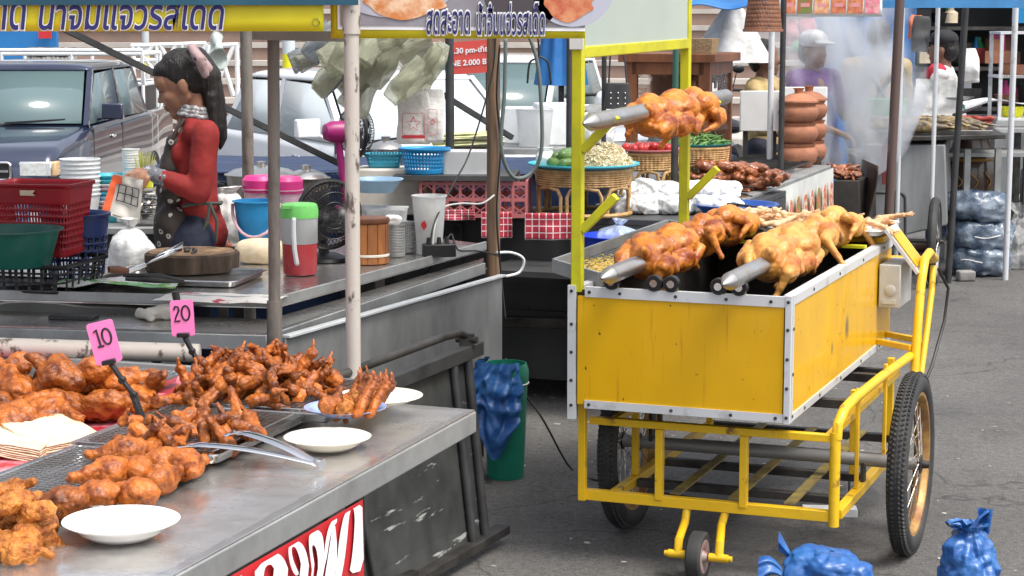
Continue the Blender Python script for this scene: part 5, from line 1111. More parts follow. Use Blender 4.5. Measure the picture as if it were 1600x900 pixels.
# hair: cap of hair, fringe, ponytail with a pale spotted clip
hair = [hE((.026, 0, .046), (.094, .082, .086)), hE((.050, 0, .005), (.068, .080, .080)), hE((-.026, 0, .074), (.056, .066, .038)), hE((.012, -.060, .028), (.030, .020, .048)), hE((.012, .060, .028), (.030, .020, .048)),
        ('c', hp_(.10, 0, .055), .050, wp(326, 120), .052), ('c', wp(324, 118), .052, wp(334, 150), .044), ('c', wp(334, 150), .044, wp(341, 190), .036), ('c', wp(341, 190), .036, wp(347, 215), .022), ('c', wp(347, 215), .022, wp(344, 232), .008), ('c', wp(330, 150, -.03), .026, wp(336, 205, -.035), .016), ('c', wp(336, 205, -.035), .016, wp(330, 232, -.03), .005)]
cw('hair', hair, .0058, M_hair, 3, .0022, 34, 3)
cw('hair_clip', [('c', wp(299, 76, -.085), .016, wp(312, 92, -.098), .024), ('c', wp(312, 92, -.098), .024, wp(321, 116, -.082), .017), ('c', wp(300, 76, -.04), .020, wp(322, 108, -.03), .028), ('c', wp(300, 76, .03), .02, wp(322, 108, .04), .026)], .005, mat('pale_pink_spotted', (.34, .24, .24), .7, col2=(.05, .035, .04), vs=55, vd=0, lo=.70, hi=.72), 2, .003, 30, 2)
for s_ in (-1, 1):
    me = blob([hE((-.084, s_ * .030, .002), (.005, .013, .0028)), hE((-.0875, s_ * .032, .026), (.003, .015, .0022))], .0022, 1, name='brow'); me.transform(Matrix.Translation(-LOC0)); obj('eyelash_and_brow', me, [M_hair], cook)
me = blob([hE((-.1005, 0, -.0605), (.0055, .017, .005)), hE((-.097, 0, -.072), (.006, .015, .0055))], .0025, 1, name='lips'); me.transform(Matrix.Translation(-LOC0 + Vector((.004, 0, 0)))); obj('lips', me, [mat('lip', (.26, .08, .07), .45)], cook)
# apron on the front (left in view), ties at the back, trousers
def floral():
    m = mat('floral_apron', (.045, .035, .030), .7, col2=(.03, .022, .02), vs=8)
    N = m.node_tree.nodes; L = m.node_tree.links; b = N['Principled BSDF']; prev = b.inputs['Base Color'].links[0].from_socket; tc = N.new('ShaderNodeTexCoord')
    v = N.new('ShaderNodeTexVoronoi'); v.inputs['Scale'].default_value = 24; L.new(tc.outputs['Object'], v.inputs['Vector'])
    r1 = N.new('ShaderNodeMapRange'); r1.inputs[1].default_value = .26; r1.inputs[2].default_value = .30; r1.inputs[3].default_value = 1; r1.inputs[4].default_value = 0; L.new(v.outputs['Distance'], r1.inputs[0])
    r2 = N.new('ShaderNodeMapRange'); r2.inputs[1].default_value = .12; r2.inputs[2].default_value = .15; L.new(v.outputs['Distance'], r2.inputs[0])
    s_ = N.new('ShaderNodeSeparateColor'); L.new(v.outputs['Color'], s_.inputs[0]); r3 = N.new('ShaderNodeMath'); r3.operation = 'GREATER_THAN'; r3.inputs[1].default_value = .45; L.new(s_.outputs[0], r3.inputs[0])
    a = N.new('ShaderNodeMath'); a.operation = 'MULTIPLY'; L.new(r1.outputs[0], a.inputs[0]); L.new(r2.outputs[0], a.inputs[1]); a2 = N.new('ShaderNodeMath'); a2.operation = 'MULTIPLY'; L.new(a.outputs[0], a2.inputs[0]); L.new(r3.outputs[0], a2.inputs[1])
    x = N.new('ShaderNodeMix'); x.data_type = 'RGBA'; x.inputs[7].default_value = (.50, .48, .44, 1); L.new(a2.outputs[0], x.inputs[0]); L.new(prev, x.inputs[6]); L.new(x.outputs[2], b.inputs['Base Color']); return m
M_floral = floral()
cw('apron', [('c', wp(272, 222, -.05), .034, wp(272, 222, .05), .034), ('c', wp(272, 222, -.03), .034, wp(268, 262, -.03), .050), ('c', wp(272, 222, .03), .034, wp(268, 262, .03), .050), ('c', wp(270, 300, -.07), .050, wp(266, 300, .075), .058), ('c', wp(268, 345, -.09), .062, wp(268, 345, .09), .062), ('c', wp(266, 420, -.10), .058, wp(266, 420, .10), .058), ('c', wp(264, 480, -.10), .05, wp(264, 480, .10), .05),
             ('c', wp(268, 255), .050, wp(268, 300), .058), ('c', wp(270, 300), .056, wp(268, 345), .066), ('c', wp(268, 345, -.06), .070, wp(266, 470, -.06), .055), ('c', wp(268, 345, .06), .070, wp(266, 470, .06), .055), ('c', wp(275, 340, -.105), .03, wp(272, 400, -.11), .03)], .0085, M_floral, 2, .006, 12, 5)
m = MB()
for x0, x1, y1 in ((332, 312, 372), (336, 338, 378)): m.tube([wp(328, 318, -.125), wp((x0 + x1) / 2 + 2, 345, -.135), wp(x1, y1, -.125)], [.006, .008, .005], 6)
m.tube([wp(285, 322, -.115), wp(308, 318, -.125), wp(328, 318, -.12), wp(344, 318, -.04), wp(346, 316, .04)], .008, 6); obj('apron_tie', m, mat('tie_cloth', (.055, .065, .055), .8), cook, world=True)
m = MB(); m.tube([wp(288, 186, -.062), wp(278, 200, -.082), wp(268, 222, -.072)], .009, 6); obj('apron_strap', m, M_floral, cook, world=True)
cw('trousers', [('c', wp(300, 372, -.07), .098, wp(302, 560, -.07), .066), ('c', wp(300, 372, .07), .098, wp(302, 560, .07), .066), ('c', wp(302, 560, -.07), .065, Vector((wp(300, 600).x, WY - .07, .10)), .055), ('c', wp(302, 560, .07), .065, Vector((wp(300, 600).x, WY + .07, .10)), .055), ('e', wp(306, 385), (.105, .14, .10))], .010, mat('navy_cloth', (.012, .016, .035), .8), 2, .006, 12, 6)
# printed bag in her hands
a, b_, c_, d_ = wp(178, 272, -.23), wp(222, 282, -.23), wp(216, 350, -.23), wp(160, 332, -.23)
pb2 = thing('paper_bag', 'orange and clear printed bag with a black grid held in the cook hands', 'bag', wp(190, 345, -.23))
def bg_(u, v): return a.lerp(b_, u).lerp(d_.lerp(c_, u), v) + Vector((0, .018 * math.sin(u * 3.14) * math.sin(v * 3) + wavy((u * 2, v * 2, 0), .010, 2, 3), 0))
m = MB(); m.grid(lambda u, v: bg_(u, v) + Vector((0, -.02, 0)), 14, 18); m.grid(lambda u, v: bg_(u, v) + Vector((0, .025, 0)), 14, 18); obj('film', m, mat('bag_paper', (.62, .60, .55), .4, col2=(.50, .47, .42), vs=14), pb2, world=True, smooth=180)
m = MB(); m.grid(lambda u, v: bg_(u * .20, v) + Vector((0, -.023, 0)), 4, 18); m.grid(lambda u, v: bg_(.2 + u * .16, v * .2) + Vector((0, -.023, 0)), 4, 6); obj('orange_stripe', m, mat('orange_print', (.80, .14, .05), .4), pb2, world=True, smooth=180)
m = MB()
for u0 in (.30, .52, .74, .96): m.tube([bg_(u0, v / 10) + Vector((0, -.024, 0)) for v in range(2, 7)], .0016, 4)
for v0 in (.2, .4, .6, .95): m.tube([bg_(.30 + .066 * k, v0) + Vector((0, -.024, 0)) for k in range(11)], .0016, 4)
obj('grid_print', m, M_ink, pb2, world=True)
# ------------------------------------------------------------------ counter behind the cook and its stacks
CZ = .86
ct = thing('side_counter', 'low counter behind the cook carrying stacked tubs, bowls and trays', 'counter', (-2.0, 8.6, 0))
m = MB(); m.span((-3.2, 8.25, CZ - .03), (-1.32, 8.9, CZ)); obj('top', m, M_galv, ct, world=True, bevel=.004)
for x in (-3.1, -1.4):
    for y in (8.3, 8.85): m = MB(); m.span((x - .02, y - .02, 0), (x + .02, y + .02, CZ - .03)); obj('leg', m, M_darksteel, ct, world=True)
m = MB(); m.span((-3.18, 8.28, .30), (-1.36, 8.30, CZ - .032)); obj('front_sheet', m, M_dark, ct, world=True)
def stack(nm, mb, mt_, px_, y, z0, dz, n, label, cat, group, wob=.002, **k):
    x = P(px_, 300, y=y).x; o = None; rd = random.Random(px_)
    for i in range(n):
        l = (x + rd.uniform(-wob, wob), y + rd.uniform(-wob, wob), z0 + i * dz)
        if o is None: o = obj(nm, mb, mt_, label=label, cat=cat, group=group, loc=l, **k)
        else: dup(o, loc=l, deg=rd.uniform(0, 360))
    return o
stack('tub', tub_mb(.062, .082, .13, lip=.004), M_pwhite, 126, 8.40, CZ, .0185, 9, 'white plastic tub in the tall stack left of the cook', 'tub', 'stacked white tubs')
for i, (px_, cols) in enumerate(((170, ('turquoise', 'white')),)):
    x = P(176, 300, y=8.5).x
    for k in range(9):
        c_ = (M_pteal, M_plblue, M_pwhite, M_ppale)[(k * 7) % 4]; c_ = M_pteal if k >= 7 else c_
        obj('bowl', tub_mb(.055, .085, .06, lip=.006), c_, label='nested plastic bowl in the mixed pastel stack beside the white tubs', cat='bowl', group='stacked pastel bowls', loc=(x, 8.5, CZ + k * .018))
stack('foil_tray', tray_mb(.15, .11, .03, .02), M_tray, 228, 8.36, CZ, .0095, 14, 'thin foil tray in the stack right behind the printed bag', 'foil tray', 'stacked foil trays', .003)
stack('paper_cup', MB().lathe([(1e-4, 0), (.026, 0), (.036, .085), (.0385, .087), (.0385, .09), (.034, .09), (.025, .004), (1e-4, .004)], n=24), M_paper, 206, 8.55, CZ + .12, .011, 10, 'paper cup in the nested stack beside the yellow mug', 'paper cup', 'nested paper cups')
bx = obj('foam_box', MB().span((0, 0, 0), (.36, .20, .118)), M_white, label='white foam box on the counter under the cups and the yellow mug', cat='box', loc=(P(185, 260, y=8.52).x, 8.44, CZ + .001), bevel=.006)
p = P(226, 250, y=8.48); mg = thing('mug', 'neon yellow mug of upright lemongrass stalks by the cook arm', 'mug', (p.x, 8.48, CZ + .12))
obj('cup', tub_mb(.030, .040, .095, lip=.002), M_pyel, mg); m = MB(); m.tube([(.038, 0, .08), (.07, 0, .075), (.072, 0, .04), (.036, 0, .02)], .006, 8); obj('handle', m, M_pwhite, mg)
lg = thing('lemongrass', 'bundle of green lemongrass stalks standing in the yellow mug', 'herb', (p.x, 8.48, CZ + .13))
m = MB(); rd = random.Random(2)
for k in range(34):
    a = rd.uniform(0, 6.28); r_ = rd.uniform(0, .025); e = Vector((r_ * math.cos(a) * 2.0, r_ * math.sin(a) * 2, rd.uniform(.13, .18))); m.tube([(r_ * math.cos(a), r_ * math.sin(a), .004), e * .6, e], [.0042, .0036, .001], 5)
obj('stalks', m, mat('lemongrass_green', (.30, .34, .06), .6, col2=(.46, .44, .14), vs=20), lg)
# ------------------------------------------------------------------ vehicles in the street
M_navy = mat('navy_car_paint', (.016, .024, .055), .16, .3, col2=(.03, .04, .075), vs=1.5, coat=1.)
M_wcar = mat('white_car_paint', (.74, .75, .76), .22, coat=.8)
M_chrw = mat('car_reflector', (.75, .76, .76), .08, .9)
def vehicle(nm, label, cat, loc, deg, paint, kind='pickup', L_=4.9, Wd=1.72, hood=1.35, cab=2.35, roof=1.56, zb=.42, belt=1.0, nose=.86):
    """front at local y=0 facing -y; x is centred"""
    o = thing(nm, label, cat, loc, deg); h = Wd / 2
    def sect(y, half, z0, z1, r): return [Vector((x, y, z + z0)) for x, z in ([(-half, 0), (half, 0)] + [(half - r + r * math.cos(a), (z1 - z0) - r + r * math.sin(a)) for a in (0, .5, 1.05, 1.57)] + [(-half + r - r * math.cos(a), (z1 - z0) - r + r * math.sin(a)) for a in (1.57, 1.05, .5, 0)])]
    secs = [(0, h * .93, zb + .04, nose - .13, .05), (.06, h * .97, zb, nose - .03, .07), (.35, h * .99, zb, nose + .03, .10), (hood * .8, h, zb, belt - .02, .12), (hood, h, zb, belt + .02, .10), (hood + cab, h, zb, belt + .04, .08), (L_ - .08, h, zb, belt + .04 if kind == 'pickup' else belt, .06), (L_, h * .96, zb + .05, belt - .04, .06)]
    m = MB(); n = 10
    for s_ in secs: m.v += sect(*s_)
    k = len(secs); m.f += [(i * n + j, i * n + (j + 1) % n, (i + 1) * n + (j + 1) % n, (i + 1) * n + j) for i in range(k - 1) for j in range(n)] + [tuple(range(n)), tuple(range((k - 1) * n, k * n))]; m.m = [0] * len(m.f)
    obj('body', m, paint, o, smooth=50)
    c0, c1 = hood - .05, hood + cab; f0 = c0 + .62 * (roof - belt) / .55; b0 = c1 - (.22 if kind == 'pickup' else .35); zr = roof - .05; ti = .16
    BL = [(-h + .05, c0, belt), (h - .05, c0, belt), (h - .05, c1, belt), (-h + .05, c1, belt)]; TL_ = [(-h + ti, f0, zr), (h - ti, f0, zr), (h - ti, b0, zr), (-h + ti, b0, zr)]
    BL = [Vector(q) for q in BL]; TL_ = [Vector(q) for q in TL_]
    for a, b_, w_ in ((0, 0, .05), (1, 1, .05), (2, 2, .07), (3, 3, .07)): m = MB(); m.bar(BL[a], TL_[b_], w_, .05, (1, 0, 0)); obj('pillar', m, paint, o)
    for t in ((.5,) if cab > 1.6 else ()):
        for s_ in (0, 1):
            lo = BL[0 if s_ == 0 else 1].lerp(BL[3 if s_ == 0 else 2], t + .05); hi = TL_[0 if s_ == 0 else 1].lerp(TL_[3 if s_ == 0 else 2], t); m = MB(); m.bar(lo, hi, .07, .05, (1, 0, 0)); obj('pillar', m, paint, o)
    m = MB(); g = 10
    m.grid(lambda u, v: Vector((-h + ti - .02 + (Wd - 2 * ti + .04) * u, f0 - .05 + (b0 - f0 + .1) * v, zr - .005 + (roof - zr + .02) * (1 - (2 * u - 1) ** 6) ** .5 * (1 - abs(2 * v - 1) ** 5) ** .5)), 24, 24); obj('roof', m, paint, o, smooth=180, solid=.02)
    ins = lambda q, c: q + (c - q).normalized() * .055
    def pane(nm2, qs, off):
        qs = [Vector(q) for q in qs]; c = sum(qs, Vector()) / 4; nn = (qs[1] - qs[0]).cross(qs[3] - qs[0]).normalized(); m = MB(); m.quad(*[ins(q, c) + nn * off for q in qs]); return obj(nm2, m, M_carglass if nm2 != 'windshield' else mat('windshield_glass', (.10, .15, .155), .06, spec=.6), o, solid=.006)
    pane('windshield', (BL[0], BL[1], TL_[1], TL_[0]), .018); pane('rear_window', (BL[2], BL[3], TL_[3], TL_[2]), .015)
    for s_ in (0, 1):
        a, b_, c_, d_ = (BL[1], BL[2], TL_[2], TL_[1]) if s_ else (BL[3], BL[0], TL_[0], TL_[3])
        md, mu = a.lerp(b_, .55 if s_ else .45), d_.lerp(c_, .5); pane('side_window', (a, md, mu, d_), .02); pane('side_window', (md, b_, c_, mu), .02)
    for s_ in (-1, 1):
        m = MB(); m.box((s_ * h * .80, .055, nose - .155), (.30, .10, .135)); q = obj('headlight', m, M_chrw, o, bevel=.02)
        m = MB(); m.box((s_ * h * .80, .002, nose - .155), (.27, .01, .115)); obj('lens', m, mat('lamp_lens', (.70, .72, .70), .08, col2=(.45, .46, .45), vs=18, spec=.9), q, bevel=.004)
        m = MB(); m.box((s_ * (h * .96 + .0), .10, nose - .155), (.08, .16, .13)); obj('indicator', m, mat('amber_lens', (.62, .40, .20), .15), q, bevel=.015)
        m = MB(); m.box((s_ * (h + .13), hood + .25, belt + .13), (.20, .08, .15)); m.bar((s_ * h * .97, hood + .25, belt + .05), (s_ * (h + .06), hood + .25, belt + .08), .03, .03); obj('mirror', m, paint, o, bevel=.03)
        for yy in (.85, L_ - 1.05):
            wv = obj_empty('wheel', o, (s_ * (h - .09), yy, .31)); m = MB(); m.lathe([(.20, -.09), (.29, -.10), (.31, -.07), (.31, .07), (.29, .10), (.20, .09)], n=32, rot=rotY); obj('tyre', m, M_rubber, wv); m = MB(); m.lathe([(1e-4, -.07), (.19, -.085), (.21, -.09), (.21, .09), (.19, .085), (1e-4, .07)], n=24, rot=rotY); obj('rim', m, M_galv, wv)
        m = MB(); m.box((s_ * (h + .008), hood + .75, belt - .13), (.02, .14, .03)); obj('door_handle', m, M_chrome, o, bevel=.006)
        [obj('door_gap', MB().box((s_ * (h - .004), hood + dy_, .72), (.014, .012, .52)), M_black, o) for dy_ in (.02, 1.15)]
    m = MB(); m.box((0, .0, nose - .17), (Wd * .55, .05, .13)); obj('grille', m, M_pblack, o, bevel=.01)
    m = MB(); m.tube([(x, -.03, nose - .17 + z) for x, z in rrect(Wd * .56, .15, .03, 3)], .012, 6, closed=True); m.box((0, -.03, nose - .17), (Wd * .54, .02, .02)); obj('grille_frame', m, M_chrome, o)
    m = MB(); m.box((0, -.03, zb + .02), (Wd * .98, .16, .20)); obj('bumper', m, paint, o, bevel=.04)
    m = MB()
    for x0, x1 in ((-.55, -.05), (.05, .6)): m.bar((x0, c0 - .02, belt + .035), (x1, c0 + .05, belt + .065), .02, .015)
    obj('wiper', m, M_pblack, o)
    return o
T_ = vehicle('pickup_truck', 'dark navy pickup parked facing us at the left, white tubular rack on its bed', 'pickup', (-4.82, 17.2, -.30), -2.5, M_navy)
m = MB()
for z in (1.30, 1.62): m.tube([(-.75, 3.9, z), (.75, 3.9, z), (.75, 4.75, z), (-.75, 4.75, z)], .022, 8, closed=True)
for x in (-.75, 0, .75):
    for y in (3.9, 4.75): m.tube([(x, y, 1.0), (x, y, 1.62)], .02, 8)
m.tube([(-.75, 3.7, 1.66), (.8, 3.7, 1.66), (.8, 3.75, 1.3)], .02, 8); obj('bed_rack', m, M_white, T_)
m = MB(); m.box((.35, 4.3, 1.17), (.75, .7, .30)); obj('crate_load', m, M_pblack, T_, bevel=.02)
x = -.1
wc_ = vehicle('parked_car', 'white car parked behind the cook, seen between the poles', 'car', (x, 14.9, -.20), 30, M_wcar, 'car', 4.2, 1.66, 1.1, 2.4, 1.46, .36, .92, .80)
for ch in wc_.children:
    if ch.name.startswith(('windshield', 'side_window')): ch.data.materials[0] = mat('sky_reflection_glass', (.55, .60, .61), .12, spec=.8)  # reflection of the white sky put into the colour of this car's glass
vehicle('parked_van', 'white pickup parked behind the red parking notice', 'pickup', (P(660, 200, y=18).x, 18.6, -.3), -18, M_wcar, 'pickup', 4.8, 1.7, 1.3, 2.2, 1.6, .4, 1.0, .88)
vehicle('parked_car', 'silver car far behind the wooden glass cabinet', 'car', (P(985, 150, y=21).x, 21.0, -.29), 40, mat('silver_paint', (.50, .52, .54), .2, .4, coat=.8), 'car', 4.2, 1.66, 1.1, 2.4, 1.46, .36, .92, .80)
# red notice on the van
def sign_text(lines, M, size, mt_, parent, offs=0., ex=.0012, shear=0, sp=1.0):
    for s_, dx, dy, k in lines: obj('lettering', text_mb(s_, size * k, M @ Matrix.Translation((dx, dy, 0)), offs, ex, shear, sp), mt_, parent, world=True, smooth=None)
ys = 12.9; a, b_, c_ = P(706, 117, y=ys), P(762, 113, y=ys), P(706, 66, y=ys); rs = thing('red_notice', 'red notice board lettered in white with times and a fine, behind the wooden pole', 'notice', (a + b_) / 2)
xd, yd = (b_ - a), (c_ - a); m = MB(); M = face_tf(a.lerp(b_, .5) + yd * .5, xd, Vector((0, 0, 1))); m.prism(rrect(xd.length * 1.18, yd.length, .006), -.012, 0, M); obj('board', m, mat('notice_red', (.56, .07, .055), .5), rs, world=True)
sign_text([('14.30 pm-เที่ยง', .0, .045, 1.), ('FINE 2.000 BT', -.01, -.035, 1.)], M @ Matrix.Translation((0, 0, .003)), .050, M_whiteink, rs, .0012)
for x in (a.x, b_.x): m = MB(); m.tube([(x, ys + .03, -.05), (x, ys + .03, c_.z)], .014, 8); obj('post', m, M_darksteel, rs, world=True)
# lamp post, white barrier, motorbikes
lp = P(229, 130, y=25); o = thing('lamp_post', 'pale grey street lamp post with old stickers beyond the pickup', 'lamp post', (lp.x, 25, -.29)); m = MB(); m.tube([(lp.x, 25, -.29), (lp.x, 25, 5.5)], .045, 14); obj('post', m, mat('post_grey', (.50, .54, .55), .5, col2=(.35, .38, .39), vs=3), o, world=True); m = MB(); m.tube([(lp.x, 25, 5.5), (lp.x + .9, 25, 5.9)], .03, 10); m.box((lp.x + 1.2, 25, 5.92), (.6, .16, .10)); obj('lamp_head', m, M_galv, o, world=True, bevel=.03)
for z_, h_ in ((1.0, .25), (.72, .16)): m = MB(); m.lathe([(.0465, z_), (.0465, z_ + h_)], (lp.x, 25, 0), 20); obj('sticker', m, (M_pyel, M_pwhite)[h_ < .2], o, world=True)
lp2 = P(452, 130, y=22); o = thing('lamp_post', 'pale post papered with colourful notices between the two grey poles', 'post', (lp2.x, 22, -.29)); m = MB(); m.tube([(lp2.x, 22, -.29), (lp2.x, 22, 4.5)], .07, 14); obj('post', m, mat('post_pale', (.55, .60, .62), .5), o, world=True)
for z_, h_, mm in ((1.45, .25, M_ppink), (1.08, .22, M_pyel), (.78, .18, M_pblue), (.5, .18, M_paper)): m = MB(); m.lathe([(.0715, z_), (.0715, z_ + h_)], (lp2.x, 22, 0), 20); obj('pasted_notice', m, mm, o, world=True)
br = thing('barrier', 'white tubular crowd barrier with crossed struts beyond the pickup', 'barrier', (P(280, 130, y=23.5).x, 23.5, -.29))
def bq(px_, py_): return P(px_, py_, y=23.5)
m = MB()
for a, b_ in (((205, 72), (322, 68)), ((205, 95), (330, 92)), ((215, 72), (238, 108)), ((238, 72), (215, 108)), ((250, 70), (275, 118)), ((275, 70), (250, 118)), ((300, 68), (330, 130)), ((322, 68), (296, 130)), ((340, 70), (365, 150)), ((365, 72), (340, 130)), ((332, 72), (372, 70))): m.tube([bq(*a), bq(*b_)], .028, 8)
for px_ in (208, 245, 285, 325, 370): q = bq(px_, 70); m.tube([q, (q.x, 23.5, -.29)], .028, 8)
obj('tubes', m, M_white, br, world=True)
def motorbike(label, loc, deg, col):
    o = thing('motorbike', label, 'motorbike', loc, deg)
    for x in (-.62, .62):
        m = MB(); rx = Matrix.Rotation(R(90), 3, 'X'); m.lathe([(.21, -.03), (.27, -.045), (.29, 0), (.27, .045), (.21, .03), (.21, -.03)], (x, 0, .29), 28, rx); obj('wheel', m, M_rubber, o)
    me = blob([('c', (-.62, 0, .42), .08, (-.1, 0, .50), .12), ('c', (-.1, 0, .40), .12, (.25, 0, .45), .10), ('c', (.30, 0, .40), .09, (.48, 0, .85), .10), ('c', (.48, 0, .85), .10, (.44, 0, 1.0), .07), ('c', (.62, 0, .55), .06, (.5, 0, .75), .06)], .02, 2, name='bike'); me.materials.append(col); obj('fairing', me, [], o)
    m = MB(); m.ball((-.25, 0, .72), (.38, .13, .07)); obj('seat', m, M_pblack, o); m = MB(); m.tube([(.62, -.05, .29), (.48, -.05, .9)], .022, 8); m.tube([(.62, .05, .29), (.48, .05, .9)], .022, 8); obj('fork', m, M_chrome, o)
    m = MB(); m.tube([(.36, -.33, 1.02), (.44, -.1, 1.03), (.44, .1, 1.03), (.36, .33, 1.02)], .014, 8); obj('handlebar', m, M_pblack, o)
    for s_ in (-1, 1): m = MB(); m.tube([(.40, s_ * .24, 1.03), (.42, s_ * .28, 1.18)], .006, 6); m.ball((.42, s_ * .30, 1.22), (.02, .06, .04)); obj('mirror', m, M_pblack, o)
    m = MB(); m.ball((.56, 0, .92), (.06, .08, .07)); obj('headlight', m, M_chrw, o); return o
motorbike('dark red motorbike parked on the steps side behind the slanting brace', (P(148, 70, y=30.2).x, 30.2, -.29), 10, mat('bike_red', (.25, .02, .02), .25, coat=.5))
motorbike('blue and white scooter parked in front of the low stone wall', (P(32, 90, y=26).x, 26, -.29), 70, mat('bike_blue', (.10, .16, .28), .25, coat=.5))
motorbike('white scooter parked behind the folded blue umbrella', (P(925, 150, y=17.2).x, 17.2, 0), 75, M_wcar)
motorbike('dark scooter with white leg shield behind the wooden cabinet', (P(1125, 120, y=18.5).x, 18.5, 0), 100, M_navy)
# ------------------------------------------------------------------ dark stall behind: rattan stands, sprouts, bags
DZ = .845
ds = thing('dark_stall', 'black sheeted market stall between the prep table and the yellow cart', 'stall', (.35, 9.6, 0), -20)
F = Fr((.35, 9.6, 0), -20)
m = MB(); m.span((-.95, -.75, DZ - .03), (.80, .9, DZ)); obj('top', m, M_dark, ds, bevel=.004)
for a, b_ in (((-.95, -.75, .10), (.80, -.74, DZ - .03)), ((-.95, .88, .10), (.80, .9, DZ - .03)), ((-.96, -.74, .10), (-.95, .88, DZ - .03)), ((.79, -.74, .10), (.80, .88, DZ - .03))):
    m = MB(); m.span(a, b_); obj('side_sheet', m, M_dark, ds)
for a, b_ in (((-.93, -.765, .12), (-.35, -.765, .78)), ((-.35, -.765, .12), (-.35, -.765, .80)), ((.2, -.765, .10), (.2, -.765, .80)), ((-.95, -.765, .40), (.80, -.765, .40))):
    m = MB(); m.bar(a, b_, .035, .03, (0, 1, 0)); obj('brace', m, M_black, ds)
m = MB(); m.bar((-.7, -.90, .36), (.55, -.90, .40), .05, .05); obj('tow_bar', m, M_darksteel, ds, bevel=.01)
for x in (-.8, .65):
    for y in (-.6, .75): m = MB(); m.span((x - .03, y - .03, 0), (x + .03, y + .03, .11)); obj('leg', m, M_black, ds)
m = MB(); m.span((-.1, -1.15, .62), (.72, -.78, .645)); obj('low_shelf', m, M_dark, ds); 
for x in (-.06, .68): m = MB(); m.span((x - .015, -1.14, 0), (x + .015, -1.11, .62)); obj('shelf_leg', m, M_black, ds)
def at(px_, py_, y): return P(px_, py_, y=y)
def put(nm, mb, mt_, px_, y, z, label, cat, deg=0, group=None, **k):
    return obj(nm, mb, mt_, label=label, cat=cat, group=group, loc=(P(px_, 300, y=y).x, y, z), deg=deg, **k)
# gingham flaps
for (x0, y0, x1, y1), yy, lb in (((820, 333, 896, 375), 8.62, 'red gingham cloth hanging below the rattan stand'), ((752, 331, 800, 372), 8.66, 'red gingham cloth hanging right of the wooden pole'), ((668, 328, 742, 344), 8.70, 'strip of red gingham cloth below the coral crate')):
    a, b_ = P(x0, y0, y=yy), P(x1, y1, y=yy); m = MB(); m.grid(lambda u, v: Vector((a.x + (b_.x - a.x) * u, yy + .010 * math.sin(u * 9) * (1 - v) + wavy((u, v, yy), .006, 3), b_.z + (a.z - b_.z) * v)), 24, 12); obj('gingham_cloth', m, M_gingham, label=lb, cat='cloth', smooth=180, solid=.002)
# coral crate and shelf
def crate_mb(w_, d_, h):
    m = MB(); t = .008
    for y in (-d_ / 2, d_ / 2):
        for z in (.01, h * .5, h - .012): m.span((-w_ / 2, y - t / 2, z - .008), (w_ / 2, y + t / 2, z + .008))
        n = 8
        for k in range(n + 1): x = -w_ / 2 + w_ * k / n; m.span((x - .006, y - t / 2 - .001, 0), (x + .006, y + t / 2 + .001, h))
        for k in range(n):
            x0, x1 = -w_ / 2 + w_ * k / n, -w_ / 2 + w_ * (k + 1) / n
            for q in range(3):
                z0, z1 = h * (q + .0) / 3 + .012, h * (q + 1) / 3; m.bar((x0, y, z0), (x1, y, z1), .006, .005); m.bar((x1, y, z0), (x0, y, z1), .006, .005)
    for x in (-w_ / 2, w_ / 2): m.span((x - t / 2, -d_ / 2, 0), (x + t / 2, d_ / 2, h))
    m.span((-w_ / 2, -d_ / 2, 0), (w_ / 2, d_ / 2, .006)); return m
put('crate', crate_mb(.47, .34, .165), M_pcoral, 745, 8.95, DZ + .001, 'coral pink latticed plastic crate behind the wooden pole', 'crate', -4)
put('shelf_board', MB().span((-.27, -.19, 0), (.27, .19, .022)), M_dark, 715, 8.95, DZ + .168, 'dark board laid across the coral crate, carrying the blue basket', 'board', -4)
put('basket', slotted(circ(.108, 80), .115, .78, 7, lambda j, r: j % 2 == 0, (1, 1), .45, .07), M_pblue, 664, 8.88, DZ + .191, 'bright blue round slotted basket on the dark board', 'basket', solid=.003)
put('clear_box', loft([(rrect(.24, .17, .02), 0), (rrect(.27, .20, .02), .10)], cap0=True, cap1=True), M_frost, 734, 8.92, DZ + .191, 'clear plastic box of small things on the dark board', 'box')
put('basket', slotted(subdiv_outline(rrect(.16, .12, .02, 3), .007), .06, .85, 4, lambda j, r: j % 2 == 0, (1, 0), .5, .06), P_('teal_blue_plastic', .03, .27, .38), 601, 9.0, 1.058, 'small teal blue basket on the foam boxes left of the bright blue one', 'basket', solid=.003)
o = put('foam_box', MB().span((-.17, -.12, 0), (.17, .12, .205)), mat('grubby_foam', (.55, .53, .47), .8, col2=(.40, .37, .31), vs=6), 615, 9.0, DZ + .004, 'grubby cream foam box behind the pale blue bowl', 'box', -6, bevel=.008)
# tarp covered counter, pots, log and vegetables, left of the dark stall
tc_ = thing('tarp_counter', 'long counter wrapped in a navy blue tarpaulin behind the fans', 'counter', (-.75, 9.9, 0))
m = MB(); m.grid(lambda u, v: Vector((-1.75 + 2.3 * u, 9.30 + wavy((u * 6, v * 3, 0), .025, 1.4, 5) + .012 * math.sin(u * 40), .12 + .88 * v)), 60, 16); obj('front_tarp', m, mat('navy_tarp', (.010, .028, .085), .5, col2=(.007, .02, .06), vs=3, bump=.3, bs=6, bdist=.05), tc_, world=True, smooth=180)
m = MB(); m.grid(lambda u, v: Vector((-1.75 + 2.3 * u, 9.30 + 1.1 * v, 1.0 + wavy((u * 5, v * 3, 3), .012, 1.5))), 30, 12); obj('top_tarp', m, mat('navy_tarp', (.01, .03, .1)), tc_, world=True, smooth=180, solid=.01)
for x in (-1.7, .5):
    for y in (9.35, 10.35): m = MB(); m.span((x - .02, y - .02, 0), (x + .02, y + .02, .99)); obj('leg', m, M_darksteel, tc_, world=True)
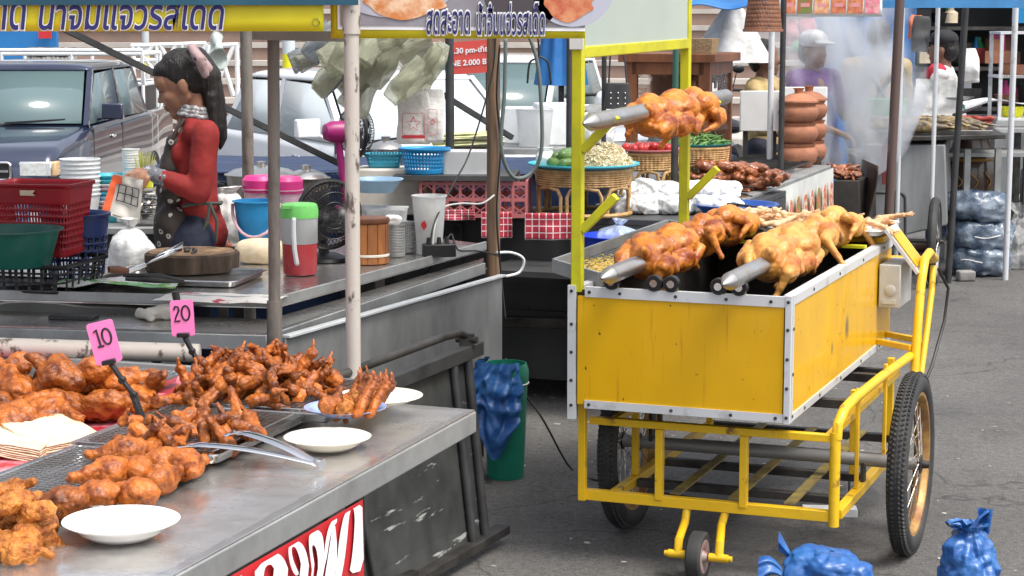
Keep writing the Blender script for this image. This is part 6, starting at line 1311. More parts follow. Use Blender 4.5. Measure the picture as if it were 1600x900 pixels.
def cauldron(px_, y, z, r, h, lb, mt_=M_galv, handles=True):
    o = thing('cooking_pot', lb, 'pot', (P(px_, 250, y=y).x, y, z)); obj('pot', tub_mb(r * .93, r, h, lip=.010, n=44), mt_, o); m = MB(); m.lathe([(r * 1.02, h), (r * .8, h + .02), (r * .3, h + .035), (1e-4, h + .036)], n=40); m.lathe([(.02, h + .036), (.022, h + .055), (1e-4, h + .058)], n=14); obj('lid', m, M_steel, o)
    for s_ in (-1, 1): m = MB(); m.tube([(s_ * r, -.05, h * .75), (s_ * (r + .045), -.04, h * .78), (s_ * (r + .045), .04, h * .78), (s_ * r, .05, h * .75)], .010, 8); obj('handle', m, M_pblack, o)
    return o
M_pot = mat('scorched_aluminium', (.36, .34, .30), .5, .7, col2=(.10, .085, .07), vs=5, vd=8, lo=.42, hi=.62, stretch=(1, 1, .4))
ps_ = thing('pot_bench', 'low bench carrying the scorched aluminium pots behind the blue bucket', 'bench', (-1.15, 8.85, 0)); m = MB(); m.span((-1.30, 8.60, .80), (-.55, 9.15, .835)); obj('top', m, M_dark, ps_, world=True)
for x in (-1.27, -.58):
    for y in (8.63, 9.12): m = MB(); m.span((x - .02, y - .02, 0), (x + .02, y + .02, .8)); obj('leg', m, M_darksteel, ps_, world=True)
cauldron(408, 8.85, .837, .155, .20, 'big scorched aluminium pot behind the blue bucket, left of another', M_pot); cauldron(478, 8.90, .837, .10, .18, 'tall scorched pot to the right of the big aluminium pot', M_pot)
cauldron(603, 9.55, 1.005, .085, .10, 'shiny steel lidded pan on the navy tarpaulin beside the pale pole', M_steel)
o = put('wok_lid', MB().lathe([(.155, 0), (.12, .035), (.03, .05), (1e-4, .052)], n=40), M_galv, 345, 9.0, .90, 'flat grey lid lying behind the shoulder of the cook', 'lid')
lgs = put('log_stump', loft([cbo(.115, 0), cbo(.118, .10)], cap1=True), M_blockside, 733, 9.6, 1.004, 'cut log round under the bunches of green stalks', 'log')
m = MB(); rd = random.Random(8)
for k in range(60): y = rd.uniform(-.07, .07); z = rd.uniform(0, .06); m.tube([(-.16 + rd.uniform(-.02, .02), y, z), (0, y + .01, z + .006), (.15 + rd.uniform(-.03, .03), y + rd.uniform(-.03, .03), z + rd.uniform(-.01, .02))], .0055, 5)
put('stalk_bunch', m, mat('pale_stalk', (.38, .44, .17), .6, col2=(.62, .58, .36), vs=16), 730, 9.55, 1.112, 'bunches of pale green stalks laid on the log round', 'vegetables', 8)
# hanging bundle of clear bags under the canopy
hb = mat('greenish_film', (.58, .59, .52), .12, trans=.4, ior=1.15, alpha=.70, stretch=(1, 1, .3), bump=.6, bs=40, bdist=.03, col2=(.46, .48, .34), vs=9, spec=.8)
hbb = mat('bluish_film', (.22, .27, .34), .14, trans=.3, ior=1.15, alpha=.8, stretch=(1, 1, .3), bump=.6, bs=40, bdist=.03, col2=(.42, .44, .43), vs=11, spec=.8)
rd = random.Random(17)
for k in range(48):
    px_ = rd.uniform(515, 704); py_ = rd.uniform(30, 104); y = rd.uniform(7.5, 8.0); p = P(px_, py_, y=y)
    o = obj('clear_bag', hanging_bag_mb(.078, .068, rd.uniform(.15, .22), k, .012, 13, .6), hb if px_ > 540 or k % 3 == 0 else hbb, label='crumpled clear plastic bag in the big bundle hanging beneath the canopy', cat='plastic bag', group='clear bags in the hanging bundle', loc=p, smooth=180); o.rotation_euler = (rd.uniform(-.25, .25), R(48) + rd.uniform(-.45, .35), rd.uniform(-.8, .8))
def star(M, r):
    pts = [(r * (1 if k % 2 == 0 else .42) * math.sin(k * math.pi / 5), r * (1 if k % 2 == 0 else .42) * math.cos(k * math.pi / 5)) for k in range(11)]; m = MB(); m.tube([M @ Vector((x, y, 0)) for x, y in pts], .0016, 4); return m
M_redprint = mat('red_print_ink', (.48, .04, .05), .5); M_hbag = mat('white_hanging_bag', (.78, .78, .76), .3, col2=(.62, .63, .62), vs=12, bump=.5, bs=20, bdist=.02)
for px_, py_, w_, lb in ((646, 143, .13, 'white carrier bag with a red star outline hanging beside the pale pole'), (676, 140, .085, 'narrow white carrier bag with a red mark hanging right of the star bag')):
    p = P(px_, py_, y=7.75); o = thing('carrier_bag', lb, 'carrier bag', p); obj('bag', hanging_bag_mb(w_, .03, .205, px_, .008, 12, .85), M_hbag, o, smooth=180)
    M = face_tf((0, -.026, -.125), (1, 0, 0), (0, 0, 1)); m = star(M, .030 if w_ > .1 else .012)
    if w_ > .1: m.tube([M @ Vector((x, y, 0)) for x, y in rrect(.085, .085, .004, 1)], .001, 4, closed=True); m.prism([(-.045, -.056), (.045, -.056), (.045, -.044), (-.045, -.044)], 0, .001, M)
    else: m.tube([M @ Vector((x, y, 0)) for x, y in rrect(.035, .10, .004, 1)], .001, 4, closed=True)
    obj('print', m, M_redprint, o)
# rattan stands with vegetables
def rattan(px_, y, r, h, lb, legs=True, n=64):
    x = P(px_, 300, y=y).x; o = thing('rattan_stand', lb, 'rattan stand', (x, y, DZ + .001))
    m = MB(); hh = h * .34
    for k in range(7):
        z = h - hh * (k + .5) / 7
        for ph in (0, 1): m.tube([((r * (1 - .04 * k / 7) + .005 * math.sin(j * math.pi / 2 + (k % 2) * math.pi + ph * math.pi)) * math.cos(2 * math.pi * j / 96), (r * (1 - .04 * k / 7) + .005 * math.sin(j * math.pi / 2 + (k % 2) * math.pi + ph * math.pi)) * math.sin(2 * math.pi * j / 96), z) for j in range(96)], .0052, 5, closed=True)
    for k in range(48): a = 2 * math.pi * k / 48; m.tube([(r * math.cos(a), r * math.sin(a), h), (r * .96 * math.cos(a), r * .96 * math.sin(a), h - hh)], .0045, 5)
    m.tube([(r * 1.01 * math.cos(2 * math.pi * j / 48), r * 1.01 * math.sin(2 * math.pi * j / 48), h) for j in range(48)], .009, 6, closed=True); obj('weave', m, M_rattan, o)
    for k in range(7):
        a0 = 2 * math.pi * k / 7 + .2; da = 2 * math.pi / 7 * .42; q = lambda a, z, rr=.97: Vector((r * rr * math.cos(a), r * rr * math.sin(a), z)); m = MB()
        m.tube([q(a0 - da, .012), q(a0 - da, h * .45), q(a0 - da * .8, h * .60), q(a0, h * .65), q(a0 + da * .8, h * .60), q(a0 + da, h * .45), q(a0 + da, .012)], .0085, 7); obj('leg_loop', m, M_rattan, o)
    m = MB(); m.tube([(r * 1.0 * math.cos(2 * math.pi * j / 48), r * 1.0 * math.sin(2 * math.pi * j / 48), .010) for j in range(48)], .010, 7, closed=True); obj('foot_ring', m, M_rattan, o); return o
rattan(912, 8.95, .215, .205, 'large woven rattan stand under the turquoise tray of sprouts'); RX = P(912, 300, y=8.95).x; RZ = DZ + .207
obj('tray', MB().lathe([(1e-4, .004), (.19, .004), (.245, .028), (.252, .028), (.252, .022), (.195, 0), (1e-4, 0)], n=52), M_pteal, label='round turquoise tray of cucumbers and bean sprouts on the large rattan stand', cat='tray', loc=(RX, 8.95, RZ))
m = MB(); rd = random.Random(6)
for k in range(1500):
    a = rd.uniform(0, 6.28); q = rd.uniform(0, 1) ** .5; hh = .10 * (1 - q ** 2.0); c_ = Vector((.10 + .125 * q * math.cos(a), -.01 + .13 * q * math.sin(a), .012 + hh * rd.uniform(.75, 1.05))); d = Vector((rd.gauss(0, 1), rd.gauss(0, 1), rd.gauss(0, .7))).normalized() * .016; s_ = d.cross(Vector((rd.gauss(0, 1), rd.gauss(0, 1), rd.gauss(0, 1)))).normalized() * .007
    m.tube([c_ - d, c_ + s_, c_ + d], .0022, 3, False)
m.lathe([(.125, .01), (.10, .05), (.05, .09), (1e-4, .10)], (.10, -.01, 0), 24)
o = obj('bean_sprouts', m, mat('sprout_white', (.72, .66, .50), .6, col2=(.60, .50, .28), vs=40), label='heap of pale bean sprouts on the turquoise tray', cat='bean sprouts', loc=(RX, 8.95, RZ)); o['kind'] = 'stuff'
M_cuc = mat('cucumber_green', (.06, .13, .03), .35, col2=(.16, .25, .07), vs=14)
for k, (x, y, z, rz) in enumerate(((-.06, -.15, .035, 30), (-.03, -.17, .035, 70), (-.11, -.13, .035, -20), (-.07, -.10, .07, 45), (-.12, -.06, .06, 80), (-.05, -.05, .075, 20))):
    o = obj('cucumber', blob([('c', (-.04, 0, 0), .024, (.04, .006, 0), .023)], .006, 2, .002, 30, k), [M_cuc], label='green cucumber in the pile at the left of the turquoise tray', cat='cucumber', group='cucumbers on the turquoise tray', loc=(RX + x, 8.95 + y, RZ + z), deg=rz)
obj('cloth', bag_mb(.05, .04, .07, 3, crease=.015, neck=.6), M_filmw, label='white rag or bag beside the cucumbers on the turquoise tray', cat='cloth', loc=(RX - .17, 8.93, RZ + .012), smooth=180)
rattan(1010, 9.7, .15, .225, 'second rattan stand behind, under the coral tray of tomatoes')
x = P(1012, 300, y=9.7).x; obj('tray', MB().lathe([(1e-4, .004), (.13, .004), (.165, .022), (.172, .022), (.172, .016), (.135, 0), (1e-4, 0)], n=44), M_pcoral, label='round coral tray of red tomatoes on the second rattan stand', cat='tray', loc=(x, 9.7, DZ + .228))
M_tom = mat('tomato_red', (.42, .03, .025), .2, rnd=.25)
for k in range(22):
    a = rd.uniform(0, 6.28); q = rd.uniform(0, 1) ** .5 * .12
    obj('tomato', MB().ball((0, 0, 0), (.021, .021, .019), None, 14, 10), M_tom, label='small red tomato on the round coral tray', cat='tomato', group='tomatoes on the coral tray', loc=(x + q * math.cos(a), 9.7 + q * math.sin(a), DZ + .252 + rd.uniform(0, .028) * (1 - q / .12)))
o = put('basket', slotted(circ(.10, 60), .10, .85, 5, lambda j, r: j % 2 == 0, (0, 1), .4, .08), M_rattan, 1003, 9.35, DZ + .002, 'small woven basket with a lime rim between the two rattan stands', 'basket', solid=.004)
rattan(1088, 10.2, .16, .22, 'farthest rattan stand behind the hanging spit, under green bundles')
x = P(1088, 300, y=10.2).x; obj('tray', MB().lathe([(1e-4, .004), (.14, .004), (.17, .02), (.177, .02), (.14, 0), (1e-4, 0)], n=40), M_pteal, label='round turquoise tray of leafy greens on the farthest rattan stand', cat='tray', loc=(x, 10.2, DZ + .223))
m = MB()
for k in range(220): a = rd.uniform(0, 6.28); q = rd.uniform(0, .15); c_ = Vector((q * math.cos(a), q * math.sin(a), .012 + rd.uniform(0, .07) * (1 - q / .2))); d = Vector((rd.gauss(0, 1), rd.gauss(0, 1), rd.gauss(0, .5))).normalized() * .04; m.tube([c_ - d, c_, c_ + d], [.004, .006, .002], 4, False)
o = obj('leafy_greens', m, mat('leaf_green', (.05, .13, .025), .55, col2=(.14, .25, .06), vs=20), label='bundles of leafy greens on the farthest turquoise tray', cat='greens', loc=(x, 10.2, DZ + .225)); o['kind'] = 'stuff'
# white bags of rice noodles and sprouts
rd = random.Random(12)
for k in range(22):
    px_ = 960 + (k % 11) * 18 + rd.uniform(-6, 6); row = k // 11; y = 8.95 + .22 * row + rd.uniform(-.03, .03)
    z = DZ + .002 + (.055 if row else 0) * rd.uniform(.6, 1.1)
    o = put('sprout_bag', pillow_bag_mb(.062, .05, .085, k, .020, 14, 40, 22), M_filmw, px_, y, z, 'small white filled bag in the row behind the wire tray', 'bag', rd.uniform(-60, 60), 'white filled bags behind the wire tray', smooth=180)
# cobalt tub with clear bag, blue basin
p = P(965, 384, y=8.5); tbz = .647
o = obj('tub', tub_mb(.115, .150, .155, lip=.012), M_pcobalt, label='cobalt blue plastic tub on a low shelf behind the wire tray', cat='tub', loc=(p.x, 8.5, tbz))
obj('clear_bag', bag_mb(.085, .07, .10, 8, crease=.022), mat('bluish_clear', (.55, .68, .86), .15, trans=.4, alpha=.6, bump=.6, bs=20), label='clear bag sitting in the cobalt blue tub', cat='plastic bag', loc=(p.x + .01, 8.5, tbz + .10), smooth=180)
p = P(1148, 345, y=8.95)
obj('basin', tub_mb(.14, .185, .08, lip=.014, n=52), P_('mid_blue_plastic', .03, .10, .38), label='wide mid blue basin behind the spits, under the dark pole', cat='basin', loc=(p.x, 8.95, DZ - .03))
# ------------------------------------------------------------------ grill stall with the picture skirt
A_, B_ = P(1200, 296, z=.86), P(1299, 258, z=.86); gv = (B_ - A_).normalized(); gu = Vector((gv.y, -gv.x, 0)); gdeg = -math.degrees(math.atan2(gv.x, gv.y))
G = Fr(Vector((B_.x, B_.y, 0)), gdeg); gs = thing('grill_stall', 'grill counter with a skirt of food pictures, loaded with grilled meat behind the cart', 'stall', G.loc, gdeg)
m = MB(); m.span((-1.25, -2.75, .83), (0, 0, .86)); obj('top', m, M_galv, gs, bevel=.004)
for x in (-1.2, -.04):
    for y in (-2.7, -.05): m = MB(); m.span((x - .02, y - .02, 0), (x + .02, y + .02, .83)); obj('leg', m, M_darksteel, gs)
m = MB(); m.span((-1.24, -2.74, .2), (-.02, -2.73, .83)); obj('front_sheet', m, M_dark, gs)
m = MB(); m.span((-1.24, -.02, .2), (-.02, -.01, .83)); obj('rear_sheet', m, M_dark, gs)
sk = thing('picture_banner', 'vinyl skirt printed with oval dishes of food, hung along the grill counter', 'banner', G.w(.01, -1.3, .5), gdeg)
m = MB(); m.grid(lambda u, v: G.w(.012 + .010 * math.sin(u * 26) * (1 - v), -2.6 + 2.6 * u, .50 + .345 * v), 80, 8); obj('sheet', m, mat('skirt_vinyl', (.62, .64, .60), .4, col2=(.50, .52, .50), vs=5), sk, world=True, smooth=180)
m = MB(); m.grid(lambda u, v: G.w(.030 + .010 * math.sin((.80 + .2 * u) * 26) * (1 - v * .3), -2.6 + 2.6 * (.80 + .2 * u), .50 + .10 * v * (u + .25)), 20, 4); obj('yellow_corner', m, M_yelvinyl, sk, world=True, smooth=180)
M_dish = mat('printed_food', (.42, .10, .045), .5, col2=(.62, .50, .36), vs=30, vd=5, lo=.45, hi=.6); M_dish2 = mat('printed_greens', (.10, .20, .04), .5, col2=(.55, .12, .06), vs=34, vd=5, lo=.45, hi=.58)
for k in range(13):
    yc = -2.45 + k * .19; m = MB(); Md = Matrix.Translation(G.w(.034, yc, .66)) @ rot_z(gdeg) @ Matrix.Rotation(R(90), 4, 'Y') @ Matrix.Rotation(R(90), 4, 'Z'); m.prism([(.062 * math.cos(a * math.pi / 14), .115 * math.sin(a * math.pi / 14)) for a in range(28)], 0, .002, Md); obj('printed_dish', m, (M_dish, M_dish2, M_dish)[k % 3], sk, world=True)
def onG(px_, py_, z=.86): return P(px_, py_, z=z)
# trays on the grill counter
for (x, y, w_, l_, lb) in ((-.33, -.95, .46, .95, 'long steel tray of grilled chicken halves on the grill counter'), (-.80, -1.55, .42, .70, 'steel tray of thin dark grilled skewers left of the chicken halves'), (-.30, -1.95, .40, .75, 'steel tray of dark skewers at the near end of the grill counter')):
    obj('tray', tray_mb(w_, l_, .03), M_tray, label=lb, cat='tray', loc=G.w(x, y, .861), deg=gdeg)
gm = MB()
for k in range(26): gm.bar((-.22, -.7 + 1.4 * k / 25, 0), (.22, -.7 + 1.4 * k / 25, 0), .006, .006)
for x in (-.22, 0, .22): gm.bar((x, -.7, -.006), (x, .7, -.006), .008, .008)
obj('grill_grate', gm, M_darksteel, label='blackened grill grate at the far end of the picture skirt counter', cat='grate', loc=G.w(-.30, -.55, .90), deg=gdeg)
M_gr = mat('grilled_brown', (.30, .095, .03), .35, col2=(.10, .03, .012), vs=16, vd=6, lo=.4, hi=.65, coat=.4, bump=.5, bs=60, rnd=.2)
GH = []
for s_ in range(4):
    me = blob([('e', (0, 0, 0), (.11, .08, .028)), ('e', (.06, .03, .012), (.06, .05, .028)), ('c', (-.07, .04, 0), .03, (-.14, .07 + s_ * .01, .0), .014), ('c', (-.05, -.05, 0), .028, (-.13, -.08, .005), .013), ('c', (.08, -.04, 0), .02, (.11, -.10, 0), .012)], .0065, 2, .012, 22, s_, 'grilled_half'); me.materials.append(M_gr); GH.append(me)
rd = random.Random(9)
for k in range(16):
    px_, py_ = 1120 + (k % 6) * 15 + rd.uniform(-5, 5), 284 - (k // 6) * 10; h = .90 + (k // 6) * .032; p = P(px_, py_, z=h)
    o = obj('grilled_chicken', GH[k % 4], [], label='flattened dark grilled chicken half in the pile on the grill counter', cat='grilled chicken', group='grilled chicken halves', loc=(p.x, p.y, h)); o.rotation_euler = (rd.uniform(-.3, .3), rd.uniform(-.3, .3), rd.uniform(0, 6.28))
for k in range(34):
    px_, py_ = 1062 + rd.uniform(0, 80), 0; py_ = 268 + (px_ - 1060) * .45 + rd.uniform(-9, 14); p = P(px_, py_, z=.90); m = MB(); a = rd.gauss(-.75, .12); d = Vector((math.cos(a), math.sin(a), 0)) * .15
    m.tube([d * -1, d * .2, d], [.004, .009, .003], 6); o = obj('grilled_skewer', m, M_darksteel if k % 3 else M_gr, label='thin dark grilled skewer lying on the tray behind the right sign post', cat='skewer', group='thin dark grilled skewers', loc=(p.x, p.y, .895 + rd.uniform(0, .02)))
# clay pots
def clay(px_, y, zs_, r, lb):
    x = P(px_, 250, y=y).x; z = zs_
    for k, (h, nm) in enumerate(((.135, 'bottom'), (.125, 'middle'), (.12, 'top'))):
        o = thing('clay_pot', '%s terracotta pot of the stack %s' % (nm, lb), 'clay pot', (x, y, z)); m = MB()
        m.lathe([(1e-4, 0), (r * .62, 0), (r * .88, h * .22), (r, h * .52), (r * .94, h * .74), (r * .80, h * .86), (r * .90, h), (r * .86, h), (r * .76, h * .86), (r * .9, h * .5), (1e-4, .02)], n=40); obj('pot', m, M_terra, o)
        if k == 2: m = MB(); m.lathe([(r * .98, h + .002), (r * .98, h + .012), (r * .55, h + .045), (r * .2, h + .055), (r * .22, h + .075), (r * .3, h + .085), (1e-4, h + .088)], n=36); obj('lid', m, M_terra, o)
        z += h - .004
clay(1246, 11.55, .861, .118, 'standing nearest on the grill counter'); clay(1262, 11.85, .861, .112, 'half hidden behind another stack')
# poles around the grill stall
def rod(nm, px_, y, r, mt_, lb, z0=0., z1=2.4, lean=0):
    x = P(px_, 250, y=y).x; m = MB(); m.tube([(x, y, z0), (x + lean, y, z1)], r, 12); return obj(nm, m, mt_, label=lb, cat='pole')
o = thing('umbrella_pole', 'dark umbrella pole with a green painted top part, behind the topmost spit', 'pole', (P(1054, 250, y=9.3).x, 9.3, 0)); xx = P(1054, 250, y=9.3).x
m = MB(); m.tube([(xx, 9.3, 0), (xx, 9.3, 1.40)], .017, 12); obj('lower_tube', m, M_darksteel, o, world=True); m = MB(); m.tube([(xx, 9.3, 1.40), (xx, 9.3, 2.4)], .0145, 12); obj('upper_tube', m, mat('dark_green_paint', (.03, .10, .07), .5), o, world=True)
rod('stall_post', 1220, 10.9, .016, M_black, 'thin black post left of the clay pots'); rod('stall_post', 889, 10.5, .016, M_black, 'thin black post right of the folded blue umbrella'); rod('stall_post', 703, 9.2, .020, M_black, 'black square post left of the red notice'); rod('stall_post', 943, 11.2, .014, M_black, 'thin dark post beside the black handbag')
a = P(100, 45, y=8.15); m = MB(); m.bar(a, P(600, 290, y=9.25), .024, .024); obj('slanting_brace', m, M_black, label='black brace slanting down behind the head of the cook to the fans', cat='brace')
m = MB(); m.bar(P(692, 148, y=9.2), P(800, 215, y=9.4), .024, .024); obj('slanting_brace', m, M_black, label='black brace slanting from the black post to the hanging rope', cat='brace')
# ------------------------------------------------------------------ wooden glass cabinet
cz = .90; CBp = P(1108, 225, z=cz); CB = Fr(Vector((CBp.x, 11.4, 0)), -20); CB = Fr(Vector((P(1108, 200, y=11.4).x, 11.4, 0)), -20)
cab_ = thing('glass_cabinet', 'brown wooden food cabinet with glass sides standing behind the topmost spit', 'cabinet', CB.w(-.25, .2, .861), -20); zt = P(1108, 98, y=11.4).z; CW, CD = .50, .55
m = MB()
for x in (-CW, -.035):
    for y in (0, CD - .035): m = MB(); m.span((x - (.03 if x > -.1 else 0), y, .862), (x + .035 + (.03 if x < -.1 else 0), y + .035, zt)); q = obj('post', MB().add([CB.w(*p_) for p_ in m.v], m.f), M_wood, cab_, world=True)
def cbx(nm, a, b_, mt_, **k):
    m = MB(); m.span(a, b_); return obj(nm, MB().add([CB.w(*p_) for p_ in m.v], m.f), mt_, cab_, world=True, **k)
cbx('top', (-CW - .04, -.03, zt), (.04, CD + .03, zt + .05), M_wood, bevel=.004); cbx('rail', (-CW + .036, .0, zt - .07), (-.036, .03, zt - .001), M_wood); cbx('rail', (-.03, .036, zt - .07), (0, CD - .036, zt - .001), M_wood)
cbx('back_board', (-CW + .036, CD - .03, .931), (-.036, CD - .02, zt), M_wood); cbx('base', (-CW, .0, .862), (0, CD, .93), M_wood); cbx('front_glass', (-CW + .036, .012, .931), (-.036, .016, zt - .071), M_glass); cbx('side_glass', (-.012, .036, .931), (-.008, CD - .036, zt - .071), M_glass); cbx('shelf', (-CW + .04, .04, 1.16), (-.04, CD - .04, 1.166), M_glass)
for s_, (dx, dy, h) in enumerate(((-.36, .2, .20), (-.2, .28, .16))):
    obj('jar', tub_mb(.055, .06, h), (M_galv, M_terra)[s_], label=('grey metal jar inside the glass cabinet', 'brown jar inside the glass cabinet')[s_], cat='jar', loc=CB.w(dx, dy, .931))
obj('hanging_meat', blob([('c', (0, 0, 0), .03, (.01, 0, -.12), .06), ('e', (0, 0, -.15), (.065, .05, .07))], .008, 2, .01, 20, 1), [M_gr], label='dark roast meat hanging in the glass cabinet behind the green pole', cat='meat', loc=CB.w(-.17, .15, zt - .075))
m = MB(); m.box((0, 0, .07), (.11, .004, .20)); cl_ = obj('paper_notice', m, M_paper, label='white paper notice in a dark clip on the cabinet side glass', cat='notice', loc=CB.w(.004, .10, 1.18), deg=70)
m = MB(); m.box((0, -.004, .16), (.05, .006, .04)); obj('clip', m, M_pblack, cl_)
obj('woven_box', loft([(rrect(.20, .15, .01, 2), 0), (rrect(.22, .17, .01, 2), .085)], cap1=True), mat('woven_tan', (.34, .24, .13), .8, col2=(.22, .15, .08), vs=60, bump=.6, bs=90), label='small tan woven box on top of the wooden cabinet', cat='box', loc=CB.w(-.10, .10, zt + .051), deg=-20)
# folded umbrella, hoop, boxes, handbag
x = P(877, 100, y=12).x; um = thing('umbrella', 'folded blue umbrella tied with a cord behind the right banner', 'umbrella', (x, 12, 0))
m = MB(); m.grid(lambda u, v: Vector(((.09 + .06 * abs(2 * v - 1.1) + .012 * math.sin(u * 6.283 * 9)) * math.cos(u * 6.283), (.09 + .06 * abs(2 * v - 1.1) + .012 * math.sin(u * 6.283 * 9)) * math.sin(u * 6.283), 1.32 + .75 * v)), 90, 16, wrap=True); obj('canopy', m, M_bluetarp, um, smooth=180); m = MB(); m.tube([(0, 0, 0), (0, 0, 2.3)], .018, 10); obj('pole', m, M_darksteel, um)
m = MB(); m.tube([(.100 * math.cos(k * .3), .100 * math.sin(k * .3), 1.715 + .02 * math.sin(k)) for k in range(21)], .008, 6, closed=True); obj('cord', m, M_pblack, um)
cable([P(841, 60, y=11), P(841, 88, y=11), P(828, 98, y=11), P(824, 130, y=11)], .006, 'left arm of the black hanging hook above the white tubs'); cable([P(842, 88, y=11.02), P(856, 98, y=11.02), P(861, 132, y=11.02)], .006, 'right arm of the black hanging hook above the white tubs')
bt = thing('back_table', 'plain table behind the dark stall carrying white tubs and boxes', 'table', (.35, 11.3, 0)); m = MB(); m.span((-.3, 11.0, .97), (.95, 11.7, 1.0)); obj('top', m, M_galv, bt, world=True)
for xx_ in (-.27, .9):
    for y in (11.05, 11.65): m = MB(); m.span((xx_ - .02, y - .02, 0), (xx_ + .02, y + .02, .97)); obj('leg', m, M_darksteel, bt, world=True)
put('clear_tub', tub_mb(.085, .105, .215), M_frost, 835, 11.2, 1.001, 'frosted tub under the hanging hook, left of the white box', 'tub'); put('white_box', MB().span((-.095, -.09, 0), (.095, .09, .24)), M_pwhite, 862, 11.35, 1.001, 'plain white box behind the frosted tub', 'box', 10, bevel=.01); put('white_box', MB().span((-.10, -.09, 0), (.10, .09, .21)), M_pwhite, 812, 11.5, 1.001, 'white box at the left behind the rope loop', 'box', -8, bevel=.01)
hb_ = thing('handbag', 'small black studded handbag hanging beside the left sign post', 'handbag', P(965, 170, y=11.15)); m = loft([(rrect(.155, .06, .02, 3), 0), (rrect(.13, .045, .015, 3), .145)], cap1=True); obj('bag', m, M_black, hb_, bevel=.006)
m = MB(); m.tube([(-.05, 0, .145), (-.045, 0, .26), (-.03, 0, .50)], .006, 6); m.tube([(.05, 0, .145), (.04, 0, .26), (-.03, 0, .50)], .006, 6); obj('strap', m, M_black, hb_)
m = MB()
for xx_ in (-.04, 0, .04):
    for zz in (.03, .06, .09): m.ball((xx_, -.031, zz), .005, None, 8, 6)
obj('studs', m, M_chrome, hb_)
put('white_bag', bag_mb(.14, .12, .18, 5, crease=.03), M_filmw, 925, 11.4, 1.001, 'white plastic bag heaped behind the left sign post', 'plastic bag', smooth=180)
# ------------------------------------------------------------------ right: wheeled fish grill, vendors, smoke
FC = thing('fish_cart', 'grey sheet-metal pushcart with spoked wheels and a tray of grilled fish', 'pushcart', (2.65, 13.3, 0), 0)
def fx(px_, py_, y=13.05): return P(px_, py_, y=y)
a, b_, c_, d_ = fx(1352, 226), fx(1477, 226), fx(1480, 352), fx(1412, 368); e_ = fx(1352, 318)
m = MB(); fr = [a, b_, c_, d_, e_]; bk = [q + Vector((.25, 1.0, 0)) for q in fr]; m.add(fr + bk, [(0, 1, 2, 3, 4), (9, 8, 7, 6, 5)] + [(i, (i + 1) % 5, 5 + (i + 1) % 5, 5 + i) for i in range(5)]); obj('body', m, M_cartsteel, FC, world=True, bevel=.01)
ta, tb_ = fx(1384, 214, 12.95), fx(1572, 210, 13.15); m = MB(); up_ = Vector((.12, .95, 0)); m.add([ta, tb_, tb_ + up_, ta + up_] + [q - Vector((0, 0, .03)) for q in (ta, tb_, tb_ + up_, ta + up_)], [(0, 1, 2, 3), (7, 6, 5, 4), (0, 4, 5, 1), (1, 5, 6, 2), (2, 6, 7, 3), (3, 7, 4, 0)]); obj('top', m, M_darksteel, FC, world=True, bevel=.004)
for px_, h in ((1384, 62), (1394, 42)):
    q, r_ = fx(px_, 226, 12.93), fx(px_, 226 + h, 12.93); m = MB(); m.bar(q, r_, .045, .02, (0, 1, 0)); obj('red_strut', m, mat('faded_red', (.22, .03, .035), .6), FC, world=True)
I_ = WM[FC.name].inverted(); w0 = I_ @ Vector((fx(1460, 365, 12.72).x, 12.72, .288)); wheel('wheel', FC, w0, .288, .055, spokes=28, rimm=M_galv, deg=-16, tread=False); wheel('wheel', FC, w0 + Vector((-.85, .35, 0)), .288, .055, spokes=28, rimm=M_galv, deg=-16, tread=False)
m = MB(); m.tube([w0, w0 + Vector((-.85, .35, 0))], .015, 8); obj('axle', m, M_darksteel, FC)
for px_ in (1512, 1560):
    q = fx(px_, 226, 13.3); m = MB(); m.span((q.x - .02, 13.28, 0), (q.x + .02, 13.32, q.z - .03)); obj('leg', m, M_galv, FC, world=True)
m = MB(); M = face_tf(fx(1384, 342, 12.75), (1, .05, 0), (0, .16, 1)); m.prism(rrect(.27, .36, .05), -.008, .008, M); lm = thing('rubber_mat', 'dark grey rounded board leaning against the grey fish cart', 'board', fx(1384, 365, 12.7)); obj('board', m, mat('grey_rubber', (.12, .125, .125), .7), lm, world=True)
m = MB(); m.tube([M @ Vector((x, y, .008)) for x, y in rrect(.25, .34, .045)], .009, 6, closed=True); obj('rim', m, M_black, lm, world=True)
# grilled fish, meat, tools
FT_Z = ta.z + .003
obj('tray', tray_mb(.78, .55, .03), M_tray, label='wide steel tray full of grilled fish on the grey cart', cat='tray', loc=(fx(1468, 205).x, 13.42, FT_Z), deg=-3)
fm = blob([('c', (-.16, 0, 0), .030, (.06, 0, 0), .034), ('c', (.06, 0, 0), .034, (.17, 0, 0), .014), ('e', (.20, 0, 0), (.03, .028, .006)), ('e', (-.18, 0, 0), (.03, .024, .022)), ('e', (0, .03, .0), (.06, .012, .006))], .006, 2, .004, 30, 3, 'fish'); fm.materials.append(mat('grilled_fish', (.33, .24, .12), .45, col2=(.07, .055, .035), vs=22, vd=6, lo=.42, hi=.6, rnd=.25)); rd = random.Random(5)
for k in range(17):
    o = obj('grilled_fish', fm, [], label='slim grilled fish lying in the row on the steel tray of the grey cart', cat='fish', group='grilled fish on the grey cart', loc=(fx(1415 + k * 6.6, 205).x, 13.38 + rd.uniform(-.06, .10), FT_Z + .045 + rd.uniform(0, .03))); o.rotation_euler = (rd.uniform(-.3, .3), rd.uniform(-.1, .1), R(-28) + rd.gauss(0, .10))
o = obj('grilled_fish', fm, [], label='largest blackened fish at the left front of the fish tray', cat='fish', loc=(fx(1428, 208).x, 13.18, FT_Z + .05)); o.rotation_euler = (0, 0, R(-14)); o.scale = (1.35, 1.5, 1.3)
obj('tray', tray_mb(.50, .30, .05), M_tray, label='empty steel tray behind the grilled fish', cat='tray', loc=(fx(1478, 172).x, 14.05, .98), deg=-3)
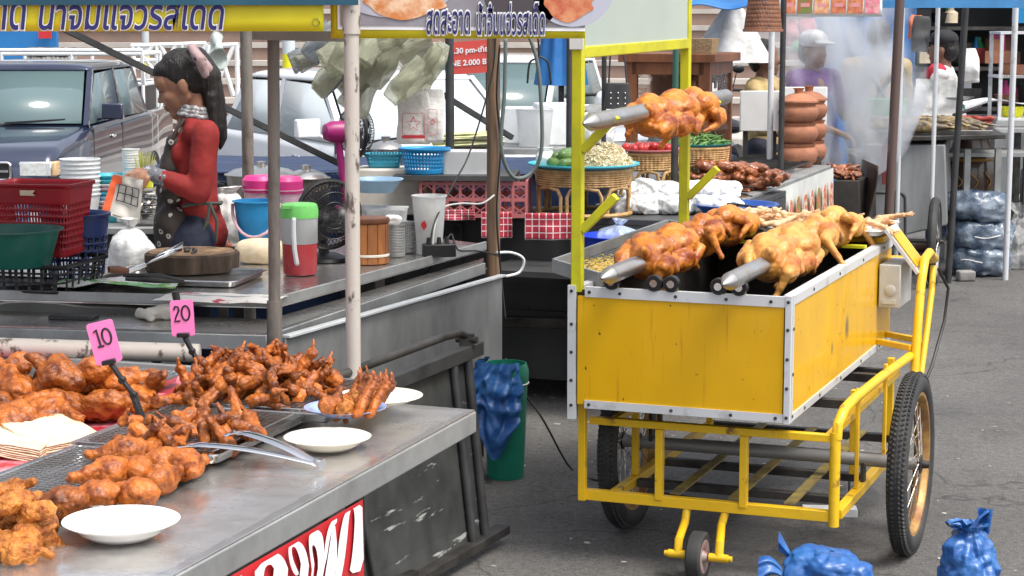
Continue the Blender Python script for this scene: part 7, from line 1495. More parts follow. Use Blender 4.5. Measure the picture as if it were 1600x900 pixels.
obj('tray', tray_mb(.34, .28, .03), M_tray, label='tray of red marinated meat at the right edge behind the fish', cat='tray', loc=(fx(1568, 180).x, 14.0, .95))
for k in range(12):
    o = obj('meat_strip', blob([('c', (-.05, 0, 0), .022, (.05, .01, 0), .018)], .008, 1, .006, 25, k), [mat('marinated_red', (.36, .06, .04), .35, col2=(.20, .03, .02), vs=20)], label='red marinated meat strip piled on the tray at the right edge', cat='meat', group='marinated meat strips', loc=(fx(1545 + (k % 6) * 8, 178).x, 13.95 + rd.uniform(-.08, .08), .985 + .03 * (k // 6))); o.rotation_euler = (0, 0, rd.uniform(0, 3))
fr_ = thing('meat_rack', 'steel frame carrying trays behind the grilled fish', 'rack', (fx(1520, 200).x, 14.1, 0)); x0 = fx(1400, 200).x; m = MB(); m.span((x0, 13.88, .92), (x0 + 1.15, 14.35, .945)); obj('top', m, M_galv, fr_, world=True)
for x in (x0 + .03, x0 + 1.12):
    for y in (13.92, 14.3): m = MB(); m.span((x - .02, y - .02, 0), (x + .02, y + .02, .92)); obj('leg', m, M_darksteel, fr_, world=True)
m = MB(); m.tube([fx(1490, 180, 13.7), fx(1532, 166, 13.9)], .012, 8); obj('tong_handle', m, M_pblack, label='black tool handle resting across the tray behind the fish', cat='handle')
# dragon jar, sacks, stone
jx = fx(1512, 300, 14.3).x; jr = thing('ceramic_jar', 'big dark brown glazed jar with ochre bands behind the grey cart', 'jar', (jx, 14.3, .12)); m = MB(); m.lathe([(1e-4, 0), (.13, 0), (.19, .18), (.215, .40), (.20, .60), (.15, .72), (.16, .76), (.14, .76)], n=44); obj('pot', m, mat('brown_glaze', (.085, .045, .025), .25, col2=(.05, .026, .015), vs=5, coat=.5), jr)
for z, rr in ((.16, .187), (.20, .196), (.24, .203), (.58, .205)): m = MB(); m.lathe([(rr, z), (rr + .006, z + .010), (rr, z + .022)], n=44); obj('band', m, mat('ochre_glaze', (.36, .19, .05), .3), jr)
m = MB()
for k in range(4): a = -1.1 - .5 * k; m.tube([(.218 * math.cos(a + .12 * math.sin(t)), .218 * math.sin(a + .12 * math.sin(t)), .40 + .022 * t) for t in range(0, 6)], .006, 5)
obj('scroll', m, mat('ochre_glaze', (.36, .19, .05)), jr); m = MB(); m.span((jx - .2, 14.1, 0), (jx + .2, 14.5, .118)); obj('jar_plinth', m, M_conc, label='low concrete plinth under the dark brown jar', cat='plinth')
M_sack = M_navybag
for px_, py_, w_, lb, sd in ((1531, 425, .215, 'clear and navy tied sack at the bottom of the pile beside the grey cart', 2), (1530, 388, .225, 'navy sack in the middle of the pile beside the grey cart', 5), (1527, 342, .215, 'navy sack topmost of the pile beside the grey cart', 9)):
    z = {2: 0, 5: .165, 9: .36}[sd]; y = 13.25; o = thing('filled_sack', lb, 'sack', (P(px_, py_, y=y).x, y, z)); obj('sack', pillow_bag_mb(w_, .15, .215, sd, .028, 8, 64, 32), M_sack, o, smooth=180); m = MB(); m.tube([(w_ * .98 * math.cos(k * .2), .155 * math.sin(k * .2), .11 + .01 * math.sin(k)) for k in range(32)], .004, 5, closed=True); obj('string', m, M_paper, o)
obj('filled_bag', bag_mb(.17, .14, .36, 7, crease=.035, neck=.3), M_film, label='pale translucent bag on the ground at the right edge', cat='bag', loc=(P(1592, 400, y=13.6).x, 13.6, 0), smooth=180)
obj('stone_block', MB().box((0, 0, .035), (.115, .08, .07)), M_stone, label='small grey stone block in front of the bottom sack', cat='stone', loc=(P(1509, 420, y=12.95).x, 12.95, 0), deg=8, bevel=.012)
# drum grill with flames of orange meat
dg_ = thing('drum_grill', 'black charcoal grill of cut sheet steel smoking beside the picture skirt', 'grill', (P(1335, 300, y=12.2).x, 12.2, 0)); a, b_, c_, d_ = P(1303, 282, y=12.0), P(1342, 282, y=12.0), P(1344, 352, y=12.0), P(1301, 350, y=12.0)
m = MB(); fr = [a, b_, c_, d_]; bk = [q + Vector((.2, .55, 0)) for q in fr]; m.add(fr + bk, [(0, 1, 2, 3), (7, 6, 5, 4)] + [(i, (i + 1) % 4, 4 + (i + 1) % 4, 4 + i) for i in range(4)]); obj('body', m, M_soot, dg_, world=True, bevel=.006)
m = MB(); m.grid(lambda u, v: Vector((b_.x + .10 * math.sin(v * 1.6) + .01, 11.98 + .55 * u, c_.z - .1 + (a.z - c_.z + .19) * v)), 6, 12); obj('curved_wall', m, mat('rusty_sheet', (.10, .06, .045), .7, .3, col2=(.03, .025, .022), vs=6), dg_, world=True, solid=.008)
for x in (a.x + .02, b_.x - .02):
    for y in (12.03, 12.5): m = MB(); m.span((x - .015, y - .015, 0), (x + .015, y + .015, c_.z + .02)); obj('leg', m, M_soot, dg_, world=True)
for k in range(7):
    o = obj('grilled_thigh', GH[k % 4], [], label='orange glazed chicken on the smoking black grill', cat='grilled chicken', group='orange chicken on the smoking grill', loc=(P(1306 + (k % 4) * 8, 270, y=12.15).x, 12.1 + .08 * (k // 4), a.z + .03 + .02 * (k // 4))); o.rotation_euler = (rd.uniform(-.4, .4), .2, rd.uniform(0, 6)); o.scale = (.62,) * 3; o.data = GO[k % 2] if 'GO' in globals() else o.data
# vendors
def vendor(lb, px_, top, y, hgt_skin, cols, face=-90, hat=None, arms=None, z0=0., wide=1.):
    """standing figure: body skin with face and hands, shirt, trousers, hair or hat; local +x is the facing direction"""
    ph = P(px_, top, y=y); s_ = (ph.z - z0) / 1.66; o = thing('person', lb, 'person', (ph.x, y, z0), face); v3 = lambda x, y_, z: Vector((x * s_, y_ * s_, z * s_)); rr = lambda r: r * s_
    hd = (0.02, 0, 1.53); A = arms or [((0, .19, 1.34), (.08, .24, 1.07), (.30, .12, 1.02)), ((0, -.19, 1.34), (.08, -.24, 1.07), (.30, -.12, 1.00))]
    bd = [('e', v3(.0, 0, 1.55), (rr(.094), rr(.074), rr(.108))), ('e', v3(.04, 0, 1.505), (rr(.058), rr(.056), rr(.082))), ('c', v3(.095, 0, 1.535), rr(.008), v3(.112, 0, 1.505), rr(.012)), ('e', v3(.092, 0, 1.465), (rr(.012), rr(.024), rr(.010))), ('e', v3(.07, 0, 1.435), (rr(.024), rr(.028), rr(.020))), ('e', v3(.0, .076, 1.52), (rr(.018), rr(.010), rr(.030))), ('e', v3(.0, -.076, 1.52), (rr(.018), rr(.010), rr(.030))),
          ('c', v3(-.01, 0, 1.45), rr(.050), v3(-.02, 0, 1.36), rr(.055)), ('c', v3(-.01, 0, 1.28), rr(.10), v3(0, 0, .95), rr(.11)), ('c', v3(0, .09, .92), rr(.085), v3(.01, .09, .5), rr(.055)), ('c', v3(0, -.09, .92), rr(.085), v3(.01, -.09, .5), rr(.055)), ('c', v3(.01, .09, .5), rr(.05), v3(0, .09, .08), rr(.038)), ('c', v3(.01, -.09, .5), rr(.05), v3(0, -.09, .08), rr(.038)), ('c', v3(0, .09, .045), rr(.042), v3(.15, .10, .035), rr(.034)), ('c', v3(0, -.09, .045), rr(.042), v3(.15, -.10, .035), rr(.034))]
    for a in A:
        p0, p1, p2 = (v3(*q) for q in a); bd += [('c', p0, rr(.042), p1, rr(.036)), ('c', p1, rr(.034), p2, rr(.024))] + hand(p2, p2 - p1, Vector((0, 0, -1)), (.5, .6, .4), 1)
    me = blob(bd, .010, 2, name='vendor_body'); obj('body', me, [M_skin2], o)
    sh_ = [('c', v3(-.01, .07, 1.29), rr(.105), v3(0, 0, .98), rr(.135 * wide)), ('c', v3(-.01, -.07, 1.29), rr(.105), v3(0, 0, .98), rr(.135 * wide)), ('c', v3(0, 0, .98), rr(.135 * wide), v3(0, 0, .86), rr(.145 * wide)), ('c', v3(-.01, -.14, 1.34), rr(.07), v3(-.01, .14, 1.34), rr(.07))]
    for a in A: p0, p1, p2 = (v3(*q) for q in a); sh_ += [('c', p0, rr(.062), p1, rr(.052))] + ([('c', p1, rr(.05), p1.lerp(p2, cols[3]), rr(.042))] if cols[3] else [])
    obj('shirt', blob(sh_, .011, 3, .012, 9, int(px_), 'shirt'), [cols[0]], o)
    obj('trousers', blob([('c', v3(0, .09, .90), rr(.10), v3(.01, .09, .1), rr(.065)), ('c', v3(0, -.09, .90), rr(.10), v3(.01, -.09, .1), rr(.065)), ('e', v3(0, 0, .92), (rr(.14), rr(.17), rr(.11)))], .012, 2, .006, 10, 3, 'trousers'), [cols[1]], o)
    hr = [('e', v3(-.018, 0, 1.575), (rr(.098), rr(.082), rr(.095))), ('e', v3(-.05, 0, 1.52), (rr(.07), rr(.078), rr(.085)))]
    obj('hair', blob(hr, .009, 2, .004, 25, 1, 'hair'), [M_hair], o)
    if hat: obj('cap', blob([('e', v3(-.005, 0, 1.605), (rr(.112), rr(.094), rr(.075))), ('e', v3(.10, 0, 1.585), (rr(.085), rr(.075), rr(.014)))], .009, 2, .002, 20, 2, 'cap'), [hat], o)
    return o
cloth = lambda n, c: mat(n, c, .8, col2=tuple(k * .65 for k in c), vs=9, bump=.3, bs=16, bdist=.03)
v1 = vendor('vendor in purple shirt, blue apron and white cap behind the white board', 1272, 50, 13.4, 0, (cloth('purple_shirt', (.13, .045, .21)), cloth('dark_cloth', (.03, .035, .06)), 0, .0), -52, cloth('white_cap', (.62, .62, .62)), [((0, .19, 1.34), (.06, .26, 1.10), (.30, .20, .98)), ((0, -.19, 1.34), (.08, -.25, 1.10), (.32, -.06, .98))])
me = blob([('c', (.10, 0, 1.16), .075, (.12, 0, .8), .11)], .011, 2, .008, 10, 3); obj('apron', me, [cloth('blue_apron', (.045, .06, .16))], v1)
v2 = vendor('vendor seen from behind in a beige shirt with crossed dark apron straps', 1372, 32, 14.2, 0, (cloth('beige_shirt', (.42, .31, .15)), cloth('dark_cloth', (.03, .035, .06)), 0, .6), 95, None, None, 0, 1.08)
m = MB()
for s_ in (-1, 1): m.tube([(.02, s_ * .12, 1.42), (-.09, s_ * .11, 1.36), (-.135, s_ * .0, 1.2), (-.135, -s_ * .12, 1.0)], .016, 6)
obj('straps', m, cloth('strap_cloth', (.08, .09, .12)), v2)
v3_ = vendor('person in a black cap and red and white top, behind the silver pole', 1474, 50, 14.6, 0, (cloth('white_top', (.66, .65, .64)), cloth('navy_skirt', (.03, .05, .13)), 0, .8), 160, cloth('black_cap', (.015, .015, .018)))
me = blob([('c', (.02, .13, 1.30), .09, (.05, .11, .95), .10)], .011, 2, .008, 10, 3); obj('vest', me, [cloth('red_vest', (.42, .02, .04))], v3_)
v4 = vendor('person in a mustard yellow top, half hidden left of the purple vendor', 1196, 62, 13.0, 0, (cloth('mustard_top', (.60, .44, .20)), cloth('dark_cloth', (.03, .03, .06)), 0, .3), -30)
# blue tarpaulin wall, beam and clutter round the vendors
a, b_ = P(1268, 20, y=16.5), P(1432, 20, y=16.5); m = MB(); m.grid(lambda u, v: Vector((a.x + (b_.x - a.x) * u, 16.5 + .05 * math.sin(u * 22) + wavy((u * 3, v * 3, 0), .06, 1.5), .0 + 2.5 * v)), 60, 20); obj('tarpaulin', m, M_bluetarp, label='bright blue tarpaulin wall hanging behind the smoke and vendors', cat='tarpaulin', smooth=180, solid=.01)
a, b_ = P(1378, 6, y=12.6), P(1640, 6, y=12.6); m = MB(); m.bar(a, b_, .05, .05); obj('canopy_beam', m, P_('sky_blue_pipe', .06, .24, .50), label='blue beam running along the top above the fish cart', cat='beam')
rd = random.Random(44)
bs_ = thing('back_shelves', 'dark stall of crowded shelves far behind the fish cart', 'shelves', (4.2, 17.6, 0)); X0 = P(1500, 50, y=17.6).x
m = MB(); m.span((X0 - .9, 18.0, 0), (X0 + 3.0, 18.1, 2.6)); obj('back_panel', m, M_dark, bs_, world=True)
for z in (.9, 1.25, 1.6, 1.95): m = MB(); m.span((X0 - .9, 17.4, z), (X0 + 3.0, 17.99, z + .03)); obj('shelf', m, M_darksteel, bs_, world=True)
for k in range(44):
    z = rd.choice((.93, 1.28, 1.63)); x = X0 - .8 + rd.uniform(0, 2.1); h = rd.uniform(.10, .26); w_ = rd.uniform(.05, .13); mt_ = rd.choice((M_pblack, M_pwhite, M_galv, M_pblue, M_ppink, M_pyel, M_terra, M_pgrn, M_card, M_pteal, M_darksteel, M_pred))
    nm = rd.choice(('box', 'bottle', 'tub')); mb = {'box': MB().span((-w_, -.08, 0), (w_, .08, h)), 'tub': tub_mb(w_ * .8, w_, h * .7), 'bottle': MB().lathe([(1e-4, 0), (w_ * .5, 0), (w_ * .5, h * .65), (w_ * .2, h * .85), (w_ * .22, h), (1e-4, h)], n=16)}[nm]
    obj(nm, mb, mt_, label='small ' + nm + ' among the goods on the far dark shelves', cat=nm, group=nm + ' goods on the far shelves', loc=(x, 17.6 + rd.uniform(-.1, .1), z + .031))
for px_, pt, pb, lb, mt_ in ((1440, 25, 80, 'dark cloth bag hanging left of the person in the black cap', M_black), (1262, 28, 70, 'pink hanging garment behind the purple vendor', cloth('pink_garment', (.55, .20, .22))), (1238, 30, 72, 'coral hanging garment behind the purple vendor, left one', cloth('coral_garment', (.52, .22, .20))), (1250, 50, 84, 'green hanging garment between two pink ones', cloth('green_garment', (.22, .42, .20))), (1518, 75, 130, 'pale patterned bag hanging right of the black post', M_hbag), (1432, 22, 60, 'orange bag hanging behind the dark cloth bag', cloth('orange_bag', (.62, .14, .04)))):
    y = 14.9 if px_ < 1300 else 14.0 if px_ != 1432 else 14.3; q, r_ = P(px_, pt, y=y), P(px_, pb, y=y); obj('hanging_bag', hanging_bag_mb(.13, .08, q.z - r_.z, px_, .02, 9, .6), mt_, label=lb, cat='hanging cloth', loc=q, smooth=180)
o = put('bucket', tub_mb(.105, .135, .36, lip=.01), M_pgrn, 1383, 13.75, .80, 'tall bright green bucket in front of the beige vendor', 'bucket'); o = thing('vendor_table', 'long table with a purple basin between the vendors and the smoke', 'table', (2.6, 14.0, 0)); x0 = P(1330, 150, y=13.9).x; m = MB(); m.span((x0, 13.6, .77), (x0 + 1.2, 14.05, .798)); obj('top', m, M_galv, o, world=True)
for x in (x0 + .03, x0 + 1.17):
    for y in (13.63, 14.02): m = MB(); m.span((x - .02, y - .02, 0), (x + .02, y + .02, .77)); obj('leg', m, M_darksteel, o, world=True)
put('basin', tub_mb(.13, .17, .09, lip=.012), M_ppurple, 1414, 13.85, .80, 'purple basin right of the green bucket', 'basin')
p = P(1428, 175, y=13.15); o = thing('squeeze_bottle', 'yellow squeeze bottle with a green cap by the fish trays', 'bottle', (p.x, 13.9, .947)); m = MB(); m.lathe([(1e-4, 0), (.034, 0), (.036, .01), (.036, .10), (.028, .115)], n=24); obj('bottle', m, M_pyel, o); m = MB(); m.lathe([(.030, .114), (.030, .135), (.012, .145), (.006, .18), (1e-4, .18)], n=20); obj('cap', m, M_plime, o)
sc_ = thing('kitchen_scale', 'green dial kitchen scale with a steel pan behind the black post', 'scale', (P(1493, 160, y=14.1).x, 14.1, .946)); obj('body', loft([(rrect(.17, .12, .02), 0), (rrect(.12, .10, .03), .16)], cap1=True), P_('scale_green', .02, .22, .16), sc_); m = MB(); m.lathe([(1e-4, .0), (.06, .0), (.065, .006), (1e-4, .008)], (0, -.062, .08), 28, Matrix.Rotation(R(90), 3, 'X')); obj('dial', m, M_pwhite, sc_); m = MB(); m.lathe([(1e-4, .19), (.10, .19), (.13, .215)], n=36); m.tube([(0, 0, .16), (0, 0, .19)], .012, 8); obj('pan', m, M_tray, sc_)
m = crumpled_sheet(lambda u, v: Vector(((u - .5) * .62, (v - .5) * .5, .03 + .05 * math.sin(u * 3.1))), 30, 20, .03, 5, 4); ws = put('white_sheet', m, cloth('white_cloth', (.66, .66, .65)), 1555, 14.75, 1.02, 'white cloth spread over goods at the right behind the scale', 'cloth', smooth=180); o = thing('cloth_table', 'table under the white cloth behind the scale', 'table', (P(1555, 150, y=14.75).x, 14.75, 0)); m = MB(); m.span((-.4, -.25, .95), (.5, .25, .99)); obj('top', m, M_galv, o)
for x in (-.37, .47): m = MB(); m.span((x - .02, -.02, 0), (x + .02, .02, .95)); obj('leg', m, M_darksteel, o)
m = crumpled_sheet(lambda u, v: Vector(((u - .5) * .3, 0, .32 * v)), 16, 16, .03, 8, 6); put('draped_cloth', m, cloth('white_cloth', (.66, .66, .65)), 1458, 14.0, .95, 'white cloth draped over the rack left of the scale', 'cloth', smooth=180)
gc = thing('glass_case', 'aluminium framed glass food case at the right edge', 'case', (P(1590, 100, y=14.2).x + .05, 14.3, .99)); 
for x in (-.18, .18):
    for y in (-.15, .15): m = MB(); m.span((x - .012, y - .012, 0), (x + .012, y + .012, .62)); obj('frame', m, M_alu, gc)
for z in (0, .30, .61): m = MB(); m.span((-.195, -.165, z), (.195, .165, z + .018)); obj('shelf', m, M_alu, gc)
m = MB(); m.span((-.16, -.165, .02), (.16, -.162, .60)); obj('glass', m, M_glass, gc)
for k, (z, mt_) in enumerate(((.32, M_terra), (.02, M_pyel), (.32, M_pred))): obj('food_dish', tub_mb(.07, .09, .07), mt_, label=('brown dish on the upper shelf of the glass case', 'yellow tub low in the glass case', 'red dish at the back of the glass case')[k], cat='dish', loc=(gc.location.x - .05 + .1 * (k == 2), 14.3 + .05 * (k == 2), .99 + z))
x = P(1590, 140, y=14.2).x + .05; o = thing('case_table', 'stand under the glass food case', 'stand', (x, 14.3, 0)); m = MB(); m.span((x - .22, 14.1, .95), (x + .22, 14.5, .988)); obj('top', m, M_galv, o, world=True)
for xx_ in (x - .2, x + .2): m = MB(); m.span((xx_ - .02, 14.28, 0), (xx_ + .02, 14.32, .95)); obj('leg', m, M_galv, o, world=True)
fc2 = thing('wheeled_stand', 'silver framed pushcart with a spoked wheel at the right edge', 'pushcart', (P(1590, 330, y=15.6).x, 15.6, 0)); wheel('wheel', fc2, (.04, 0, .27), .27, .05, spokes=24, rimm=M_galv, deg=-14, tread=False)
for a, b_ in (((-.22, .02, .12), (-.22, .02, .95)), ((-.22, .02, .30), (.5, .3, .30)), ((-.22, .02, .93), (.5, .3, .93)), ((.4, .3, .1), (.4, .3, .93))): m = MB(); m.bar(a, b_, .04, .04, (0, 1, 0)); obj('frame', m, M_alu, fc2)
m = MB(); m.box((.05, .28, .62), (.6, .03, .6)); obj('side_panel', m, M_cartsteel, fc2)
# white boards, posts
for (x0, x1, y0, y1, yy, lb) in ((1156, 1222, 142, 205, 12.35, 'white foam board standing left of the thin black post'), (1222, 1293, 136, 196, 12.3, 'white foam board standing in front of the purple vendor')):
    a, b_ = P(x0, y1, y=yy), P(x1, y0, y=yy); m = MB(); m.span((a.x, yy, a.z), (b_.x, yy + .03, b_.z)); o = thing('foam_board', lb, 'board', ((a.x + b_.x) / 2, yy, 0)); obj('board', m, M_white, o, world=True, bevel=.004)
    for x in (a.x + .04, b_.x - .04): m = MB(); m.span((x - .015, yy + .032, 0), (x + .015, yy + .06, b_.z - .03)); obj('stake', m, M_darksteel, o, world=True)
for px_, y, r_, mt_, lb, ln in ((1388, 12.4, .030, mat('brown_post', (.10, .065, .055), .7), 'dark brown leaning post at the left end of the fish cart', .06), (1404, 12.75, .015, M_alu, 'thin silver pole just right of the dark brown post', 0), (1457, 12.8, .015, M_alu, 'silver pole passing in front of the person in the black cap', .01), (1577, 13.0, .020, M_alu, 'silver pole at the right end of the fish cart', .01), (1487, 12.85, .022, M_black, 'black leaning pole in front of the scale', .08)): rod('canopy_post', px_, y, r_, mt_, lb, lean=ln)
# smoke drifting from the grill
m = MB(); ps_ = [(P(1330, 262, y=12.3), .14), (P(1338, 215, y=12.6), .34), (P(1332, 150, y=12.85), .50), (P(1318, 90, y=13.1), .56), (P(1300, 35, y=13.2), .58), (P(1295, -30, y=13.2), .5)]
m.tube([p_ for p_, r_ in ps_], [r_ for p_, r_ in ps_], 24)
def smoke():
    s_ = bpy.data.materials.new('smoke'); s_.use_nodes = True; N = s_.node_tree.nodes; L = s_.node_tree.links; N.remove(N['Principled BSDF']); v = N.new('ShaderNodeVolumePrincipled'); L.new(v.outputs[0], N['Material Output'].inputs['Volume']); v.inputs['Color'].default_value = (.86, .90, .95, 1); v.inputs['Anisotropy'].default_value = .2
    tc = N.new('ShaderNodeTexCoord'); n = N.new('ShaderNodeTexNoise'); n.inputs['Scale'].default_value = 1.9; n.inputs['Detail'].default_value = 4; n.inputs['Distortion'].default_value = 1.4; mp = N.new('ShaderNodeMapping'); mp.inputs['Scale'].default_value = (1.3, 1.3, .75); L.new(tc.outputs['Object'], mp.inputs[0]); L.new(mp.outputs[0], n.inputs['Vector'])
    r_ = N.new('ShaderNodeMapRange'); r_.inputs[1].default_value = .46; r_.inputs[2].default_value = .78; r_.inputs[3].default_value = 0; r_.inputs[4].default_value = 9.0; L.new(n.outputs[0], r_.inputs[0])
    L.new(r_.outputs[0], v.inputs['Density']); return s_
obj('smoke', m, smoke(), kind='stuff', smooth=180)
SC.cycles.volume_step_rate = 2.0; SC.cycles.volume_bounces = 1
# ------------------------------------------------------------------ canopies, banners, hanging things at the top
aw = thing('canopy', 'dark teal tarpaulin canopy over the prep table with a straight hem', 'canopy', (-1.6, 7.2, 1.78))
y0 = 5.62; zb_ = P(200, 8, y=y0).z; xl, xr = P(-200, 8, y=y0).x, P(560, 8, y=y0).x
m = MB(); m.add([(xl - 1.4, y0, zb_ + .14), (xr, y0, zb_ + .14), (xr + .2, 6.7, 2.12), (xl - 1.4, 6.7, 2.12)], [(0, 1, 2, 3)]); obj('roof', m, M_tarp, aw, world=True, solid=.006)
m = MB(); m.grid(lambda u, v: Vector((xl - 1.4 + (xr - xl + 1.4) * u, y0 + .002 * math.sin(u * 50) * (1 - v), zb_ + .142 * v)), 80, 4); obj('valance', m, M_tarp, aw, world=True, smooth=180)
for y in (y0 + .03, 6.68): m = MB(); m.bar((xl - 1.4, y, zb_ + .12 if y < 6 else 2.10), (xr + (.15 if y > 6 else 0), y, zb_ + .12 if y < 6 else 2.10), .03, .03); obj('roof_bar', m, M_galv, aw, world=True)
m = MB(); a, b_ = P(395, 54, y=5.95), P(560, 58, y=5.95); m.bar(a, b_, .03, .03); obj('hanger_bar', m, M_galv, label='grey bar joining the two front poles under the yellow banner', cat='bar')
def vinyl(nm, lb, cat, px0, px1, pt, pb, y, mt_, border=None):
    a, b_, t = P(px0, pb, y=y), P(px1, pb, y=y), P(px0, pt, y=y); o = thing(nm, lb, cat, (a + b_) / 2); w_, h = b_.x - a.x, t.z - a.z; M = face_tf(Vector((a.x, y, a.z)), (1, 0, 0), (0, 0, 1))
    m = MB(); m.grid(lambda u, v: Vector((a.x + w_ * u, y + wavy((u * 4, v, px0), .004, 1.5), a.z + h * v)), 40, 6); obj('sheet', m, mt_, o, world=True, smooth=180, solid=.002); return o, M, w_, h
def lettering(o, M, s_, cx, cy, wd, ht, sh=.2, d=.008, out=.004):
    b0 = text_mb(s_, .1, Matrix(), 0, .0008, sh).v; X = [p.x for p in b0]; Y = [p.y for p in b0]; fx_, fy_ = wd / (max(X) - min(X)), ht / (max(Y) - min(Y)); Mm = M @ Matrix.Translation((cx, cy, 0)) @ Matrix.Diagonal((fx_, fy_, 1, 1)) @ Matrix.Translation((-(max(X) + min(X)) / 2, -(max(Y) + min(Y)) / 2, 0))
    for off, mt_, dz in ((out, M_whiteink, d), (.0012, M_navyink, d + .003)): t_ = text_mb(s_, .1, Mm @ Matrix.Translation((0, 0, dz)), off, .0008, sh); obj('lettering', t_, mt_, o, world=True, smooth=None)
top = -60
o, M, w_, h = vinyl('banner', 'yellow vinyl banner with navy Thai lettering and a steel eyelet at its corner', 'banner', -140, 506, top, 49, 5.640, M_yelvinyl); S_ = w_ / 646
lettering(o, M, 'สดสะอาด', S_ * 95, S_ * 26, S_ * 175, S_ * 46); lettering(o, M, 'น้ำจิ้มแจ่วรสเด็ด', S_ * 347, S_ * 31, S_ * 288, S_ * 56)
m = MB(); q = M @ Vector((S_ * 634, S_ * 14, .004)); m.lathe([(.008, 0), (.010, .003), (.012, 0)], q, 16, Matrix.Rotation(R(90), 3, 'X')); obj('eyelet', m, M_chrome, o, world=True)
o, M, w_, h = vinyl('banner', 'food stall banner with yellow border, dish pictures and small navy Thai lettering', 'banner', 517, 914, top, 60, 5.78, M_yelvinyl); S_ = w_ / 397
m = MB(); m.prism([(S_ * 11, S_ * 14), (S_ * 397, S_ * 11), (S_ * 397, h), (S_ * 11, h)], .005, .006, M); obj('white_field', m, M_whiteink, o, world=True)
m = MB(); m.prism([(S_ * 16, S_ * 20), (S_ * 397, S_ * 17), (S_ * 397, h), (S_ * 16, h)], .007, .008, M); obj('grey_field', m, mat('print_grey', (.30, .29, .33), .5, col2=(.14, .12, .13), vs=3), o, world=True)
def disc(cx, cy, rx_, ry_, dz, nm, mt_, wob=0., n=48): m = MB(); m.prism([((cx + rx_ * (1 + wob * math.sin(5 * a) + wob * .7 * math.sin(9 * a + 1)) * math.cos(a)) * S_, (cy + ry_ * (1 + wob * math.sin(4 * a + 2)) * math.sin(a)) * S_) for a in [2 * math.pi * k / n for k in range(n)]], dz, dz + .001, M); obj(nm, m, mt_, o, world=True)
M_pl = mat('printed_plate', (.42, .43, .50), .5); M_pd = mat('printed_dark', (.06, .05, .055), .5); M_pf = mat('printed_roast', (.55, .20, .06), .5, col2=(.72, .50, .33), vs=22, vd=5, lo=.42, hi=.62); M_pf2 = mat('printed_red_meat', (.42, .06, .03), .5, col2=(.60, .26, .12), vs=26, vd=5)
disc(100, 78, 92, 46, .009, 'printed_plate', M_pl); disc(118, 72, 74, 40, .0105, 'printed_chicken', M_pf, .10); disc(300, 70, 60, 60, .009, 'printed_plate', M_pd); disc(378, 70, 62, 52, .009, 'printed_plate', M_pl); disc(372, 68, 44, 40, .0105, 'printed_meat', M_pf2, .10)
lettering(o, M, 'สดสะอาด', S_ * 184, S_ * 25, S_ * 68, S_ * 36, .08, .012, .006); lettering(o, M, 'น้ำจิ้มแจ่วรสเด็ด', S_ * 281, S_ * 30, S_ * 106, S_ * 48, .08, .012, .006)
o, M, w_, h = vinyl('menu_board', 'white menu strip of red and green dish pictures above the purple vendor', 'menu board', 1212, 1378, -60, 26, 11.6, M_white); S_ = w_ / 166
for k, mt_ in enumerate((M_pf2, mat('printed_salad', (.10, .22, .04), .5, col2=(.36, .10, .05), vs=30), M_pf, M_pf2, M_pf2, mat('printed_pink', (.62, .12, .20), .5, col2=(.7, .36, .36), vs=30))):
    m = MB(); x = (7 + k * 26.3) * S_; m.prism([(x, S_ * 5), (x + S_ * 23, S_ * 5), (x + S_ * 25, h * .95), (x + S_ * 2, h * .95)], .006, .007, M); obj('dish_picture', m, mt_, o, world=True); m = MB(); m.prism([(x + S_ * 5, S_ * 15), (x + S_ * 19, S_ * 15), (x + S_ * 19, S_ * 21), (x + S_ * 5, S_ * 21)], .0075, .008, M); obj('caption_strip', m, mat('caption_red', (.60, .25, .25), .5), o, world=True)
a = P(1212, 20, y=11.63); m = MB(); m.tube([(a.x - .02, 11.63, 0), (a.x - .02, 11.63, 2.3)], .018, 10); obj('stall_post', m, M_alu, label='pale post at the left end of the menu strip', cat='pole')
for k, px_ in enumerate((1192,)):
    a = P(px_, 49, y=10.6); bk_ = slotted(circ(.10, 60), .22, .74, 10, lambda j, r: (j + r) % 2 == 0, (0, 0), .75, .05); bk_.tf(Matrix.Translation((0, 0, .22)) @ Matrix.Rotation(math.pi, 4, 'X')); obj('woven_basket', bk_, mat('brown_weave', (.24, .10, .05), .7, col2=(.14, .055, .03), vs=30), label='brown woven basket hanging upside down at the top beside the menu strip', cat='basket', loc=(a.x, 10.6, a.z), solid=.004)
a, b_ = P(1097, 11, y=11.9), P(1175, 9, y=11.9); m = MB(); m.grid(lambda u, v: Vector((a.x - .1 + (b_.x - a.x + .2) * u, 11.9 + 1.6 * v, a.z + .015 * math.sin(u * 9) + .20 * v)), 20, 8); obj('canopy', m, M_bluetarp, label='blue tarpaulin edge at the top right of the white sign', cat='canopy', smooth=180, solid=.008)
q = P(1150, 12, y=13.0); m = MB(); m.grid(lambda u, v: Vector((q.x - .02 + (.03 + .24 * v) * math.cos(u * 6.283) * (1 + .12 * math.sin(u * 30)), 13 + (.03 + .24 * v) * math.sin(u * 6.283) * (1 + .12 * math.sin(u * 30)), q.z + .05 - .40 * v)), 60, 14, wrap=True); obj('white_cover', m, cloth('white_cloth', (.66, .66, .65)), label='white fabric hanging in a cone behind the wooden cabinet', cat='cloth', smooth=180)
for px_, y, lb in ((338, 8.3, 'grey-green rag hanging by the pole above the cook ponytail'),): a, b_ = P(px_, 48, y=y), P(px_, 110, y=y); obj('hanging_rag', hanging_bag_mb(.06, .02, a.z - b_.z, 3, .028, 22, .5), mat('rag_green', (.28, .36, .31), .8, col2=(.52, .55, .53), vs=8), label=lb, cat='cloth', loc=a, smooth=180)
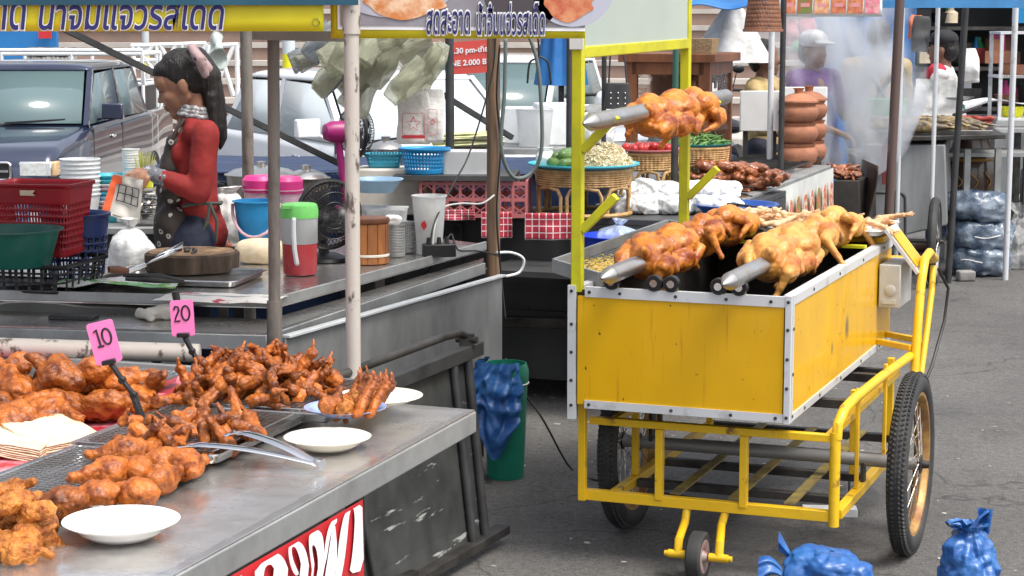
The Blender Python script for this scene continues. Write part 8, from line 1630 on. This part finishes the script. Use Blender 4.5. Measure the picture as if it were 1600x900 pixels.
# ------------------------------------------------------------------ things on the ground
p = P(790, 745, z=0); bn = thing('bin', 'small green plastic bin with a blue bag over its rim beside the sheet panel', 'bin', (p.x, p.y, 0))
m = MB().lathe([(1e-4, 0), (.066, 0), (.070, .01), (.083, .36), (.088, .38), (.088, .415), (.080, .44), (.076, .44), (.074, .40), (.062, .02), (1e-4, .02)], n=44); obj('tub', m, M_pbin, bn); m = MB(); m.tube([(.087 * math.cos(k * .2), .087 * math.sin(k * .2), .365) for k in range(32)], .003, 5, closed=True); obj('wire_ring', m, M_paper, bn)
m = MB()
def drape(u, v):
    a = math.pi * (.72 + .98 * u); r_ = .092 + .05 * math.sin(v * 2.4) + .012 * math.sin(u * 31 + v * 5) + wavy((u * 6, v * 5, 1), .045, 1.6, 2) * min(1, v * 4); return Vector((r_ * math.cos(a) - .05 * v, r_ * math.sin(a), .452 - (.30 + .05 * math.sin(u * 17)) * v + wavy((u * 5, v * 2, 7), .05, 1.3) * v))
m.grid(drape, 60, 30); obj('bag', m, M_bluebag, label='rumpled blue plastic bag hanging over the left rim of the green bin', cat='plastic bag', loc=(p.x, p.y, .0), smooth=180)
cable([P(790, 560, y=7.7), P(800, 590, y=7.6), P(845, 650, y=7.3), P(893, 733, z=.005), P(940, 752, z=.005), P(1100, 780, z=.005), P(1252, 797, z=.01)], .004, 'black cable trailing from the prep table across the ground to the white strip')
p = P(1296, 806, z=0); xs_ = thing('power_strip', 'white extension strip lying on the asphalt under the yellow cart', 'power strip', (p.x, p.y, 0), -4); m = MB(); m.span((-.095, -.025, 0), (.095, .03, .032)); m.span((-.125, -.02, 0), (-.09, .01, .006)); obj('case', m, M_pwhite, xs_, bevel=.005); m = MB(); m.tube([(.065, 0, .034), (.066, 0, .062), (.068, .0, .075)], [.012, .011, .005], 10); obj('plug', m, M_pblack, xs_)
cable([Vector((p.x + .068, p.y, .07)), Vector((p.x + .072, p.y + .02, .13)), Vector((p.x + .10, p.y + .08, .19))], .004, 'short black cord rising from the white strip to the cart frame')
p = P(1290, 945, z=0); b1 = pillow_bag_mb(.138, .10, .165, 3, .022, 10, 120, 64); b1.tf(Matrix.Rotation(R(7), 4, 'Y')); o = thing('plastic_bag', 'blue plastic bag lying on its side with its knot at the left', 'plastic bag', (p.x, p.y + .02, 0), -10); obj('bag', b1, M_bluebag, o, smooth=180)
m = MB(); m.grid(lambda u, v: Vector((-.125 - .07 * v, -.05 + (.016 + .035 * v) * math.cos(u * 6.28) * (1 + .3 * math.sin(u * 25)), .10 + .02 * math.sin(v * 3) + (.012 + .03 * v) * math.sin(u * 6.28))), 40, 12, wrap=True); m.grid(lambda u, v: Vector((-.105 - .035 * v, .02 + (.012 + .03 * v) * math.cos(u * 6.28) * (1 + .3 * math.sin(u * 19)), .135 + .045 * v + (.012 + .015 * v) * math.sin(u * 6.28))), 36, 10, wrap=True); obj('knot', m, M_bluebag, o, smooth=180)
p = P(1514, 962, z=0); o = thing('plastic_bag', 'upright tied blue plastic bag at the lower right corner', 'plastic bag', (p.x, p.y + .03, 0), 20); obj('bag', bag_mb(.092, .085, .25, 12, crease=.020, sc=13, top=1.08, n=120, k=80, neck=.34), M_bluebag, o, smooth=180)
m = MB()
for s_, l_ in ((-1, .085), (1, .055)):
    pts = [Vector((0, 0, .245)), Vector((s_ * l_ * .45, -.01, .285)), Vector((s_ * l_, -.01, .295 + .012 * s_)), Vector((s_ * l_ * .75, .005, .265)), Vector((s_ * .012, .0, .248))]
    m.grid(lambda u, v: pts[min(3, int(u * 4))].lerp(pts[min(3, int(u * 4)) + 1], u * 4 - min(3, int(u * 4))) + Vector((0, (v - .5) * .022, .004 * math.sin(v * 9 + u * 7))), 24, 4)
m.grid(lambda u, v: Vector((.055 + .03 * (u - .5) * (1 + v), .014 * math.sin(u * 7), .235 + .075 * v)), 10, 8); obj('tie', m, M_bluebag, o, smooth=180)
m = MB(); rd = random.Random(21)
for k in range(150):
    x, y = rd.uniform(-.4, 3.2), rd.uniform(5.8, 9.5); r_ = rd.uniform(.003, .011) if k % 6 else rd.uniform(.010, .02); a0 = rd.uniform(0, 6); m.prism([(r_ * (1 + .4 * math.sin(3 * a)) * math.cos(a), r_ * .7 * math.sin(a)) for a in [k_ * 1.05 for k_ in range(6)]], 0, .002, Matrix.Translation((x, y, .001)) @ Matrix.Rotation(a0, 4, 'Z'))
obj('litter', m, mat('paper_scraps', (.50, .48, .44), .8, col2=(.25, .22, .18), vs=4, rnd=0), kind='stuff')
